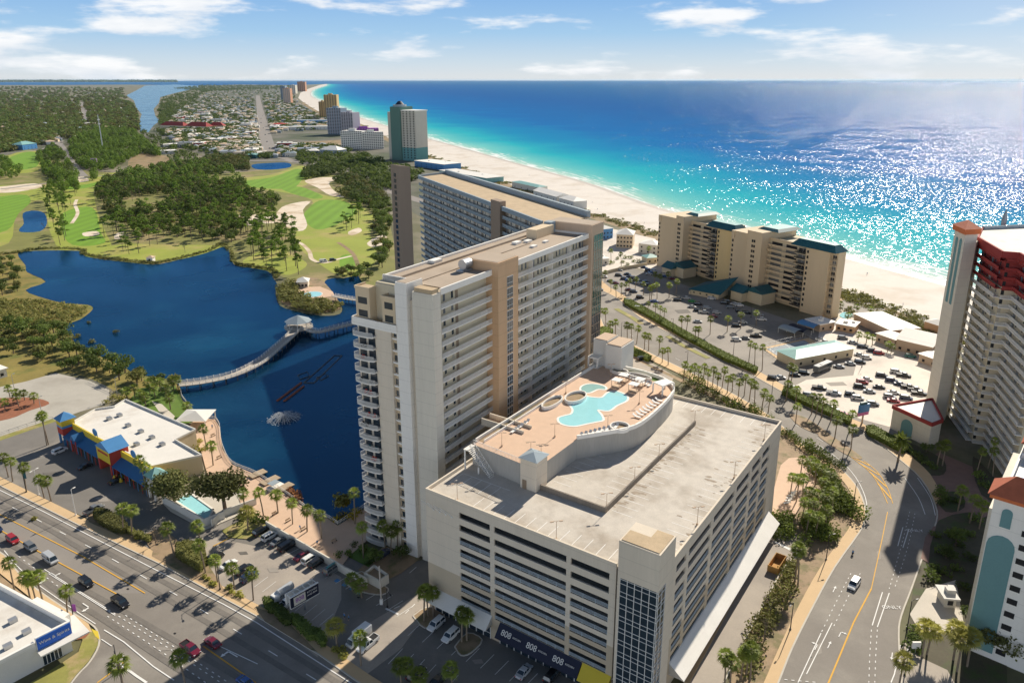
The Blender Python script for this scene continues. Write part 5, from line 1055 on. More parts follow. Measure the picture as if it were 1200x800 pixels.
far_tower('white beach hotel with grid balconies, left wing', (400.5, 174.5), (425, 175.5), 32, 18, M['offwhite'], M['white'], 10, 10, group='white beach hotel wings')
far_tower('white beach hotel with grid balconies, right wing', (425.5, 175.5), (450, 174.5), 30, 18, M['offwhite'], M['white'], 10, 10, group='white beach hotel wings')
far_tower('low purple-banded building behind the white hotel', (412, 158.5), (444, 158), 14, 30, M['purple'], M['purple'], 4, 10, group='low buildings behind the white hotel')
# ---------------------------------------------------------------- carpet of houses in the far town
HM = []
for i, (wl, rf) in enumerate((('offwhite', 'offwhite'), ('condo', 'roofdirty'), ('bluegrey', 'steel'), ('lightstone', 'bluegrey'), ('yellowwall', 'rooftan'), ('offwhite', 'umber'))):
    b = MB(); b.box(-6.5, -5, 0, 6.5, 5, 4.6+1.6*(i % 2), 0); h = 4.6+1.6*(i % 2); b.hip(-7.1, -5.6, 7.1, 5.6, h, h+2.4, 1)
    for x in (-4, 0, 4): b.box(x-.7, -5.1, 1, x+.7, -4.99, 2.6, 2)
    HM.append((b, [M[wl], M[rf], M['dark']], b.mesh('house', [M[wl], M[rf], M['dark']])))
HL = ['white-roofed house', 'tan house with a weathered roof', 'blue-grey house with a pale roof', 'pale house with a grey roof', 'yellow house with a tan roof', 'white house with a brown roof']
TOWN = [(192,158),(205,135),(238,110),(285,103.5),(338,103.5),(346,112),(352,124),(372,135),(398,143),(378,152),(320,157),(318,172),(345,172),(400,172),(402,180),(350,183),(312,186),(275,184),(215,172)]
WOOD = [(-40,108),(60,104),(140,106),(138,118),(158,150),(110,160),(60,170),(-40,176)]
ROADS = [((302,112),(304,125),(307,140),(311,160),(316,182))]
def near_road(x, y):
    for l in ROADS:
        for a, b in zip(l[:-1], l[1:]):
            if min(a[1], b[1]) <= y <= max(a[1], b[1]):
                t = (y-a[1])/(b[1]-a[1]); 
                if abs(x-(a[0]+(b[0]-a[0])*t)) < 4+(y-100)*.09: return True
    return False
BL = [(o.location.x, o.location.y, 26) for o in bpy.data.objects if o.type == 'EMPTY' and o.location.y > 700]
cand = []
for poly, n, nm in ((TOWN, 1150, 'town'), (WOOD, 260, 'wood')):
    k = 0
    while k < n:
        x, y = rnd.uniform(-40, 410), 103+(rnd.random()**.85)*85
        if not inside(poly, x, y) or near_road(x, y): continue
        X, Y = P(x, y)
        k += 1
        if any(abs(X-q[0]) < q[2] and abs(Y-q[1]) < q[2] for q in BL): continue
        cand.append((Y, X, nm, rnd.randrange(6), rnd.choice((0, 0, math.pi/2))+(.25 if nm == 'town' else rnd.uniform(0, 1)), rnd.uniform(.8, 1.5)))
cand.sort(); keep = []; grid = {}
for c in cand:
    g = (int(c[1]//19), int(c[0]//19))
    if any((g[0]+i, g[1]+j) in grid for i in (0,) for j in (0,)): continue
    grid[g] = 1; keep.append(c)
big = [MB() for _ in HM]
for i, (Y, X, nm, k, a, s) in enumerate(keep):
    if i < 290:
        o = link('house', HM[k][2], None, (X, Y, .02), a); o.scale = (s, s, 1)
        tag(o, HL[k]+(' packed into the far town by the beach' if nm == 'town' else ' half hidden in the far woods'), 'house', HL[k]+'s in the '+('far town' if nm == 'town' else 'far woods'))
    else:
        Mx = Matrix.Translation((X, Y, .02)) @ Matrix.Rotation(a, 4, 'Z') @ Matrix.Diagonal((s, s, 1, 1)); b = big[k]; n = len(b.v)
        b.v += [tuple(Mx @ Vector(v)) for v in HM[k][0].v]; b.f += [tuple(n+q for q in f) for f in HM[k][0].f]; b.m += HM[k][0].m
SM = MB(); SM.box(-14, -9, 0, 14, 9, 6, 0); SM.box(-14.4, -9.4, 6.01, 14.4, 9.4, 6.7, 1); SM.box(-6, -3, 6.71, -3, 0, 8, 2); SM.box(5, 2, 6.71, 7, 4, 7.8, 2); SM.box(-11, -9.2, .5, 11, -9.01, 3.4, 2); n_ = 0
SMM = [SM.mesh('store', [M[a_], M[b_], M['doorgrey']]) for a_, b_ in (('offwhite', 'white'), ('condo', 'offwhite'), ('lightstone', 'steel'), ('red', 'white'))]
while n_ < 46:
    x, y = rnd.uniform(190, 400), rnd.uniform(112, 184)
    if inside(TOWN, x, y) and not near_road(x-4, y) and not near_road(x+4, y): o = link('store', SMM[n_ % 4], None, (*P(x, y), .03), rnd.choice((.2, .2+math.pi/2))); s_ = rnd.uniform(.7, 1.4); o.scale = (s_, s_, rnd.uniform(.9, 1.6)); tag(o, ('large white flat-roofed store', 'large tan store with a pale roof', 'pale store with a grey roof', 'red-walled store with a white roof')[n_ % 4]+' among the far town houses', 'store', ('white', 'tan', 'pale', 'red')[n_ % 4]+' stores in the far town'); n_ += 1
allb = MB(); am = []
for b, h in zip(big, HM):
    n = len(allb.v); allb.v += b.v; allb.f += [tuple(n+q for q in f) for f in b.f]; allb.m += [m+len(am) for m in b.m]; am += h[1]
tag(allb.build('distant_houses', am), 'carpet of tiny pale houses running to the horizon along the coast', 'houses', kind='stuff')
print('houses', len(keep))
# ---------------------------------------------------------------- colourful shop by the lake
SB0, SB1 = (69, 519), (181, 588)
sh = thing('souvenir_shop', 'bright yellow, red and blue souvenir shop with a flat white roof beside the lake', 'shop', P(*SB0), ang(SB0, SB1))
SL = math.dist(P(*SB0), P(*SB1)); sz = 6.6
rl = [W2L(sh, P(*q, sz)) for q in ((84, 495), (178, 546), (236, 533), (205, 515), (229, 503), (147, 468), (134, 476), (112, 479))]; print('shop', SL, rl)
b = MB(); b.prism(rl, 0, sz-.4, 0, 1); b.build('wall', [M['yellowwall'], M['roofwhite']], sh)
for q_ in ((150,498),(165,505),(178,512),(140,486),(190,520),(160,520),(128,490)):
    x_, y_ = W2L(sh, P(*q_, sz)); b = MB(); b.box(x_-.9, y_-.7, sz-.39, x_+.9, y_+.7, sz+.5); b.box(x_-.5, y_-.5, sz+.51, x_+.5, y_+.5, sz+.62); b.build('roof_unit', M['steel'], sh)
b = MB()
for i in range(len(rl)): p, q = rl[i-1], rl[i]; b.obox(((p[0]+q[0])/2, (p[1]+q[1])/2), q[0]-p[0], q[1]-p[1], .35, math.dist(p, q), sz-.399, sz+.25)
b.build('parapet', M['offwhite'], sh)
yf = rl[0][1]; f = lambda t: SL*t
def segbox(name, t0, t1, y0, y1, z0, z1, m): b = MB(); b.box(f(t0), y0, z0, f(t1), y1, z1); return b.build(name, m, sh)
ys = max(1.5, min(rl[0][1], 4.))
segbox('facade', .07, .97, ys-.5, ys-.05, 0, 7.4, M['signyellow'])
for t0, t1 in ((.06, .46), (.60, .93)):
    awning(sh, f(t0), f(t1), ys-.5, 5.2, 3.4, 3.4, M['awningblue'])
    n = int((f(t1)-f(t0))/2.4)
    for i in range(n+1): b = MB(); x = f(t0)+.2+(f(t1)-f(t0)-.4)*i/n; b.tube([(x, ys-3.7, 0), (x, ys-3.7, 3.2)], .12, 6); b.build('post', M['shopred'] if i % 2 else M['shopblue'], sh)
    b = MB(); b.box(f(t0), ys-.6, .8, f(t1), ys-.51, 2.9); sw = b.build('shop_window', M['glass'], sh); r = MB()
    for i in range(n*2+1): x = f(t0)+(f(t1)-f(t0))*i/(n*2); r.box(x-.06, ys-.7, .75, x+.06, ys-.61, 3.); 
    r.build('window_frame', M['white'], sw)
def gate(x0, x1, h, m1, m2, peak):
    b = MB(); y0, y1 = ys-4.4, ys+2.; b.box(x0, y0+.4, 0, x0+.9, y1, h, 1); b.box(x1-.9, y0+.4, 0, x1, y1, h, 1); b.box(x0+.9, y0+.4, 4., x1-.9, y1, h, 0); mx = (x0+x1)/2
    b.quad([(x0, y0+.38, 4.), (x1, y0+.38, 4.), (x1, y0+.38, h), (mx, y0+.38, h+peak-.1), (x0, y0+.38, h)], 0); b.box(x0+1, y0+.3, h-1.6, x1-1, y0+.375, h-.9, 1)
    e = b.build('entrance_gable', [m1, m2], sh); r = MB(); r.hip(x0-.5, y0+.2, x1+.5, y1+.3, h+.01, h+peak, 0, 'y', True); r.build('gable_roof', M['shopblue'], e); c = MB(); t_ = np.linspace(0, 2*math.pi, 17)[:-1]; c.quad([(mx+.7*math.cos(t), y0+.33, h+.5+.7*math.sin(t)) for t in t_]); c.build('round_emblem', M['shopred'], e)
gate(f(.465), f(.60), 8.2, M['signyellow'], M['shopred'], 2.6)
def turret(x0, x1, h, m1, m2, roofm, peak):
    b = MB(); y0, y1 = ys-3.6, ys+.6
    for x in (x0, x1-.6):
        for y in (y0, y1-.6): b.box(x, y, 0, x+.6, y+.6, 3.8, 2)
    b.box(x0, y0, 3.8, x1, y1, 6.2, 0); b.box(x0, y0, 6.21, x1, y1, 7., 2); b.box(x0, y0, 7.01, x1, y1, h, 1); e = b.build('corner_turret', [m1, m2, M['shopblue'] if m1 == M['shopred'] else M['white']], sh)
    r = MB(); c = ((x0+x1)/2, (y0+y1)/2); r.pyramid([(x0-.6, y0-.6), (x1+.6, y0-.6), (x1+.6, y1+.6), (x0-.6, y1+.6)], h+.01, (*c, h+peak)); r.build('turret_roof', roofm, e)
turret(f(0), f(.065), 9.2, M['shopred'], M['signyellow'], M['shopblue'], 2.3)
turret(f(.94), f(1.0), 7.6, M['white'], M['white'], M['tealpale'], 2.2)
b = MB(); y0 = ys-4.2; b.hip(f(.16), y0, f(.22), ys-.4, 4.6, 6.6, 0, 'y', True); g = b.build('porch_roof', M['awningblue'], sh)
b = MB(); b.tube([(f(.165), y0+.3, 0), (f(.165), y0+.3, 4.6)], .22, 6); b.build('post', M['shopred'], sh); b = MB(); b.tube([(f(.215), y0+.3, 0), (f(.215), y0+.3, 4.6)], .22, 6); b.build('post', M['shopred'], sh)
for t_ in (.34, .735):
    b = MB(); x = f(t_); tt = np.linspace(0, 2*math.pi, 17)[:-1]
    b.quad([(x+1.5*math.cos(a), ys-.62, 9.0+1.3*math.sin(a)) for a in tt]); b.quad([(x+1.5*math.cos(a), ys-.4, 9.0+1.3*math.sin(a)) for a in tt][::-1])
    for i in range(16): a, c = tt[i], tt[(i+1) % 16]; b.quad([(x+1.5*math.cos(a), ys-.62, 9+1.3*math.sin(a)), (x+1.5*math.cos(a), ys-.4, 9+1.3*math.sin(a)), (x+1.5*math.cos(c), ys-.4, 9+1.3*math.sin(c)), (x+1.5*math.cos(c), ys-.62, 9+1.3*math.sin(c))])
    b.tube([(x-1, ys-.3, 6), (x-1, ys-.3, 8.4)], .1, 5); b.tube([(x+1, ys-.3, 6), (x+1, ys-.3, 8.4)], .1, 5); b.build('round_sign', M['shopblue'], sh)
b = MB(); b.box(f(.84), ys-.75, 5.4, f(.935), ys-.52, 7.3); b.build('banner', M['white'], sh)
# ---------------------------------------------------------------- drink store at the left bottom corner
WH = 7.6
wq = [P(41, 748, WH), P(82, 727.5, WH), P(-60, 652, WH), P(-160, 720, WH), P(-60, 800, WH)]
ws = thing('drink_store', 'white flat-roofed drink store with a blue sign band at the street corner', 'store', wq[0], math.atan2(wq[1][1]-wq[0][1], wq[1][0]-wq[0][0]))
wl_ = [W2L(ws, p) for p in wq]; WL = wl_[1][0]; print('store', wl_)
b = MB(); b.prism(inset(wl_, .35), 0, WH-1.4, 0, 1); b.build('wall', [M['offwhite'], M['roofwhite']], ws)
for q_ in ((14,722),(30,735),(8,752)):
    x_, y_ = W2L(ws, P(*q_, WH)); b = MB(); b.box(x_-.8, y_-.6, WH-1.39, x_+.8, y_+.6, WH-.5); b.build('roof_unit', M['steel'], ws)
b = MB(); b.box(0, 0, WH-2.8, WL, .6, WH, 0)
for i in range(5):
    if i != 1: p, q = wl_[i-1], wl_[i]; d = Vector(q)-Vector(p); b.obox(((p[0]+q[0])/2, (p[1]+q[1])/2), d.x, d.y, .6, d.length-.7, WH-1.5, WH-(.004 if i == 2 else .6))
d = (Vector(wl_[2])-Vector(wl_[1])).normalized(); c = Vector(wl_[1])+d*9+Vector((d.y, -d.x))*1.0; b.obox((c.x, c.y), d.x, d.y, 1.5, 12, WH-2.6, WH-.5); b.build('parapet', M['white'], ws)
b = MB(); b.box(.1, -.2, WH-2.9, WL-.1, -.01, WH-.25); sg = b.build('sign_band', M['signblue'], ws)
text('sign_lettering', 'Wine & Spirits', 1.0, M['white'], sg, (WL/2, -.24, WH-1.45), (math.pi/2, 0, 0), .04)
b = MB(); b.box(-.2, -2.4, WH-3.3, WL+2.6, -.02, WH-3.0); b.box(WL+.02, -.02, WH-3.3, WL+2.6, 6, WH-3.); b.build('entrance_canopy', M['offwhite'], ws)
b = MB(); b.box(.6, .2, .2, WL-2.5, .29, 3.6); sw = b.build('shop_window', M['glass'], ws); r = MB(); [r.box(x-.06, .1, .2, x+.06, .19, 3.6) for x in np.linspace(.6, WL-2.5, 6)]; r.build('window_frame', M['rail'], sw)
# ---------------------------------------------------------------- walls, boardwalk, docks
def wall_thing(name, label, cat, pts, h, th, m, px=True, z=0.):
    pts = [P(*p) for p in pts] if px else pts
    t = MB(); o = pts[0]
    for p, q in zip(pts[:-1], pts[1:]):
        d = math.dist(p, q); t.obox(((p[0]+q[0])/2-o[0], (p[1]+q[1])/2-o[1]), q[0]-p[0], q[1]-p[1], th, d+th*.98, 0, h)
    e = t.build(name, m); e.location = (o[0], o[1], z); return tag(e, label, cat)
wall_thing('garden_wall', 'long white garden wall between the parked cars and the palm terrace', 'wall', [(313, 619), (405, 673), (430, 686)], 2.3, .35, M['lightstone'])
wall_thing('pool_wall', 'white wall round the small blue pool beside the street', 'wall', [(192, 590), (240, 617), (263, 608)], 2.6, .35, M['offwhite'])
wall_thing('pool_wall', 'white wall from the small blue pool to the bushes', 'wall', [(249, 617), (262, 606), (300, 592)], 2.4, .35, M['offwhite'])
wall_thing('boundary_wall', 'beige block wall between the beach houses and the parking lot', 'wall', [(692, 326), (722, 318), (758, 311)], 2.2, .4, M['yellowwall'])
pl_ = [P(428+dx, 681+dy) for dx, dy in ((0, 0), (11, -9), (27, 2), (17, 9))]
b = MB(); o = pl_[0]; lp = [(p[0]-o[0], p[1]-o[1]) for p in pl_]
for i in range(4): p, q = lp[i-1], lp[i]; b.obox(((p[0]+q[0])/2, (p[1]+q[1])/2), q[0]-p[0], q[1]-p[1], .35, math.dist(p, q)+.3, 0, 2.6)
b.quad([(*p, 1.9) for p in lp], 1); e = b.build('corner_planter', [M['lightstone'], M['soil']]); e.location = (o[0], o[1], .01); tag(e, 'square white planter with a palm at the end of the garden wall', 'planter')
kp = [P(*q) for q in ((206, 588), (222, 578), (250, 598), (243, 612))]; b = MB(); o = kp[0]; lp = [(p[0]-o[0], p[1]-o[1]) for p in kp]; b.quad([(*p, .05) for p in lp][::-1]); 
for i in range(4): p, q = lp[i-1], lp[i]; b.obox(((p[0]+q[0])/2, (p[1]+q[1])/2), q[0]-p[0], q[1]-p[1], .5, math.dist(p, q)+.45, 0, .25, 1)
e = b.build('swimming_pool', [M['pool'], M['white']]); e.location = (o[0], o[1], .25); tag(e, 'small rectangular blue pool inside white walls under the oaks', 'pool')
def boardwalk(name, label, line, w_, z, sm=5, spacing=5., piles=True, rails=True, cat='boardwalk', mt='woodgrey'):
    line = smooth([P(*p, z) for p in line], sm, False); o = line[0]; loc = [(p[0]-o[0], p[1]-o[1]) for p in line]
    t = thing(name, label, cat, o); b = MB(); add_strip(b, loc, w_, z, .3); b.build('deck', M[mt], t)
    seg = [math.dist(p, q) for p, q in zip(loc[:-1], loc[1:])]; tot = sum(seg); n = int(tot/spacing); pb = MB(); pb.tube([(0, 0, -.6), (0, 0, z-.3)], .2, 6); places = []; rp = []
    for side in ((-1, 1) if rails else ()):
        off = []
        for i, p in enumerate(loc): d = (Vector(loc[min(i+1, len(loc)-1)])-Vector(loc[max(i-1, 0)])).normalized(); off.append((p[0]-d.y*side*(w_/2-.12), p[1]+d.x*side*(w_/2-.12)))
        r = MB(); acc = 0.; nxt = 0.
        for p, q in zip(off[:-1], off[1:]):
            d = math.dist(p, q)
            if d < .01: continue
            for dz in (.35, .7, 1.05): r.obox(((p[0]+q[0])/2, (p[1]+q[1])/2), q[0]-p[0], q[1]-p[1], .08, d+.04, z+dz-.09, z+dz)
            while nxt <= acc+d:
                f = (nxt-acc)/d; x, y = p[0]+(q[0]-p[0])*f, p[1]+(q[1]-p[1])*f; r.box(x-.1, y-.1, z, x+.1, y+.1, z+1.25); nxt += 2.5
                if int(nxt/2.5) % 2 == 0: places.append((x, y, 0, 0))
            acc += d
        r.build('railing', M['white'], t)
    if piles: repeat(t, 'pile', pb, M['pile'], places)
    return t
boardwalk('boardwalk', 'long curved grey boardwalk on piles from the shore to the lake gazebo', [(211, 450), (240, 446.5), (275, 438.5), (305, 423.5), (328, 404.5), (341, 393), (348, 385)], 4.2, 2.4)
boardwalk('boardwalk', 'shaded boardwalk on piles from the gazebo to the lake tower', [(356, 384), (372, 388.5), (395, 383.5), (430, 375), (470, 366)], 3.6, 2.4)
boardwalk('boardwalk', 'short boardwalk on piles from the pool peninsula to the tower', [(391, 346.5), (410, 350), (430, 352), (470, 352)], 3.2, 2.4)
gz = thing('gazebo', 'eight-sided gazebo with a pale blue roof on the lake boardwalk', 'gazebo', P(350, 383, 2.4)); c8 = lambda r, a=.2: [(r*math.cos(t+a), r*math.sin(t+a)) for t in np.linspace(0, 2*math.pi, 9)[:-1]]
b = MB(); b.prism(c8(7.0), 2.0, 2.42); b.build('floor', M['woodgrey'], gz); b = MB(); b.pyramid(c8(6.6), 5.6, (0, 0, 8.6)); b.build('roof', M['bluegrey'], gz)
for p in c8(5.6): b = MB(); b.tube([(*p, 2.4), (*p, 5.7)], .18, 6); b.build('post', M['white'], gz); b = MB(); b.tube([(*p, -.5), (*p, 2.)], .25, 6); b.build('pile', M['pile'], gz)
b = MB()
for i in range(8): p, q = c8(6.8)[i-1], c8(6.8)[i]; railrun(b, p, q, 2.42, 1.1, .45)
b.build('railing', M['white'], gz)
def fence(name, label, line, h, m, z=0., sm=4, px=True, step=.5):
    line = [P(*p) for p in line] if px else line
    if sm: line = smooth(line, sm, False)
    o = line[0]; b = MB()
    for p, q in zip(line[:-1], line[1:]):
        if math.dist(p, q) > .05: railrun(b, (p[0]-o[0], p[1]-o[1]), (q[0]-o[0], q[1]-o[1]), 0, h, step, .06); b.obox(((p[0]+q[0])/2-o[0], (p[1]+q[1])/2-o[1]), q[0]-p[0], q[1]-p[1], .06, math.dist(p, q), h*.45, h*.45+.08)
    e = b.build(name, m); e.location = (o[0], o[1], z); return tag(e, label, 'railing' if 'railing' in name else 'fence')
fence('railing', 'white wavy railing along the lakeside promenade', [(240, 490.5), (252, 492), (257.5, 500), (258.5, 512), (262, 527), (272, 544), (298, 555.5), (318, 567.5)], 1.2, M['white'], .3)
fence('railing', 'white railing along the palm terrace above the lake', [(320, 569), (358, 596), (386, 609), (396, 616), (430, 594)], 1.2, M['white'], .35, 0)
fence('railing', 'white railing along the lawn edge between boardwalk and promenade', [(211, 452), (213, 465), (221, 476), (228, 489)], 1.2, M['white'], .12, 0)
fence('fence', 'wire fence between the gravel lot and the shop lot', [(0, 511), (32, 500), (62, 492)], 1.3, M['steel'], 0, 0, step=2.4)
fence('fence', 'wire fence behind the gravel lot', [(105, 447), (130, 459), (152, 470)], 1.5, M['steel'], 0, 0, step=2.4)
for i, (p, q, lb_) in enumerate((((293, 558), (311, 550.5), 'leftmost of the three small docks below the terrace'), ((307, 566.5), (326, 557.5), 'middle of the three small docks below the terrace'), ((323, 575.5), (342, 565.5), 'rightmost of the three small docks below the terrace'))):
    boardwalk('dock', 'wooden '+lb_, [p, q], 3., .9, 1, 4., rails=False, cat='dock', mt='wood')
cp = thing('canopy', 'small white square canopy roof at the promenade corner', 'canopy', P(231, 497)); b = MB(); b.pyramid([(-5.5, -5), (5.5, -5), (5.5, 5), (-5.5, 5)], 3.6, (0, 0, 5.4)); b.build('roof', M['offwhite'], cp)
for x in (-5, 5):
    for y in (-4.5, 4.5): b = MB(); b.tube([(x, y, 0), (x, y, 3.6)], .2, 6); b.build('post', M['white'], cp)
# ---------------------------------------------------------------- plant meshes
rg = np.random.default_rng(5)
def leaf_cloud(blobs, n, size, flat=.0, seed=0, shell=.55):
    """leaf-clump faces scattered through the volume of several ellipsoids (cx,cy,cz,rx,ry,rz)"""
    g = np.random.default_rng(seed); bl = np.array(blobs, float); wts = (bl[:, 3]*bl[:, 4]*bl[:, 5])**.67; wts /= wts.sum()
    k = g.choice(len(bl), n, p=wts); d = g.normal(size=(n, 3)); d /= np.linalg.norm(d, axis=1)[:, None]; r = shell+(1-shell)*g.random(n)**.5; r *= 1+.12*g.normal(size=n)
    c = bl[k, :3]+d*bl[k, 3:]*r[:, None]; nrm = d*.9+g.normal(size=(n, 3))*.75+np.array([0, 0, .35]); nrm /= np.linalg.norm(nrm, axis=1)[:, None]
    u = np.cross(nrm, g.normal(size=(n, 3))); u /= np.linalg.norm(u, axis=1)[:, None]; v = np.cross(nrm, u); s = size*(.6+.8*g.random(n))[:, None]
    V = np.stack([c-u*s*.5, c-v*s*.33, c+u*s*.5, c+v*s*.33], 1).reshape(-1, 3)
    b = MB(); b.v = [tuple(p) for p in V.tolist()]; b.f = [(4*i, 4*i+1, 4*i+2, 4*i+3) for i in range(n)]; b.m = [0]*n
    return b
def oak_shape(seed, h=8.5, r=4.6, n=420, size=1.05):
    g = random.Random(seed); bl = []
    for i in range(9): a = g.uniform(0, 6.3); q = r*g.uniform(.15, .68); s = r*g.uniform(.34, .52); bl.append((q*math.cos(a), q*math.sin(a), h*g.uniform(.48, .72), s, s, s*.75))
    bl.append((0, 0, h*.68, r*.55, r*.55, h*.25))
    t = MB(); t.tube([(0, 0, 0), (.1, .05, h*.3), (0, .1, h*.55)], r*.075, 6, 0, r*.045)
    for i in range(5): x = bl[i]; t.tube([(0, 0, h*.3), (x[0]*.5, x[1]*.5, h*.45), (x[0], x[1], x[2])], r*.035, 5, 0, r*.012)
    return t, leaf_cloud(bl, n, size, seed=seed)
def pine_shape(seed, h=14., r=3.6, n=330, size=1.0):
    g = random.Random(seed); bl = []; t = MB(); lx, ly = g.uniform(-.8, .8), g.uniform(-.8, .8); t.tube([(0, 0, 0), (lx*.4, ly*.4, h*.5), (lx, ly, h*.93)], .24, 6, 0, .09)
    for i in range(9):
        a = g.uniform(0, 6.3); z = h*g.uniform(.6, .92); q = r*g.uniform(.25, .75)*(1.15-(z/h-.6)); x, y = lx*z/h+q*math.cos(a), ly*z/h+q*math.sin(a); s = r*g.uniform(.3, .46); bl.append((x, y, z, s, s, s*.42))
        t.tube([(lx*z/h, ly*z/h, z-.6), (x, y, z)], .08, 4, 0, .03)
    bl.append((lx, ly, h*.93, r*.4, r*.4, r*.28))
    return t, leaf_cloud(bl, n, size, seed=seed, shell=.4)
def palm_shape(seed, h=7., nf=22, L=1.75, lean=.3):
    g = random.Random(seed); t = MB(); a0 = g.uniform(0, 6.3); lx, ly = lean*math.cos(a0), lean*math.sin(a0)
    t.tube([(0, 0, 0), (lx*.3, ly*.3, h*.45), (lx, ly, h)], .2, 7, 0, .17); t.tube([(lx, ly, h-.9), (lx, ly, h+.15)], .32, 7, 0, .26)
    c = MB()
    for i in range(nf):
        a = i*2.39996+g.uniform(-.2, .2); e = math.radians(-42+118*((i+.5)/nf)+g.uniform(-8, 8)); d = Vector((math.cos(a)*math.cos(e), math.sin(a)*math.cos(e), math.sin(e))); ro = Vector((lx, ly, h)); m = ro+d*L*.5; side = d.cross(Vector((0, 0, 1))).normalized(); up = side.cross(d)
        c.quad([ro+side*.04, m+side*.05, m-side*.05, ro-side*.04])
        for j in range(-4, 5):
            f = j/4*1.05; q = (d*math.cos(f)+side*math.sin(f)).normalized(); ln = L*.72*(1.08-.12*abs(j)/4)*g.uniform(.8, 1.2); tip = m+q*ln+Vector((0, 0, -.28*ln)); mid = m+q*ln*.55+up*.04; wv = q.cross(up).normalized()*.105
            c.quad([m, mid+wv, tip, mid-wv])
    return t, c
def date_palm_shape(seed, h=8.):
    g = random.Random(seed); t = MB(); t.tube([(0, 0, 0), (.1, 0, h*.5), (0, 0, h)], .36, 8, 0, .3); c = MB()
    for i in range(44):
        a = i*2.39996; e = math.radians(-25+95*((i+.5)/44)); L = 3.6*g.uniform(.85, 1.1); pts = []
        for k in range(7): s = k/6; x = L*s*math.cos(e); z = h+L*s*math.sin(e)-1.5*s*s*math.cos(e); pts.append(Vector((math.cos(a)*x, math.sin(a)*x, z)))
        sd = Vector((-math.sin(a), math.cos(a), 0))
        for k in range(6):
            w0 = .55*math.sin(math.pi*(.15+.8*k/6)); w1 = .55*math.sin(math.pi*(.15+.8*(k+1)/6))
            for sg in (-1, 1): c.quad([pts[k], pts[k+1], pts[k+1]+sd*sg*w1+Vector((0, 0, -.2)), pts[k]+sd*sg*w0+Vector((0, 0, -.2))])
    return t, c
def bush_shape(seed, r=1.6, h=1.6, n=110, size=.6):
    g = random.Random(seed); return leaf_cloud([(g.uniform(-.5, .5)*r, g.uniform(-.5, .5)*r, h*g.uniform(.3, .55), r*.6, r*.6, h*.5) for _ in range(4)], n, size, seed=seed, shell=.5)
def bare_shape(seed, h=6.5):
    g = random.Random(seed); t = MB()
    def br(p, d, l, r, k):
        q = p+d*l; t.tube([p, q], r, 4, 0, r*.6)
        if k:
            for _ in range(3): e = (d+Vector((g.uniform(-.8, .8), g.uniform(-.8, .8), g.uniform(-.2, .6)))).normalized(); br(q, e, l*.68, r*.55, k-1)
    br(Vector((0, 0, 0)), Vector((0, 0, 1)), h*.32, .16, 4); return t
KIND = {}
def kind(nm, shapes, leaf): KIND[nm] = [(t.mesh('trunk', [M['palmtrunk' if 'palm' in nm else 'trunk']]), c.mesh('crown', [M[leaf]]), t, c, leaf) for t, c in shapes]
kind('oak', [oak_shape(i, 8.+i*.5, 4.4+.3*i) for i in range(5)], 'oak')
kind('olive_oak', [oak_shape(i+20, 6.5+i*.5, 4.+.3*i) for i in range(3)], 'olive')
kind('pine', [pine_shape(i, 12.5+i, 3.4+.15*i) for i in range(5)], 'pine')
kind('palm', [palm_shape(i, 6.6+.35*i, lean=.2+.12*i) for i in range(5)], 'palm')
kind('tall_palm', [palm_shape(i+30, 10.+.6*i, lean=.5+.2*i) for i in range(3)], 'palm')
kind('short_palm', [palm_shape(i+40, 3.4+.3*i, nf=20) for i in range(3)], 'palm')
kind('olive_palm', [palm_shape(i+50, 6.2+.4*i, nf=26, L=2.) for i in range(3)], 'palmolive')
kind('date_palm', [date_palm_shape(3)], 'palm')
kind('big_oak', [oak_shape(70, 10, 6.8, 3600, .72), oak_shape(71, 10.5, 7.4, 4000, .72)], 'oliveoak')
def plant(nm, loc, label, cat, group=None, sc=1., a=None, z=0., oname=None):
    k = rnd.choice(KIND[nm]); o = thing(oname or ({'oak': 'oak_tree', 'olive_oak': 'oak_tree', 'big_oak': 'oak_tree', 'pine': 'pine_tree', 'date_palm': 'date_palm'}.get(nm, 'palm_tree')), label, cat, loc, rnd.uniform(0, 6.3) if a is None else a, z, group)
    o.scale = (sc*rnd.uniform(.92, 1.08),)*2+(sc*rnd.uniform(.9, 1.1),)
    link('trunk', k[0], o); link('crown', k[1], o); return o
ORD = ['leftmost', 'second from the left', 'third from the left', 'fourth from the left', 'fifth from the left', 'sixth from the left', 'seventh from the left', 'eighth from the left', 'ninth from the left', 'tenth from the left', 'eleventh from the left', 'twelfth from the left', 'thirteenth from the left', 'fourteenth from the left', 'fifteenth from the left', 'sixteenth from the left']
def ordinal(i, n):
    if n == 1: return ''
    if n == 2: return ('the left one ', 'the right one ')[i]
    if i == n-1: return 'the rightmost '
    return ('the '+ORD[i]+' ' if i < len(ORD) else 'the %d-th from the left ' % (i+1))
def palms(pts, place, nm='palm', word='cabbage palm', sc=1., z=0.):
    pts = sorted(pts)
    for i, p in enumerate(pts):
        od = ordinal(i, len(pts)).strip()
        plant(nm, P(*p, z), word+' '+place+(', '+od if od else ''), 'palm tree', 'palms '+place if len(pts) > 1 else None, sc, z=z)
palms([(10,559),(15,564),(31,576),(52,584),(60,587)], 'on the verge before the souvenir shop')
palms([(12,466),(20,470),(29,469),(40,473),(22,476),(6,480)], 'on the red mulch bed', 'short_palm', 'small palm')
palms([(55,522),(57,521)], 'left of the souvenir shop', 'tall_palm', 'tall palm')
palms([(174,582),(177,580)], 'in front of the white shop turret', 'tall_palm', 'tall palm')
palms([(145,625),(155,628)], 'rising from the clipped oval hedge', 'palm', 'palm')
palms([(204,651),(237,645),(241,671)], 'beside the triangular hedge')
palms([(255,682),(275,690),(297,703)], 'between the north sidewalk and the first parked cars')
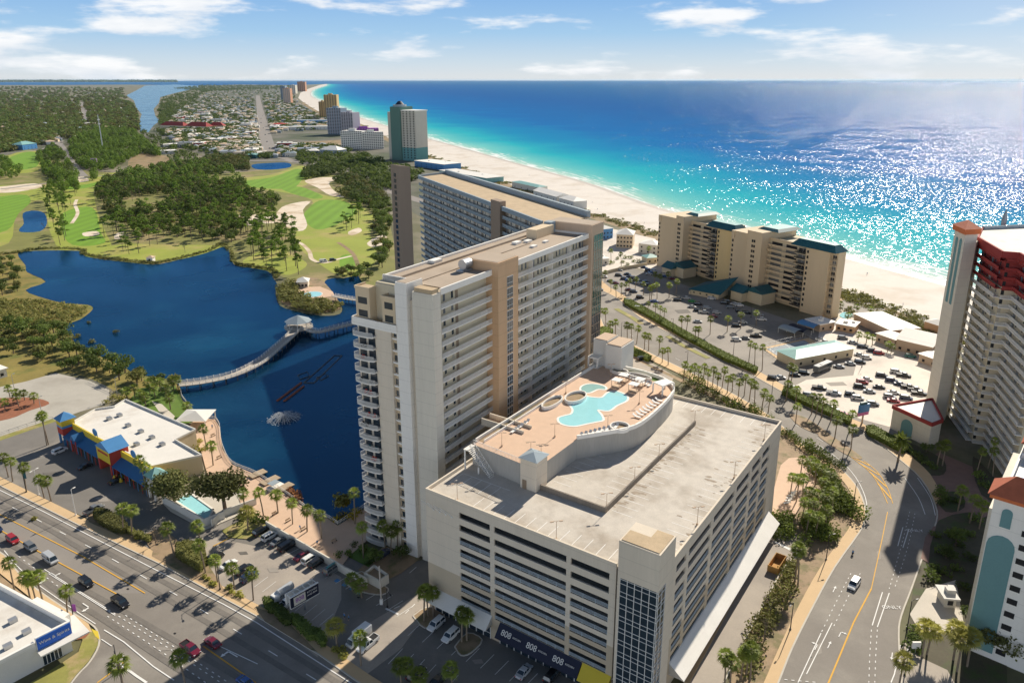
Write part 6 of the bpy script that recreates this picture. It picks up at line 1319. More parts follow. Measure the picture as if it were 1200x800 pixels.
palms([(17,691),(36,704),(43,708),(51,708),(80,725)], 'along the drink store')
palms([(242,527),(250,546)], 'on the curved promenade')
palms([(150,470),(158,466),(166,471),(176,461),(182,466),(188,459),(195,467),(204,458),(200,480),(209,455),(171,476),(220,486)], 'on the lawn between the shop and the lake', 'short_palm', 'bushy palm', 1.15)
palms([(288,606),(309,605),(326,602),(343,615),(360,624),(377,632)], 'on the lakeside terrace')
palms([(416,615),(426,654)], 'on the shaded terrace by the tower', 'tall_palm', 'tall palm', .9)
palms([(452,645),(458,650),(466,646)], 'at the foot of the white tower pier')
palms([(291,622)], 'on the dry lawn before the pool wall', 'olive_palm', 'shaggy palm')
palms([(395,758)], 'in the sunlit gap by the driveway', 'olive_palm', 'bright yellow-green palm')
palms([(423,780)], 'in front of the white vans', 'palm', 'dark palm')
palms([(424,700),(413,692)], 'on the kerbed island by the utility pole', 'short_palm', 'dark palm')
palms([(497,728),(502,722),(508,723)], 'on the island by the pale awning', 'palm', 'dark palm')
palms([(541,752),(547,751)], 'on the island between the two white cars', 'palm', 'dark palm')
palms([(470,800),(478,797),(492,806),(530,803)], 'at the bottom edge of the shaded lot', 'short_palm', 'dark palm')
palms([(218,806)], 'at the bottom edge of the west road', 'palm', 'dark palm')
palms([(144,803)], 'at the bottom left street corner', 'oak' if False else 'short_palm', 'dark palm', 1.2)
# east side
palms([(704,335),(709,331),(716,342),(722,349),(728,347),(733,346),(737,340),(744,341),(754,346)], 'at the entrance of the asphalt beach lot', sc=.9)
palms([(766,337),(773,336),(781,336),(770,350),(763,351),(784,349),(792,346),(761,352)], 'on the island in the asphalt beach lot', 'palm', 'palm')
palms([(768,374),(773,377),(778,376),(759,371)], 'in the hedge by the lot exit', sc=.85)
palms([(799,391),(804,392),(814,400),(818,400),(832,392),(852,389),(868,385),(886,382)], 'along the near edge of the condo lot')
palms([(877,428),(884,431),(893,434)], 'at the near end of the condo lot', 'tall_palm', 'tall palm', .9)
palms([(703,381),(710,382),(715,395),(721,395),(735,399),(740,400),(746,403),(755,410),(760,411),(772,416)], 'on the near sidewalk of the beach road')
palms([(776,425),(783,428),(801,446),(807,450),(813,446),(818,453),(824,448),(829,456),(835,452),(840,458),(846,455),(852,461),(858,459),(865,466),(872,464),(878,470)], 'in the thicket behind the pool deck', 'palm', 'palm', .95)
palms([(884,474),(892,484),(900,484)], 'beside the back corner of the garage')
palms([(922,456),(926,455)], 'at the hedge gap of the white lot', 'tall_palm', 'tall palm', .95)
palms([(921,470),(932,475),(951,485),(956,487),(962,491),(973,495)], 'on the far sidewalk before the white lot')
palms([(932,497),(978,514),(997,527),(995,506)], 'on the raised median of the beach road', 'palm', 'palm')
palms([(937,563),(933,588),(926,580),(940,590)], 'around the garden patio')
palms([(948,562),(955,569),(962,575),(968,583),(960,590),(972,592),(966,601),(955,604),(975,604),(947,600),(962,612),(950,616),(940,612),(967,622),(944,628),(955,630)], 'in the thicket beside the curved sidewalk', 'palm', 'bushy palm', .95)
palms([(931,684),(935,687)], 'by the orange container', 'tall_palm', 'tall leaning palm')
palms([(868,795),(874,792),(879,797),(849,803),(855,806)], 'at the end of the service drive')
palms([(1052,541)], 'by the low lobby', 'date_palm', 'big feathery date palm')
palms([(1144,556),(1158,548),(1163,558)], 'at the foot of the red-topped tower', 'tall_palm', 'dark tall palm', .8)
palms([(1098,545),(1104,546),(1136,613),(1147,620),(1122,600)], 'in the shaded hotel garden', 'palm', 'dark palm')
palms([(1080,770),(1086,767)], 'at the side street corner', 'olive_palm', 'bright palm', 1.1)
palms([(1117,773),(1121,787),(1133,781)], 'right of the side street corner', 'olive_palm', 'bright palm', 1.15)
palms([(1053,806)], 'at the bottom edge by the side street', 'olive_palm', 'bright palm')
palms([(979,367),(993,377),(1005,400),(1015,402),(1022,405),(1040,412),(1044,414)], 'in front of the white-roofed restaurants', 'short_palm', 'small palm')
palms([(728,312),(716,306),(760,303)], 'among the beach houses')
palms([(985,363),(1004,368),(1020,371)], 'at the dune edge by the beach pool', 'short_palm', 'small palm')
# big and notable trees
plant('big_oak', P(205, 588), 'broad grey-green oak over the left end of the small blue pool', 'tree', 'oaks by the small pool', 1.15)
plant('big_oak', P(264, 598), 'broad grey-green oak over the right end of the small blue pool', 'tree', 'oaks by the small pool', 1.2)
def tree1(nm, p, label, sc=1.): return plant(nm, P(*p), label, 'tree', None, sc)
o = tree1('olive_oak', (402, 597), 'yellow-leaved tree on the lake edge by the terrace', .75); o.children[1].data = KIND['olive_oak'][0][3].mesh('crown', [M['yellowleaf']])
for q, lb_ in (((1165, 760), 'large dark oak below the teal arch, the left one'), ((1195, 772), 'large dark oak below the teal arch, the right one')): tree1('big_oak', q, lb_, .9)
for q, s, lb_ in (((440, 660), .55, 'dark oak before the tower foot, the left one'), ((470, 655), .5, 'dark oak before the tower foot, the right one'), ((1085, 530), .5, 'dark tree behind the date palm'), ((1120, 640), .6, 'dark tree in the shaded garden, nearest the arched building'), ((1108, 655), .55, 'dark tree in the shaded garden, left one'), ((1100, 585), .5, 'dark tree on the hotel drive island')): tree1('oak', q, lb_, s)
for i, (p, lb_) in enumerate((((183, 638), 'bare tree on the sandy bed by the triangular hedge'), ((902, 722), 'bare brown tree on the slope, the upper one'), ((895, 752), 'bare brown tree on the slope, the lower one'), ((217, 296), 'bare grey tree on the far lake shore'), ((52, 268), 'bare brown tree beside the small golf pond'), ((116, 417), 'pale bare tree on the west lake shore'))):
    o = bare_shape(i).build('bare_tree', M['bare']); o.location = (*P(*p), 0); tag(o, lb_, 'tree')
def bushes(pts, place, leaf='hedge', r=1.5, h=1.5, word='bush'):
    ms = [bush_shape(hash(place) % 997+i if False else len(place)+i, r, h, max(60, int(60*r))).mesh('bush', [M[leaf]]) for i in range(3)]
    pts = sorted(pts)
    for i, p in enumerate(pts):
        o = link('bush', rnd.choice(ms), None, (*P(*p), .1), rnd.uniform(0, 6)); s = rnd.uniform(.8, 1.25); o.scale = (s, s, s*rnd.uniform(.8, 1.1)); od = ordinal(i, len(pts)).strip()
        tag(o, word+' '+place+(', '+od if od and len(pts) <= 16 else ''), 'bush', 'bushes '+place if len(pts) > 1 else None)
bushes([(104,379),(92,395),(108,402),(136,390)], 'standing in the lake off the west bank', 'olive', 1.6, 1.8, 'small marsh bush')
bushes([(346,583),(352,589),(340,577)], 'between terrace and water', 'autumn', 2., 2., 'reddish bush'); bushes([(393,610),(402,606),(411,608),(420,601)], 'at the terrace corner on the water', 'yellowleaf', 1.9, 2.2, 'yellow bush')
bushes([(160,630),(42,608)], 'beside the sidewalk palms', 'palmolive', 1.2, 1.1, 'low spiky bush'); bushes([(238,677),(243,680),(248,684),(253,686),(268,690),(272,694),(279,697),(285,700)], 'along the north sidewalk', 'palmolive', .9, .9, 'small olive bush')
bushes([(391,762),(403,769),(398,764)], 'in the sunlit gap', 'palmolive', 1.5, 1.5, 'bright rounded bush'); bushes([(300,606),(306,612),(297,611),(290,604),(284,610)], 'below the terrace wall', 'hedge', 1.8, 1.8, 'green bush')
bushes([(148,468),(140,470),(133,466),(125,472),(214,505),(224,512),(232,519),(228,524),(219,516),(238,528)], 'round the back of the souvenir shop', 'palmolive', 1.8, 1.8, 'leafy bush')
bushes([(416,640),(408,650),(434,660),(446,655),(424,645),(398,652)], 'in the shade of the tower terrace', 'oak', 1.6, 1.6, 'dark bush')
SL_ = [(905,700),(915,690),(922,680),(898,712),(890,728),(884,742),(880,756),(876,770),(893,740),(902,726),(899,735),(908,712),(917,700),(925,690),(888,760),(883,774),(872,784),(926,668),(930,660),(922,672)]
bushes([(x, y) for x, y in SL_], 'on the planted slope between service drive and sidewalk', 'olive', 2.3, 2.0)
bushes([(1067,530),(1074,534),(1080,540),(1088,545),(1096,551),(1100,582),(1108,585),(1118,588),(1125,590),(1104,592),(1095,630),(1100,645),(1110,650),(1125,640),(1135,655),(1120,668),(1105,672),(1093,668),(1088,678),(1140,630),(1145,610),(1130,625),(1115,632),(1072,740),(1066,745),(1070,762),(1075,755),(1140,700),(1135,720),(1128,690),(1148,560),(1155,570),(1165,575)], 'in the shaded hotel gardens', 'oak', 2.0, 1.9, 'dark bush')
bushes([(952+i*3.3, 548+i*3.6+rnd.uniform(-3, 3)) for i in range(17)]+[(918+i*5, 508+i*3.2) for i in range(14)]+[(980+rnd.uniform(-12,10), 575+rnd.uniform(-12,26)) for i in range(26)]+[(950+rnd.uniform(-8,24), 618+rnd.uniform(-10,18)) for i in range(20)]+[(912+rnd.uniform(-5,14), 614+rnd.uniform(-4,16)) for i in range(14)]+[(800+i*6+rnd.uniform(-3,3), 446+i*3+rnd.uniform(-6,4)) for i in range(18)], 'in the thicket between garage and beach road', 'hedge', 2.9, 3.2, 'green bush')
bushes([(985,362),(992,365),(1000,367),(1008,371),(1016,374),(1024,377),(1034,379),(980,358),(996,362)], 'on the dune edge by the beach pool', 'olive', 2., 1.5, 'dune bush')
bushes([(723,304),(730,308),(736,311),(742,307),(748,308),(716,309),(739,303),(733,303)], 'between the beach houses and the wall', 'hedge', 2.4, 2.6, 'garden bush')
# clipped hedges
def hedge(pts, h, label, leaf='hedge', sm=3, dens=2.6, shape='hedge'):
    pw = [P(*p) for p in pts]; pw = smooth(pw, sm) if sm else pw; o = pw[0]; lp = [(p[0]-o[0], p[1]-o[1]) for p in pw]
    b = MB(); b.prism(inset(lp, .25), 0, h*.93, 0); xs = [p[0] for p in lp]; ys_ = [p[1] for p in lp]; g = random.Random(len(label)); ar = 0; C = []
    area = abs(sum(lp[i-1][0]*lp[i][1]-lp[i][0]*lp[i-1][1] for i in range(len(lp))))/2; n = int(area*dens*4)
    while len(C) < n:
        x, y = g.uniform(min(xs), max(xs)), g.uniform(min(ys_), max(ys_))
        if inside(lp, x, y): C.append((x, y, h*g.uniform(.92, .99)))
    for i in range(len(lp)):
        p, q = lp[i-1], lp[i]; m = int(math.dist(p, q)*h*dens*3.2)
        for _ in range(m): t = g.random(); C.append((p[0]+(q[0]-p[0])*t, p[1]+(q[1]-p[1])*t, h*g.random()))
    for c in C:
        s = .24*g.uniform(.6, 1.3); nv = Vector((g.uniform(-1, 1), g.uniform(-1, 1), g.uniform(.2, 1.2))).normalized(); u = nv.orthogonal().normalized(); v = nv.cross(u); c = Vector(c)
        b.quad([c-u*s, c-v*s*.7, c+u*s, c+v*s*.7])
    e = b.build(shape, M[leaf]); e.location = (o[0], o[1], .15); return tag(e, label, 'hedge')
hedge([(207,645),(222,641),(240,646),(243,662),(236,672),(222,664),(207,655)], 2.6, 'tall clipped triangular hedge beside the north sidewalk', 'olive', 0)
hedge([(111,604),(118,601),(135,607),(150,620),(146,627),(128,622),(112,611)], 2., 'long clipped oval hedge beside the north sidewalk', 'olive')
for i, (x, y) in enumerate(((153, 625), (163, 629), (172, 633))): hedge([(x-4, y), (x, y-3), (x+6, y), (x+3, y+4)], 1.5, ('leftmost', 'middle', 'rightmost')[i]+' of three small clipped hedge blocks', 'olive', 2)
for i, pts in enumerate(([(308,706),(318,706),(326,716),(316,720)], [(318,716),(330,714),(344,730),(334,734)], [(340,728),(352,726),(372,746),(362,752)], [(366,742),(376,742),(384,754),(376,760)])): hedge(pts, 1.7, ('first', 'second', 'third', 'fourth')[i]+' shaded hedge block from the left along the north sidewalk', 'oak', 2)
hedge([(731,352),(738,353),(770,371),(800,389),(840,411),(870,426),(888,434),(886,439),(850,424),(800,397),(760,373),(732,358)], 1.7, 'long clipped hedge along the far sidewalk by the condo lot', 'hedge', 0)
hedge([(918,458),(924,458),(950,472),(975,482),(998,494),(995,499),(965,486),(935,472),(916,463)], 1.8, 'clipped hedge along the far sidewalk by the white lot', 'hedge', 0)
hedge([(1014,504),(1022,502),(1052,519),(1064,527),(1058,533),(1036,521),(1016,511)], 1.8, 'clipped hedge before the low lobby', 'hedge', 0)
hedge([(706,398),(712,396),(740,408),(764,420),(760,425),(736,415),(708,403)], 1.4, 'low hedge along the near sidewalk behind the elevator block', 'hedge', 0)
hedge([(700,388),(708,385),(718,388),(716,394),(704,395)], 1.3, 'small rounded hedge left of the elevator block', 'hedge', 2)
# ---------------------------------------------------------------- woods of the golf course
def scatter(poly, space, jit=.45, px=True):
    pw = [P(*p) for p in poly] if px else poly; xs = [p[0] for p in pw]; ys_ = [p[1] for p in pw]; out = []
    y = min(ys_)
    while y < max(ys_):
        x = min(xs)
        while x < max(xs):
            q = (x+rnd.uniform(-jit, jit)*space, y+rnd.uniform(-jit, jit)*space)
            if inside(pw, *q): out.append(q)
            x += space
        y += space
    return out
woods = []   # (kind, x, y, scale, place)
def wood(poly, space, mix, place, lo=.75, hi=1.2):
    for x, y in scatter(poly, space):
        if math.sin(x*.041+1)+math.sin(y*.033+x*.02)+rnd.uniform(-.6, .6) > -1.05: woods.append((rnd.choice(mix), x, y, rnd.uniform(lo, hi), place))
wood([(114,226),(128,212),(150,203),(175,199),(205,193),(235,193),(262,200),(280,206),(292,228),(325,238),(322,250),(300,262),(270,268),(262,283),(240,283),(205,280),(165,278),(140,265),(122,246)], 8.6, ['oak', 'oak', 'oak', 'pine', 'pine', 'olive_oak'], 'in the wood between the two fairways')
wood([(255,268),(280,265),(292,275),(280,284),(264,284)], 8, ['oak', 'pine'], 'in the wood between the two fairways')
wood([(44,184),(62,172),(72,180),(84,196),(82,210),(68,214),(52,206)], 8, ['oak', 'oak', 'pine'], 'in the clump left of the golf road')
wood([(86,190),(80,170),(95,158),(130,150),(158,156),(178,172),(190,184),(165,181),(148,190),(130,202),(100,200)], 8.5, ['pine', 'oak', 'pine'], 'in the wood right of the golf road')
wood([(210,196),(250,186),(290,186),(292,200),(262,198)], 8.5, ['oak', 'olive_oak'], 'in the wood below the far town')
wood([(388,214),(405,207),(430,215),(452,232),(460,262),(462,300),(446,322),(440,290),(440,252),(415,236),(392,228)], 8.4, ['oak', 'oak', 'olive_oak'], 'in the wood beside the far wing of the tower')
wood([(352,206),(368,197),(392,198),(402,204),(378,207),(358,211)], 7.5, ['oak'], 'in the grove above the right fairway')
wood([(-40,384),(30,384),(70,388),(84,402),(98,414),(125,424),(160,440),(190,446),(205,452),(196,458),(160,452),(130,446),(112,440),(60,432),(0,452),(-40,460)], 6.2, ['oak', 'olive_oak', 'oak'], 'along the west lake shore', .6, .95)
wood([(-40,300),(12,300),(22,322),(24,345),(-40,352)], 9, ['olive_oak', 'oak'], 'on the marshy west bank', .5, .8)
wood([(380,322),(398,318),(430,314),(440,330),(425,328),(398,326)], 6, ['oak', 'olive_oak'], 'at the lake end of the right fairway', .5, .8)
for poly, sp, n_ in (([(52,222),(90,206),(96,216),(84,240),(74,262),(82,282),(66,290),(58,262)], 13, 'pines round the small golf pond'), ([(0,186),(26,200),(18,212),(-20,210)], 14, 'pines round the small golf pond'), ([(120,262),(165,272),(190,286),(160,300),(128,296),(122,280)], 14, 'pines on the far lake shore'), ([(286,262),(318,256),(345,276),(352,300),(352,328),(322,318),(290,304)], 10.5, 'pines on the lake peninsula'), ([(398,248),(425,244),(432,266),(405,272)], 16, 'pines on the right fairway'), ([(98,206),(116,206),(112,216)], 14, 'pines round the small golf pond')):
    for x, y in scatter([p for p in poly], sp): woods.append(('pine', x, y, rnd.uniform(.8, 1.15), n_))
NMW = {'oak': 'dark dense oak', 'olive_oak': 'grey-green oak', 'pine': 'tall umbrella pine'}
woods.sort(key=lambda t: t[1]**2+t[2]**2); cnt = {}; rest = {}
for k, x, y, s, pl_ in woods:
    kk = 'oak' if 'oak' in k else k; cnt[kk] = cnt.get(kk, 0)+1
    if cnt[kk] <= 298: lab = NMW[k]+' '+('among the '+pl_ if pl_.startswith('pines') else pl_); plant(k, (x, y), lab, 'tree', NMW[k]+'s '+pl_, s)
    else: rest.setdefault(k, []).append((x, y, s))
def cloud_stuff(name, pts, r, h, n, size, leaf, label, seed=1):
    """many small crowns in one mesh"""
    g = np.random.default_rng(seed); m = len(pts); pt = np.array(pts, float); N_ = m*n; idx = np.repeat(np.arange(m), n)
    d = g.normal(size=(N_, 3)); d /= np.linalg.norm(d, axis=1)[:, None]; rad = (.6+.4*g.random(N_)**.5)[:, None]; sc = pt[idx, 2][:, None]
    c = d*rad*np.array([r, r, h*.45])*sc; c[:, :2] += pt[idx, :2]; c[:, 2] += h*.55*sc[:, 0]; c[:, 2] = np.maximum(c[:, 2], .3)
    nrm = d+g.normal(size=(N_, 3))*.5+np.array([0, 0, .3]); nrm /= np.linalg.norm(nrm, axis=1)[:, None]; u = np.cross(nrm, g.normal(size=(N_, 3))); u /= np.linalg.norm(u, axis=1)[:, None]; v = np.cross(nrm, u); s = size*(.6+.8*g.random(N_))[:, None]*sc
    V = np.stack([c-u*s*.5, c-v*s*.36, c+u*s*.5, c+v*s*.36], 1).reshape(-1, 3); me = bpy.data.meshes.new(name)
    me.vertices.add(len(V)); me.vertices.foreach_set('co', V.astype(np.float32).ravel()); me.loops.add(len(V)); me.loops.foreach_set('vertex_index', np.arange(len(V), dtype=np.int32)); me.polygons.add(N_); me.polygons.foreach_set('loop_start', np.arange(0, len(V), 4, dtype=np.int32)); me.polygons.foreach_set('loop_total', np.full(N_, 4, dtype=np.int32)); me.update(calc_edges=True)
    me.materials.append(M[leaf]); o = link(name, me); return tag(o, label, 'trees', kind='stuff')
for k, pts in rest.items(): cloud_stuff('wood', pts, 4.6 if k != 'pine' else 3.6, 8.5 if k != 'pine' else 12, 130, 1.7, 'oak' if k == 'oak' else ('olive' if k == 'olive_oak' else 'pine'), {'oak': 'mass of dark oak crowns behind the nearest golf course oaks', 'olive_oak': 'mass of grey-green oak crowns in the golf course woods', 'pine': 'mass of pine crowns in the woods behind the golf course'}[k])
def px_scatter(poly, n, avoid=True):
    out = []; xs = [p[0] for p in poly]; ys_ = [p[1] for p in poly]
    while len(out) < n:
        x, y = rnd.uniform(min(xs), max(xs)), rnd.uniform(min(ys_), max(ys_))
        if inside(poly, x, y) and not near_road(x, y): out.append((*P(x, y), rnd.uniform(.7, 1.3)))
    return out
FW = [(-150,102.5),(60,102.5),(145,104),(146,112),(159,128),(161,142),(163,155),(150,152),(110,156),(84,165),(70,160),(60,168),(0,180),(-150,182)]
fw = px_scatter(FW, 7200); gx = [P(97,118), P(104,148)]
fw = [p for p in fw if not inside([P(92,119),P(98,119),P(107,150),P(98,150)], p[0], p[1])]
cloud_stuff('distant_wood', [p[:2]+(p[2]*(1+p[1]/9000),) for p in fw[::2]], 6.5, 9, 46, 3.4, 'oak', 'dark distant woods left of the lagoon reaching to the bay', 3)
cloud_stuff('distant_wood', [p[:2]+(p[2]*.8*(1+p[1]/9000),) for p in fw[::9]], 6.5, 8, 40, 3.2, 'bare', 'bare brown winter trees among the distant woods', 14)
cloud_stuff('distant_wood', [p[:2]+(p[2]*(1+p[1]/9000),) for p in fw[1::2]], 6.5, 8, 46, 3.4, 'olive', 'grey-green distant woods left of the lagoon reaching to the bay', 4)
tw_ = px_scatter([(186,130),(190,115),(208,110),(228,105),(240,101.5),(262,101),(240,110),(207,134),(193,152),(187,146)], 700)+px_scatter(TOWN, 2100)+px_scatter([(165,155),(215,150),(260,155),(300,170),(300,186),(250,186),(210,190),(190,182),(175,168)], 260)+px_scatter([(345,172),(400,176),(455,190),(500,205),(455,225),(400,200),(350,192)], 420)+px_scatter([(204,104),(240,100),(345,100.5),(340,104),(240,108)], 900)
cloud_stuff('town_trees', [p[:2]+(p[2]*.8*(1+p[1]/9000),) for p in tw_], 6.0, 8, 40, 3., 'oak', 'small dark trees scattered between the town houses', 5)
cloud_stuff('far_shore_wood', [(*P(rnd.uniform(-400, 206), rnd.uniform(95.1, 96.4)), rnd.uniform(8, 16)) for _ in range(2500)], 9, 3, 12, 10, 'oak', 'low dark wooded shore across the bay', 6)
cloud_stuff('dune_scrub', [(p[0]+rnd.uniform(-9, 9), p[1]+rnd.uniform(-9, 9), rnd.uniform(.5, 1.2)) for p in DUNE for _ in range(40)], 1.6, 1.4, 22, .9, 'olive', 'low brown dune scrub along the back of the beach', 7)
mg = scatter([(-40,350),(50,352),(80,357),(103,360),(104,366),(90,374),(74,380),(30,380),(-40,382)], 2.6)
cloud_stuff('marsh_reeds', [(*p, rnd.uniform(.5, 1.4)) for p in mg], 1.3, 1.3, 26, .8, 'marshleaf' if 'marshleaf' in M else 'olive', 'brown and olive marsh reeds on the point into the lake', 8)
isl = scatter([(326,340),(345,330),(352,345),(365,352),(385,356),(398,358),(396,366),(370,368),(345,362),(330,354)], 3.2)
cloud_stuff('island_scrub', [(*p, rnd.uniform(.8, 1.5)) for p in isl], 2.2, 2.8, 60, .9, 'olive', 'thick scrub round the pool peninsula', 9)
shz = [(p[0]+rnd.uniform(-2, 2), p[1]+rnd.uniform(-2, 2), rnd.uniform(.5, 1.2)) for p in smooth([P(*q) for q in [(-20,300),(21,296),(42,292),(92,292),(100,298),(120,302),(147,305.5),(180,308.5),(207,303.5),(240,295.5),(262,287),(276,308),(294,312),(318,316),(326,325)]], 24, False) for _ in range(2)]
cloud_stuff('shore_reeds', shz, 1.1, 1.4, 18, .8, 'olive', 'strip of reeds along the far lake shore', 10)
# ---------------------------------------------------------------- vehicles
def paint_mat(nm, c): return mat('paint_'+nm, c, rough=.28, var=.03, scale=.6, spec=.5, coat=.6)
PAINT = {k: paint_mat(k, c) for k, c in dict(white=(.78,.78,.76), silver=(.45,.47,.49), grey=(.16,.17,.18), black=(.012,.012,.014), navy=(.02,.035,.09), blue=(.03,.10,.32), red=(.36,.02,.025), maroon=(.16,.012,.03), green=(.06,.36,.08), tan=(.42,.34,.23), teal=(.05,.22,.20)).items()}
def car_meshes(kind):
    """body, windows, wheels and lamps of a car, front along +x"""
    D = dict(sedan=(4.7, 1.82, .55, .92, 1.43, (-1.55, -.75, .55, 1.25)), suv=(4.8, 1.95, .62, 1.08, 1.76, (-2.3, -2.0, .75, 1.35)), pickup=(5.7, 2.0, .68, 1.12, 1.86, (-.75, -.55, .95, 1.5)), van=(5.4, 2.0, .6, 1.15, 2.05, (-2.62, -2.5, 1.5, 2.15)))[kind]
    L, W, zl, zb, zt, cb = D; h = L/2; b = MB()
    def ring(x, w, z0, z1): return [(x, -w/2, z0), (x, -w/2, z1-.12), (x, -w/2+.1, z1), (x, w/2-.1, z1), (x, w/2, z1-.12), (x, w/2, z0)]
    st = [(-h, W*.86, .42, zb-.18), (-h+.12, W*.96, .3, zb-.02), (-h+.9, W, .26, zb), (0, W, .24, zb), (cb[3], W, .26, zb-.03), (h-.55, W*.97, .26, zb-.16), (h-.1, W*.88, .32, zb-.28), (h, W*.78, .42, zb-.38)]
    rs = [ring(*s) for s in st]; base = len(b.v)
    for r in rs: b.v += r
    for i in range(len(rs)-1):
        for k in range(6): k2 = (k+1) % 6; b.f.append((base+i*6+k, base+(i+1)*6+k, base+(i+1)*6+k2, base+i*6+k2)); b.m.append(0)
    b.f.append(tuple(base+k for k in range(6))); b.m.append(0); b.f.append(tuple(base+(len(rs)-1)*6+k for k in range(6))[::-1]); b.m.append(0)
    wi = W*.80; wt = W*.68
    lo = [(cb[0], -W*.46), (cb[3], -W*.45), (cb[3], W*.45), (cb[0], W*.46)]; hi = [(cb[1], -W*.37), (cb[2], -W*.37), (cb[2], W*.37), (cb[1], W*.37)]
    g = MB(); g.frustum(lo, zb-.02, hi, zt-.09, 0)
    b.frustum([(cb[1]-.05, -W*.385), (cb[2]+.05, -W*.385), (cb[2]+.05, W*.385), (cb[1]-.05, W*.385)], zt-.1, [(cb[1]+.1, -W*.34), (cb[2]-.1, -W*.34), (cb[2]-.1, W*.34), (cb[1]+.1, W*.34)], zt, 0)
    for s in (-1, 1):
        for (xa, xb_) in ((cb[0], cb[1]), (cb[3], cb[2]), ((cb[0]+cb[3])/2, (cb[1]+cb[2])/2)):
            b.tube([(xa, s*W*.465, zb-.03), (xb_, s*W*.375, zt-.08)], .06, 4, 0)
    if kind == 'van': b.box(-2.6, -W*.44, zb, .4, -W*.385, zt-.1, 0); b.box(-2.6, W*.385, zb, .4, W*.44, zt-.1, 0); b.box(-2.7, -W*.43, .9, -2.62, W*.43, zt-.15, 0)
    if kind == 'pickup':
        for s in (-1, 1): b.box(-h+.12, s*W*.45-.05, zb-.02, -.85, s*W*.45+.05, zb+.14, 0)
        b.box(-h+.12, -W*.4, zb+.001, -.85, W*.4, zb+.03, 1); b.box(-h+.06, -W*.45, zb-.1, -h+.16, W*.45, zb+.14, 0)
    w = MB(); t = np.linspace(0, 2*math.pi, 15)[:-1]; R_ = .34
    def cyl(y0, y1, r, mi):
        n = len(w.v); w.v += [(r*math.cos(a), y, r*math.sin(a)) for y in (y0, y1) for a in t]; k = len(t)
        for i in range(k): j = (i+1) % k; w.f.append((n+i, n+k+i, n+k+j, n+j)); w.m.append(mi)
        w.f.append(tuple(n+i for i in range(k))); w.m.append(mi); w.f.append(tuple(n+k+i for i in range(k))[::-1]); w.m.append(mi)
    cyl(-.12, .12, R_, 0); cyl(-.14, .14, R_*.6, 1)
    wp_ = [(x, s*(W/2-.06), R_) for x in (-L*.30, L*.31) for s in (-1, 1)]
    hl = MB(); hl.box(h-.18, -.2, zb-.42, h-.02, .2, zb-.28); tlm = MB(); tlm.box(-h-.02, -.12, zb-.4, -h+.16, .12, zb-.12)
    return b, g, w, wp_, hl, tlm, W, h
CARS = {}
for k in ('sedan', 'suv', 'pickup', 'van'):
    b, g, w_, wp_, hl, tlm, W, h = car_meshes(k)
    simple = MB()
    for src, off in ((b, 0), (g, 2), (w_, 3)):
        for pos in (wp_ if src is w_ else [(0, 0, 0)]):
            n = len(simple.v); simple.v += [(v[0]+pos[0], v[1]+pos[1], v[2]+pos[2]) for v in src.v]; simple.f += [tuple(n+i for i in f) for f in src.f]; simple.m += [(m+off if src is b else (2 if src is g else 3)) for m in src.m]
    CARS[k] = (b.mesh('body', [PAINT['white'], M['dark']]), g.mesh('window', [M['glass']]), w_.mesh('wheel', [M['tire'], M['hub']]), wp_, hl.mesh('headlight', [M['headlamp']]), tlm.mesh('taillight', [M['taillamp']]), W, h, simple.mesh('car', [PAINT['white'], M['dark'], M['glass'], M['tire']]))
ONAME = {'sedan': 'parked_car', 'suv': 'parked_suv', 'pickup': 'pickup_truck', 'van': 'parked_van'}; CAT = {'sedan': 'car', 'suv': 'car', 'pickup': 'pickup truck', 'van': 'van'}
def car(kind, col, p, a, label, group=None, z=.06, moving=False, detail=True):
    me = CARS[kind]; loc = P(*p, .6); nm = ONAME[kind] if not moving else ONAME[kind].replace('parked', 'moving')
    if not detail:
        o = link(nm, me[8], None, (*loc, z), a); o.material_slots[0].link = 'OBJECT'; o.material_slots[0].material = PAINT[col]; return tag(o, label, CAT[kind], group)
    r = thing(nm, label, CAT[kind], loc, a, z, group); o = link('body', me[0], r); o.material_slots[0].link = 'OBJECT'; o.material_slots[0].material = PAINT[col]; link('window', me[1], o)
    for q in me[3]: link('wheel', me[2], r, q)
    for s in (-1, 1): link('headlight', me[4], o, (0, s*me[6]*.34, 0)); link('taillight', me[5], o, (0, s*me[6]*.38, 0))
    return r
WRD = ang((57, 640), (141, 702)); U = R(55.4)
G1 = 'vehicles on the west road'
for k, c, p, l in (('suv','red',(15,632),'red car rolling on the west road, furthest left'), ('suv','grey',(36,641),'dark grey off-roader behind the red car on the west road'), ('van','silver',(59,655),'silver-grey van on the west road'), ('suv','black',(101,682),'black SUV on the west road between the grey van and the black pickup'), ('pickup','black',(141,705),'black pickup on the west road, leading its lane'), ('pickup','maroon',(223,760),'dark red pickup in the shade at the intersection'), ('sedan','navy',(-4,619),'dark blue car cut by the left edge'), ('sedan','blue',(288,799),'blue car cut by the bottom edge')): car(k, c, p, WRD, l, G1, moving=True)
car('sedan', 'maroon', (249,752), WRD+math.pi, 'crimson sedan in the shaded turn lane', G1, moving=True)
for k, c, p, l in (('suv','white',(70,528),'white SUV in the shade before the souvenir shop'), ('sedan','black',(100,546),'black sedan parked before the yellow shop gable'), ('sedan','black',(136,563),'black sedan parked under the blue shop awning'), ('pickup','grey',(110,597),'dark grey pickup at the sunlit edge of the shop lot')): car(k, c, p, U+R(6), l, 'vehicles in the shop lot')
GP = 'vehicles parked beside the tower terrace wall'
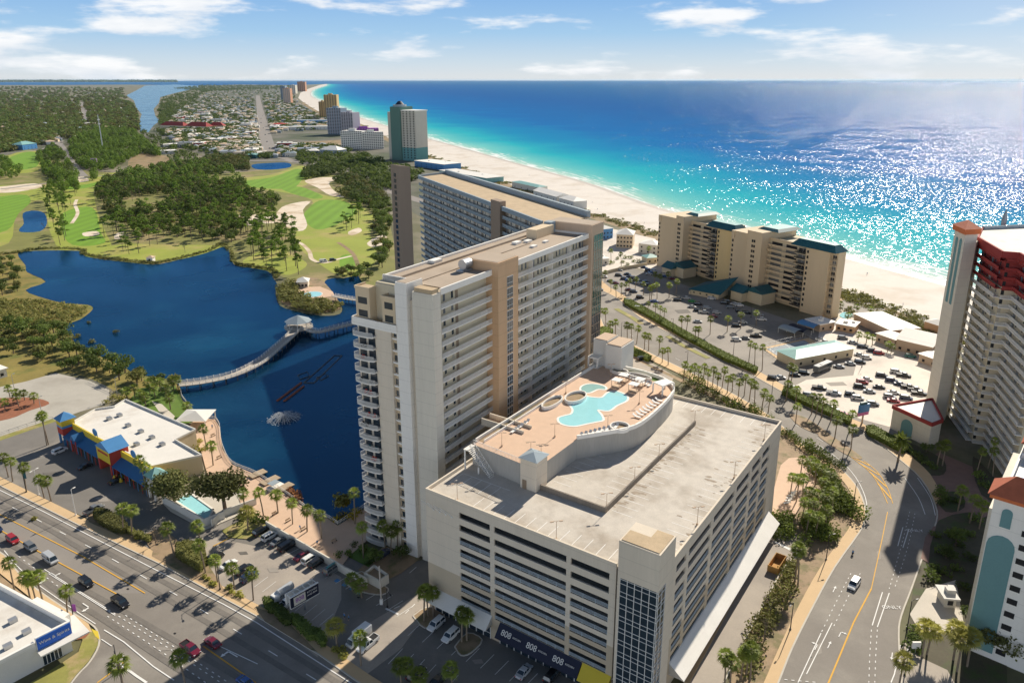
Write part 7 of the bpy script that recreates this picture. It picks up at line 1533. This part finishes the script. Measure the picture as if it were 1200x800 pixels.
for k, c, p, l in (('suv','black',(252,653),'black off-roader beside the triangular hedge'), ('sedan','white',(268,661),'white sedan beside the black off-roader'), ('suv','black',(286,667),'black SUV right of the white sedan'), ('suv','navy',(292,676),'dark SUV nearest the sidewalk, last of the sunlit row'), ('suv','black',(306,622),'black SUV first in the row under the garden wall'), ('suv','white',(316,628),'white SUV second in the row under the garden wall'), ('sedan','grey',(326,634),'dark grey sedan between white SUV and black van'), ('van','black',(337,640),'long black van in the row under the garden wall'), ('sedan','maroon',(354,651),'dark maroon sedan at the shade edge'), ('suv','white',(363,655),'white SUV with dark roof windows at the shade edge'), ('suv','black',(371,659),'black SUV right of the white one at the shade edge'), ('suv','grey',(389,667),'grey SUV carrying a green kayak')): o = car(k, c, p, U, l, GP)
kb = MB(); kb.frustum([(-1.7, -.1), (1.7, -.1), (1.7, .1), (-1.7, .1)], 1.82, [(-1.3, -.38), (1.3, -.38), (1.3, .38), (-1.3, .38)], 2.05); kb.frustum([(-1.3, -.38), (1.3, -.38), (1.3, .38), (-1.3, .38)], 2.05, [(-1.2, -.25), (1.2, -.25), (1.2, .25), (-1.2, .25)], 2.12)
e = kb.build('kayak', PAINT['teal']); e.location = o.location; e.rotation_euler = o.rotation_euler; tag(e, 'green kayak tied on the roof of the grey SUV', 'kayak')
for k, c, p, l, da in (('pickup','white',(336,707),'white service pickup beside the tank truck',0), ('pickup','white',(431,754),'white pickup with an open bed in the sunlit driveway',math.pi), ('suv','white',(511,731),'white SUV nearest the pale awning',math.pi), ('suv','white',(528,744),'white car right of the first white SUV in the shaded lot',math.pi), ('suv','black',(488,789),'black SUV in the lower shaded lot',0), ('sedan','black',(513,797),'black sedan cut by the bottom edge in the shaded lot',0), ('sedan','silver',(614,786),'silver sedan parked before the dark awning',0), ('suv','black',(647,791),'black SUV right of the silver sedan before the awnings',0), ('sedan','navy',(450,648),'dark car beside the tower foot',0)): car(k, c, p, U+da, l, 'vehicles in the shaded front lot')
def box_van(p, a, label, tank=False):
    t = thing('tank_truck' if tank else 'box_van', label, 'truck' if tank else 'van', P(*p, .8), a, .06); b = MB()
    b.frustum([(1.1, -.98), (3.1, -.9), (3.1, .9), (1.1, .98)], .5, [(1.1, -.95), (2.5, -.8), (2.5, .8), (1.1, .95)], 2.05); b.box(2.4, -.9, .5, 3.3, .9, 1.15); b.build('cab', PAINT['white'], t)
    g = MB(); g.frustum([(2.6, -.82), (3.06, -.8), (3.06, .8), (2.6, .82)], 1.2, [(2.4, -.72), (2.56, -.7), (2.56, .7), (2.4, .72)], 1.95); g.build('windscreen', M['glass'], t)
    b = MB()
    if tank: b.tube([(-3.2, 0, 1.75), (-3., 0, 1.75), (.9, 0, 1.75), (1.0, 0, 1.75)], .95, 14); b.box(-3.2, -.9, .6, 1.1, .9, .9); b.build('tank', PAINT['silver'], t)
    else: b.box(-3., -1.05, .6, 1.08, 1.05, 2.75); b.build('cargo_box', PAINT['white'], t)
    for x in (-2, 2.1):
        for s in (-1, 1): link('wheel', CARS['van'][2], t, (x, s*.95, .36))
box_van((421,747), U+math.pi, 'white box van in the sunlit driveway'); box_van((330,697), U+math.pi, 'white tank truck in the shaded lot beside the billboard', True)
# east road and lots
car('suv', 'white', (1001, 684), ang((1001,684),(1012,668))+math.pi, 'white patrol car with a dark hood driving on the beach road', moving=True)
ml = thing('motorcycle', 'motorcycle ridden up the curved beach road', 'motorcycle', P(999, 650), ang((999,650),(1003,640))); b = MB(); b.tube([(-.55, 0, .6), (0, 0, .72), (.45, 0, .8)], .16, 6); b.tube([(.45, 0, .85), (.7, 0, .33)], .05, 5); b.tube([(.42, -.35, 1.02), (.42, .35, 1.02)], .03, 5); b.build('body', M['blacksteel'], ml)
for x in (-.68, .7): link('wheel', CARS['sedan'][2], ml, (x, 0, .33)).scale = (.95, .5, .95)
def person_mesh(seat=False):
    me = bpy.data.meshes.new('person'); J = [(0,0,.95),(0,0,1.15),(0,0,1.4),(0,0,1.52),(.02,0,1.66),(0,.2,1.4),(.02,.27,1.12),(.08,.27,.86),(0,-.2,1.4),(.05,-.27,1.12),(.12,-.27,.86),(0,.1,.9),(.05,.11,.5),(0,.11,.06),(.12,.11,.03),(0,-.1,.9),(-.08,-.11,.5),(-.15,-.11,.06),(-.03,-.11,.03)]
    if seat: J = [(-.1,0,.85),(-.05,0,1.05),(.05,0,1.28),(.1,0,1.4),(.14,0,1.54),(.05,.2,1.28),(.25,.27,1.1),(.42,.3,1.04),(.05,-.2,1.28),(.25,-.27,1.1),(.42,-.3,1.04),(-.1,.12,.82),(.3,.22,.72),(.05,.22,.32),(.2,.22,.3),(-.1,-.12,.82),(.3,-.22,.72),(.05,-.22,.32),(.2,-.22,.3)]
    Ed = [(0,1),(1,2),(2,3),(3,4),(2,5),(5,6),(6,7),(2,8),(8,9),(9,10),(0,11),(11,12),(12,13),(13,14),(0,15),(15,16),(16,17),(17,18)]; rad = [.15,.14,.16,.06,.11,.07,.05,.04,.07,.05,.04,.1,.075,.05,.045,.1,.075,.05,.045]
    me.from_pydata(J, Ed, []); o = bpy.data.objects.new('person', me); COL.objects.link(o); md = o.modifiers.new('s', 'SKIN'); me.skin_vertices[0].data[0].use_root = True
    for i, r in enumerate(rad): me.skin_vertices[0].data[i].radius = (r, r)
    o.modifiers.new('u', 'SUBSURF').levels = 1
    bpy.context.view_layer.update(); m2 = bpy.data.meshes.new_from_object(o.evaluated_get(bpy.context.evaluated_depsgraph_get())); bpy.data.objects.remove(o)
    for m in (M['skin'], M['shopblue'], M['navy']): m2.materials.append(m)
    for f in m2.polygons: z = f.center.z; f.material_index = 1 if (.95 if not seat else .86) < z < (1.43 if not seat else 1.33) else (2 if .45 < z <= .95 else 0)
    return m2
PM = person_mesh(); PS = person_mesh(True)
e = link('person', PS, None, (*P(999, 650), .0), ml.rotation_euler.z); tag(e, 'person in a blue top riding the motorcycle', 'person')
BP = [(640,222),(672,232),(700,246),(737,262),(755,262),(694,238),(1016,322),(1058,358),(1004,345),(1049,362),(620,206),(560,190)]
bw = ['walking on the sand above the white roofs', 'standing near the dunes', 'standing on the beach behind the tan house', 'on the sand left of the condo', 'beside the condo on the sand', 'on the sand near the waterline', 'on the wide beach right of the condo', 'in the middle of the beach by the right tower', 'at the dune edge beside the condo', 'on the upper beach right of the pool', 'far up the beach by the water', 'far up the beach near the club']
for p, l in zip(BP, bw): e = link('person', PM, None, (*P(*p), .05), rnd.uniform(0, 6)); tag(e, 'person '+l, 'person', 'people on the beach')
for p, l in (((372,640), 'standing on the terrace at the shade edge'), ((352,622), 'standing between the terrace palms'), ((249,503), 'on the curved promenade'), ((409,728), 'walking beside the driveway in the shaded lot'), ((404,726), 'walking in the shaded lot, left of the other')): e = link('person', PM, None, (*P(*p), .35), rnd.uniform(0, 6)); tag(e, 'person '+l, 'person')
def lot(cars, a, place, group):
    seen = {}
    for k, c, x, y, *r in cars: seen.setdefault((k, c), []).append((x, y, r))
    for (k, c), ps in seen.items():
        ps.sort()
        for i, (x, y, r) in enumerate(ps):
            od = ordinal(i, len(ps)).strip(); car(k, c, (x, y), a+(R(r[0]) if r else rnd.uniform(-.06, .06)), f"{c} {'SUV' if k == 'suv' else k} {place}"+(f', {od}' + ('' if len(ps) < 3 else ' of its kind') if od else ''), group, detail=False)
def crop(ox, oy, s, L_): return [(k, c, ox+x*s, oy+y*s) for k, c, x, y in L_]
E_ = ang((1000,470),(1030,474))
lot(crop(860, 320, .225, [('sedan','white',450,343),('sedan','white',475,358),('sedan','white',507,372),('suv','grey',567,337),('sedan','silver',618,360),('suv','black',670,382),('suv','black',720,402),('suv','red',755,415),('sedan','white',568,386),('sedan','silver',655,424),('suv','white',690,440),('suv','black',657,462),('sedan','silver',607,470),('sedan','silver',548,485),('suv','black',365,517),('sedan','black',318,528),('sedan','silver',242,541),('suv','black',205,546),('pickup','black',445,597),('pickup','silver',522,625),('suv','black',610,630),('suv','white',645,650),('sedan','silver',707,615),('suv','red',668,567),('sedan','white',692,551),('suv','black',655,590),('sedan','black',757,592),('suv','grey',722,680),('suv','white',845,513),('suv','black',770,532),('pickup','black',885,532),('suv','navy',820,558),('sedan','navy',865,576),('pickup','black',910,593),('pickup','grey',945,606),('pickup','black',965,626),('sedan','white',832,620),('suv','silver',812,643),('sedan','red',832,663),('suv','navy',897,650),('sedan','maroon',480,692),('sedan','white',515,706),('sedan','red',563,730),('suv','silver',390,634),('sedan','white',312,596),('suv','teal',920,432)]), E_, 'in the white beach lot', 'cars in the white beach lot')
lot(crop(680, 300, .2, [('sedan','silver',228,82),('suv','black',225,112),('sedan','black',276,105),('sedan','navy',375,66),('suv','navy',400,82),('sedan','blue',415,95),('suv','silver',432,88),('sedan','silver',405,105),('suv','silver',490,106),('sedan','blue',500,118),('suv','navy',258,132),('sedan','navy',290,120),('suv','navy',312,128),('sedan','blue',285,140),('suv','black',330,140),('sedan','maroon',207,156),('sedan','navy',178,145),('suv','white',118,112),('suv','white',138,121),('sedan','silver',340,157),('sedan','navy',385,150),('suv','navy',398,170),('sedan','maroon',545,132),('sedan','grey',528,126),('suv','grey',112,196),('sedan','maroon',285,196),('suv','navy',312,207),('suv','black',350,241),('suv','silver',285,262),('sedan','blue',435,264),('suv','white',340,304),('suv','black',570,256),('pickup','silver',620,246),('sedan','green',657,264),('suv','black',690,281),('suv','white',770,248),('sedan','silver',655,296),('suv','black',690,316),('suv','silver',745,303),('pickup','silver',725,328),('suv','silver',800,331),('sedan','maroon',780,353),('sedan','silver',688,383),('sedan','white',905,279),('suv','white',932,288),('suv','black',862,264),('suv','black',935,322),('suv','black',975,332),('sedan','silver',1048,341),('pickup','white',1060,370),('sedan','white',952,386),('suv','black',915,406),('suv','white',915,489),('sedan','grey',967,480),('pickup','black',1030,466),('suv','grey',880,300),('suv','black',845,275)]), ang((760,350),(790,352)), 'in the asphalt condo lot', 'cars in the condo lot')
car('suv', 'black', (752, 420), ang((745,421),(760,418)), 'black SUV alone in the lot behind the elevator block')
rv = thing('motor_coach', 'dark and silver motor coach beside the teal-roofed shed', 'motor coach', P(964, 430, 1.5), ang((953,434),(974,425)), .06); b = MB(); b.box(-5.5, -1.25, .45, 5.5, 1.25, 3.2, 0, 1); b.build('body', [PAINT['grey'], PAINT['silver']], rv); b = MB(); b.box(-5., -1.3, 1.7, 5.2, 1.3, 2.6); b.box(5.45, -1.1, 1.5, 5.55, 1.1, 2.8); b.build('window', M['glass'], rv); b = MB(); b.box(-2, -.5, 3.21, -1, .5, 3.45); b.build('roof_unit', M['white'], rv)
for x in (-3.3, 3.6):
    for s in (-1, 1): link('wheel', CARS['van'][2], rv, (x, s*1.15, .45)).scale = (1.35, 1.2, 1.35)
for k_, c_, p_, l_ in (('van', 'white', (379,306), 'white van under the lone oak on the right fairway'), ('suv', 'black', (390,304.5), 'black car beside the white van on the right fairway')): car(k_, c_, p_, R(20), l_, detail=False)
FRD = [(303,122),(304,131),(306,139),(309,150),(311,158),(313,166),(316,174),(306,144),(308,136),(89,198),(76,178),(72,167)]
for i, p in enumerate(FRD): car(rnd.choice(('suv', 'sedan')), rnd.choice(('white', 'black', 'silver', 'navy')), p, R(90), 'tiny car far away on '+('the straight town road' if i < 9 else 'the golf road'), 'tiny cars on the far roads', detail=False)
# ---------------------------------------------------------------- lamps and poles
def lamp(p, h, label, arm=(1, 0), m='blacksteel', z=0., heads=1, name='street_lamp', al=2.2, loc=None, group=None):
    t = thing(name, label, 'street lamp', loc or P(*p, z), 0, z, group); b = MB(); b.tube([(0, 0, 0), (0, 0, h)], .13 if h > 5 else .07, 7, 0, .08 if h > 5 else .05); b.tube([(0, 0, 0), (0, 0, .5)], .25, 7); b.build('pole', M[m], t); dx, dy = arm; l = math.hypot(dx, dy); dx /= l; dy /= l
    for s in ((1,) if heads == 1 else (1, -1)):
        b = MB(); b.tube([(0, 0, h-.12), (s*dx*al*.6, s*dy*al*.6, h+.1), (s*dx*al, s*dy*al, h)], .05, 5); a = b.build('arm', M[m], t); b = MB(); b.obox((s*dx*(al+.25), s*dy*(al+.25)), dx, dy, .3, .75, h-.1, h+.06); b.build('lamp_head', M[m], a)
    return t
for p, tp_, l in (((88,732),696,'black street lamp with a small banner by the drink store'), ((139,787),755,'black street lamp at the side road corner'), ((258,691),661,'black street lamp among the sidewalk palms'), ((31,577),540,'dark street lamp with a teal banner before the shop lot'), ((454,712),690,'short black lamp by the tower driveway') ):
    X, Y = P(*p); lo_, hi_ = 3., 14.
    for _ in range(30):
        m_ = (lo_+hi_)/2; f = Y*CP+(CAMZ-m_)*SP; y = CY+F*((CAMZ-m_)*CP-Y*SP)/f
        if y > tp_: lo_ = m_
        else: hi_ = m_
    t = lamp(p, lo_, l, (.5, -.8))
    if 'banner' in l: b = MB(); b.box(.15, -.03, lo_*.45, .95, .03, lo_*.68); b.build('banner', M['purple' if 'small' in l else 'teal'], t)
for p, l in (((89,604),'white lot lamp beside the dark grey pickup'), ((46,580),'white lot lamp with twin heads left of the shop'), ((50,490),'grey lot lamp behind the corner turret'), ((18,462),'grey lot lamp above the red mulch bed'), ((138,466),'grey lamp pole behind the shop roof')): lamp(p, 8.5, l, (.3, .9), 'white' if 'white' in l else 'steel', heads=2 if 'twin' in l else 1, al=.8)
up = thing('utility_pole', 'bare wooden utility pole on the kerbed island between the lots', 'utility pole', P(447, 707)); b = MB(); b.tube([(0, 0, 0), (0, 0, 10.5)], .22, 8, 0, .16); b.build('pole', M['woodgrey'], up); b = MB(); b.box(-.3, -.5, 0, .4, .1, 1.4); b.build('meter_box', M['white'], up)
EL = [(690,384,'left of the elevator block'),(728,395,'behind the elevator block'),(805,430,'on the near sidewalk by the thicket'),(788,390,'on the hedge side by the condo lot'),(859,418,'in the condo lot near its end'),(904,466,'by the gap before the white lot'),(963,489,'on the far sidewalk by the white lot'),(987,541,'at the road bend beside the median'),(1000,592,'inside the road bend by the thicket'),(968,656,'on the near sidewalk below the bend'),(926,738,'on the near sidewalk by the bare trees'),(1063,736,'at the end of the shadow by the side street'),(1060,791,'at the side street crossing'),(1010,430,'on a red base in the white lot'),(880,372,'in the condo lot among the cars')]
for x, y, l in EL: lamp((x, y), 7.5, 'dark street lamp '+l, rnd.choice(((-.7, -.7), (.8, .3))), heads=1, al=1.3)
lx = lambda x, y: tuple((gar.matrix_world @ Vector((x, y, 31.0)))[:2]) if False else (GO[0]+x*math.cos(GA)-y*math.sin(GA), GO[1]+x*math.sin(GA)+y*math.cos(GA))
for i, (x, y, l) in enumerate(((8.5,.9,'at the left end of its front edge'),(34,.9,'at the middle of its front edge'),(37.4,15.9,'at the corner of the ramp wall'),(37.4,29.5,'second along the ramp wall'),(37.4,43,'third along the ramp wall'),(37.4,66,'at the far end of the ramp wall'),(55.4,22,'near end of the right edge'),(55.4,45,'middle of the right edge'),(55.4,68,'far end of the right edge'))): lamp(None, 4.4, 'thin roof lamp on the garage '+l, (1, .2), 'umber', 31.0, 2, 'roof_lamp', .7, lx(x, y), 'lamps on the garage roof')
for x, y, l in ((588,523,'leftmost near the railing'),(622,534,'near the stair house'),(650,512,'left of the pool'),(712,502,'beside the lower round planter'),(749,473,'right of the pool'),(663,461,'along the left wall'),(716,440,'by the elevator block'),(634,537,'at the deck corner')): lamp((x, y), 3.6, 'thin deck lamp '+l, (1, .2), 'umber', DZ, 2, 'deck_lamp', .5, None, 'lamps on the pool deck')
for i in range(4): b = MB(); b.tube([(2.4+i*1.75, -.02, 27.2), (.9+i*1.75, -2.4, 30.2)], .07, 5); b.tube([(2.4+i*1.75, -.02, 27.2), (2.4+i*1.75, -.18, 27.2)], .2, 6); b.build('flag_pole', M['rail'], gar)
# ---------------------------------------------------------------- pool furniture
def lounger_mesh():
    b = MB(); b.box(-.95, -.33, .28, .35, .33, .36); b.quad([(.35, -.33, .36), (.95, -.33, .8), (.95, .33, .8), (.35, .33, .36)]); b.quad([(.35, -.33, .30), (.35, .33, .30), (.95, .33, .74), (.95, -.33, .74)])
    for x in (-.85, .3):
        for y in (-.28, .28): b.box(x-.04, y-.04, 0, x+.04, y+.04, .28)
    return b.mesh('lounger', [M['lounger']])
LM = lounger_mesh()
def loungers(p, q, n, a, place, z=DZ):
    for i in range(n):
        t = i/max(1, n-1); x, y = p[0]+(q[0]-p[0])*t, p[1]+(q[1]-p[1])*t; o = link('sun_lounger', LM, None, (*P(x, y, z), z+.005), a); o.scale = (1.15,)*3; od = ordinal(i, n).strip(); tag(o, 'white sun lounger '+place+', '+od, 'sun lounger', 'loungers '+place)
loungers((602,506), (617,496), 5, GA+R(90), 'in the short row by the left wall'); loungers((680,512), (722,501), 9, GA+R(95), 'along the lower edge of the deck'); loungers((746,489), (772,470), 8, GA+R(180), 'along the right edge of the deck'); loungers((733,440), (761,452), 9, GA+R(90), 'beside the roof lawn')
loungers((948,548), (957,556), 5, R(60), 'at the back of the garden patio', .1); loungers((922,590), (929,578), 5, R(10), 'at the front of the garden patio', .1)
for p, l in (((723,453),'first'),((731,447),'second'),((743,458),'third'),((750,452),'fourth')):
    t = thing('cabana', l+' brown cabana from the left beyond the pool', 'cabana', P(*p, DZ), GA, DZ); b = MB(); b.box(-1.3, -1.2, 2.1, 1.3, 1.2, 2.25); b.build('roof', M['paint'], t)
    for x in (-1.2, 1.2):
        for y in (-1.1, 1.1): b = MB(); b.box(x-.06, y-.06, 0, x+.06, y+.06, 2.1); b.build('post', M['umber'], t)
    b = MB(); b.box(-1.1, -1., .02, 1.1, 1., .5); b.build('daybed', M['umber'], t)
# ---------------------------------------------------------------- signs
bb = thing('billboard', 'black and white shop billboard on a pole over the shaded lot', 'billboard', P(358, 714), ang((344,706),(372,690))+R(0)); bb.scale = (.74,)*3; b = MB(); b.tube([(0, 0, 0), (0, 0, 4)], .3, 8); b.build('pole', M['steel'], bb)
b = MB(); b.box(-5, -.5, 3.6, 5, -.1, 7.4); pn = b.build('sign_panel', M['navy'], bb); b = MB(); b.box(-5.2, -.1, 3.5, 5.2, .1, 7.6); b.box(-5.2, -.52, 7.4, 5.2, -.1, 7.6); b.box(-5.2, -.52, 3.4, 5.2, -.1, 3.6)
for i in range(6): b.box(-4.8+i*1.9, .1, 7.2, -4.6+i*1.9, 2.8, 7.35); b.box(-4.8+i*1.9, 2.5, 3.5, -4.6+i*1.9, 2.8, 7.35)
b.box(-5, 2.6, 3.6, 5, 2.9, 7.4); b.build('sign_frame', M['white'], bb); b = MB(); b.box(-4., -.56, 4.0, .2, -.505, 7.); b.build('sign_face', M['lightstone'], pn)
text('sign_lettering', '808', 2.1, M['purple'], pn, (-1.9, -.6, 5.6), (math.pi/2, 0, 0)); text('sign_lettering', 'KITCHEN', .85, M['white'], pn, (2.6, -.55, 6.2), (math.pi/2, 0, 0)); text('sign_lettering', 'AND BAR', .85, M['white'], pn, (2.6, -.55, 5.1), (math.pi/2, 0, 0))
bs = thing('beach_shop_sign', 'blue and pink beach shop sign on a pole in the white lot', 'sign', P(1010, 496), ang((1008,478),(1022,475))); b = MB(); b.tube([(0, 0, 0), (0, 0, 8)], .3, 8); b.build('pole', M['umber'], bs); b = MB(); b.box(-2.4, -.35, 4.6, 2.4, .35, 7.6, 0); b.box(-2.0, -.35, 7.6, 1.0, .35, 8.6, 2); b.box(-2.8, -.38, 3.4, 2.2, .38, 4.6, 1); b.build('sign_panel', [M['shopblue'], mat('pink', (.75,.22,.42), var=.05), M['teal']], bs)
gb = thing('billboard', 'small lit pink billboard beside the golf road', 'billboard', P(111, 196), R(-10)); b = MB(); b.tube([(0, 0, 0), (0, 0, 6)], .5, 8); b.build('pole', M['steel'], gb); b = MB(); b.box(-5, -.4, 6, 5, .4, 12.5); b.build('sign_panel', mat('lilacpink', (.6,.36,.62), var=.1, scale=.4), gb)
ct = thing('cell_tower', 'tall grey cell tower rising from the wood', 'cell tower', P(121, 177)); b = MB(); b.tube([(0, 0, 0), (0, 0, 62)], 1.1, 8, 0, .5); b.build('mast', M['steel'], ct)
for z in (45, 52): b = MB(); b.prism([(2.2*math.cos(t), 2.2*math.sin(t)) for t in np.linspace(0, 6.28, 7)[:-1]], z, z+2); b.build('antenna_ring', M['white'], ct)
mo = thing('stop_sign', 'small white sign box at the side street corner', 'sign', P(1072, 765), 0); b = MB(); b.tube([(0, 0, 0), (0, 0, 2.6)], .12, 6); b.build('pole', M['steel'], mo); b = MB(); b.box(-.9, -.2, 1.4, .9, .2, 3.0); b.build('sign_panel', M['white'], mo)
# ---------------------------------------------------------------- odds and ends
ds = thing('open_container', 'open orange-brown refuse container on the service drive', 'container', P(910, 664), ang((905,672),(916,655))); b = MB(); rust = mat('rustorange', (.50,.27,.08), var=.2, scale=.6)
b.box(-3.3, -1.3, .15, 3.3, 1.3, .3); b.box(-3.3, -1.3, .3, 3.3, -1.18, 2.0); b.box(-3.3, 1.18, .3, 3.3, 1.3, 2.0); b.box(-3.3, -1.18, .3, -3.18, 1.18, 2.0); b.box(3.18, -1.18, .3, 3.3, 1.18, 2.0); b.build('bin', rust, ds); b = MB()
for i in range(7): x = -3.1+i*1.03; b.box(x-.06, -1.42, .2, x+.06, -1.31, 1.95); b.box(x-.06, 1.31, .2, x+.06, 1.42, 1.95)
b.build('rib', rust, ds)
fo = thing('fountain', 'white splashing fountain in the middle of the dark lake', 'fountain', P(333, 490), 0, .1); b = MB(); foam = mat('foam', (.93,.94,.95), var=.02, transl=.6); g = random.Random(3)
for i in range(84):
    a = g.choice([k*.448 for k in range(14)])+g.gauss(0, .09); r = 5.6*g.uniform(.45, 1.15); h_ = g.uniform(.9, 2.2); n_ = 5
    b.tube([(r*k/n_*math.cos(a), r*k/n_*math.sin(a), max(.02, h_*4*(k/n_*.5+.25)*(1-(k/n_*.5+.25))*(1-(k/n_)**3))) for k in range(n_+1)], .04, 3, 0, .085)

for i in range(420):
    a = g.uniform(0, 6.28); r = abs(g.gauss(0, 2.6)) if i % 3 else g.uniform(4, 6.4); x, y, z, s = r*math.cos(a), r*math.sin(a), .05+max(0, 1.1-r*.3)*g.random(), g.uniform(.1, .3); q = g.uniform(0, 6.28)
    b.quad([(x+s*math.cos(q+k*1.57), y+s*math.sin(q+k*1.57), z) for k in range(4)])
b.build('spray', foam, fo); b = MB(); b.tube([(0, 0, -.1), (0, 0, .4)], .6, 10); b.build('float', M['dark'], fo)
b = MB(); o = P(340, 460)
for l in ([(325,470),(353,449)], [(333,470.5),(356,453)]): b.tube([(p[0]-o[0], p[1]-o[1], .2) for p in [P(*q) for q in l]], .5, 6)
e = b.build('floating_pipe', M['brick']); e.location = (*o, 0); tag(e, 'pair of long brown pipes floating behind the fountain', 'pipe')
b = MB()
for l in ([(356,449),(392,417),(401,417),(368,449)], [(349,440),(360,436),(363,441),(352,445)], [(371,443),(381,438),(385,441),(376,446)]):
    pts = [P(*q) for q in l+[l[0]]]; b.tube([(p[0]-o[0], p[1]-o[1], .1) for p in pts], .3, 5)
e = b.build('floating_raft', M['pile']); e.location = (*o, 0); tag(e, 'dark rectangular frame floating between boardwalk and fountain', 'raft')
pp_ = [P(*q, .2) for q in ((354,345.5),(362,342.5),(372,342),(377,344),(374,347),(364,348))]; o = pp_[0]; b = MB(); lp = smooth([(p[0]-o[0], p[1]-o[1]) for p in pp_], 4); b.quad([(*p, .06) for p in lp]); rim = inset(lp, -.6)
n_ = len(lp)
for i in range(n_): j = (i+1) % n_; b.quad([(*lp[i], .08), (*rim[i], .08), (*rim[j], .08), (*lp[j], .08)], 1)
e = b.build('swimming_pool', [M['pool'], M['white']]); e.location = (*o, .3); tag(e, 'small oval pool on the lake peninsula', 'pool'); sheet('pool_terrace', [(344,340),(352,337),(375,336),(390,342),(392,347),(372,350),(352,350)], M['pavertan'], .13)
pp_ = [P(*q, .2) for q in ((984,369),(989,366),(997,367),(999,370),(993,373),(986,372))]; o = pp_[0]; b = MB(); lp = smooth([(p[0]-o[0], p[1]-o[1]) for p in pp_], 4); b.quad([(*p, .06) for p in lp]); e = b.build('swimming_pool', M['pool']); e.location = (*o, .3); tag(e, 'small beach pool beside the right condo block', 'pool'); sheet('pool_terrace', [(974,372),(984,362),(1004,366),(1008,376),(984,378)], M['paleconc'], .1)
# tennis court with fence
sheet('tennis_apron', [(893,408),(948,396),(964,405),(958,413),(914,423)], M['walk'], .08); cq = [(898,409),(942,399),(957,407),(912,418)]; sheet('tennis_court', cq, M['bluegrey'], .1)
for a, c in (((902,409),(941,401)), ((910,416),(953,407)), ((920,404),(933,413)), ((902,409),(910,416)), ((941,401),(953,407)), ((906,412),(947,404))): paint([a, c], .3, z=.15)
fence('fence', 'tall wire fence round the tennis court', [(896,409),(943,398),(960,407),(912,420),(896,409)], 3, M['steel'], 0, 0, step=3)
for i, (p, m_) in enumerate((((936,391),'navy'), ((948,386),'shopblue'), ((926,392),'bluegrey'))):
    t = thing('shade_canopy', ('dark', 'bright blue', 'grey')[i]+' barrel canopy beside the beach pool house', 'canopy', P(*p), CA); b = MB(); pts = [(3.2*math.cos(a), 2.6+1.3*math.sin(a)) for a in np.linspace(0, math.pi, 9)]
    for k in range(8): q, r = pts[k], pts[k+1]; b.quad([(-5, q[0], q[1]), (-5, r[0], r[1]), (5, r[0], r[1]), (5, q[0], q[1])]); b.quad([(-5, q[0], q[1]-.08), (5, q[0], q[1]-.08), (5, r[0], r[1]-.08), (-5, r[0], r[1]-.08)])
    b.build('roof', M[m_], t)
    for x in (-4.8, 4.8):
        for y in (-3.1, 3.1): b = MB(); b.tube([(x, y, 0), (x, y, 2.6)], .1, 5); b.build('post', M['white'], t)
for i, (p, c_) in enumerate((((416,404), 'x'),)): pass
for p, l in (((322,604),'first bench from the left on the terrace'), ((338,612),'second bench from the left on the terrace'), ((356,622),'third bench from the left on the terrace'), ((392,636),'bench on the shaded terrace'), ((250,512),'bench on the curved promenade'), ((257,538),'bench at the lower promenade')):
    t = thing('park_bench', 'dark '+l, 'bench', P(*p), U, .36); b = MB(); b.box(-.8, -.25, .42, .8, .25, .48); b.build('seat', M['umber'], t); b = MB(); b.box(-.8, .22, .5, .8, .28, .9); b.build('backrest', M['umber'], t)
    for x in (-.7, .7): b = MB(); b.box(x-.05, -.22, 0, x+.05, .22, .42); b.build('leg', M['blacksteel'], t)
fl_ = [('yellowleaf', (150,566), 'orange and yellow inflatable toys before the souvenir shop')]
b = MB(); g = random.Random(8); o = P(147, 563)
for i in range(14):
    x, y = g.uniform(-3.5, 3.5), g.uniform(-1.2, 1.2); b.tube([(x, y, .1), (x, y, 1.2+g.random())], .35+.2*g.random(), 7, i % 4, .2)
e = b.build('beach_toys', [M['orangetile'], M['signyellow'], M['shopred'], M['grass']]); e.location = (*o, .06); tag(e, 'orange and yellow inflatable toys heaped before the souvenir shop', 'toys')
pb_ = thing('pontoon_boat', 'small pontoon boat moored between the docks', 'boat', P(323, 572), U); b = MB()
for s in (-1, 1): b.tube([(-2.6, s*.9, .2), (2.4, s*.9, .2), (2.9, s*.9, .35)], .3, 7)
b.build('hull', M['steel'], pb_); b = MB(); b.box(-2.6, -1.2, .45, 2.7, 1.2, .6); b.box(-2.5, -1.15, .6, -1.2, 1.15, 1.1); b.build('deck', M['white'], pb_); b = MB(); b.box(-2, -1.2, 2.2, 1., 1.2, 2.3); b.build('canopy', M['bluegrey'], pb_)
# ---------------------------------------------------------------- air
hz = MB(); hz.box(-26000, -1200, -3, 46000, 70500, 129); ho = hz.build('haze', []); ho['kind'] = 'stuff'
hm = bpy.data.materials.new('haze'); hm.use_nodes = True; ht_ = hm.node_tree; ht_.nodes.clear(); pv = ht_.nodes.new('ShaderNodeVolumePrincipled'); pv.inputs['Color'].default_value = (.55, .78, 1, 1); pv.inputs['Density'].default_value = 0.9e-5; pv.inputs['Anisotropy'].default_value = .2
ht_.links.new(pv.outputs[0], ht_.nodes.new('ShaderNodeOutputMaterial').inputs['Volume']); ho.data.materials.append(hm)
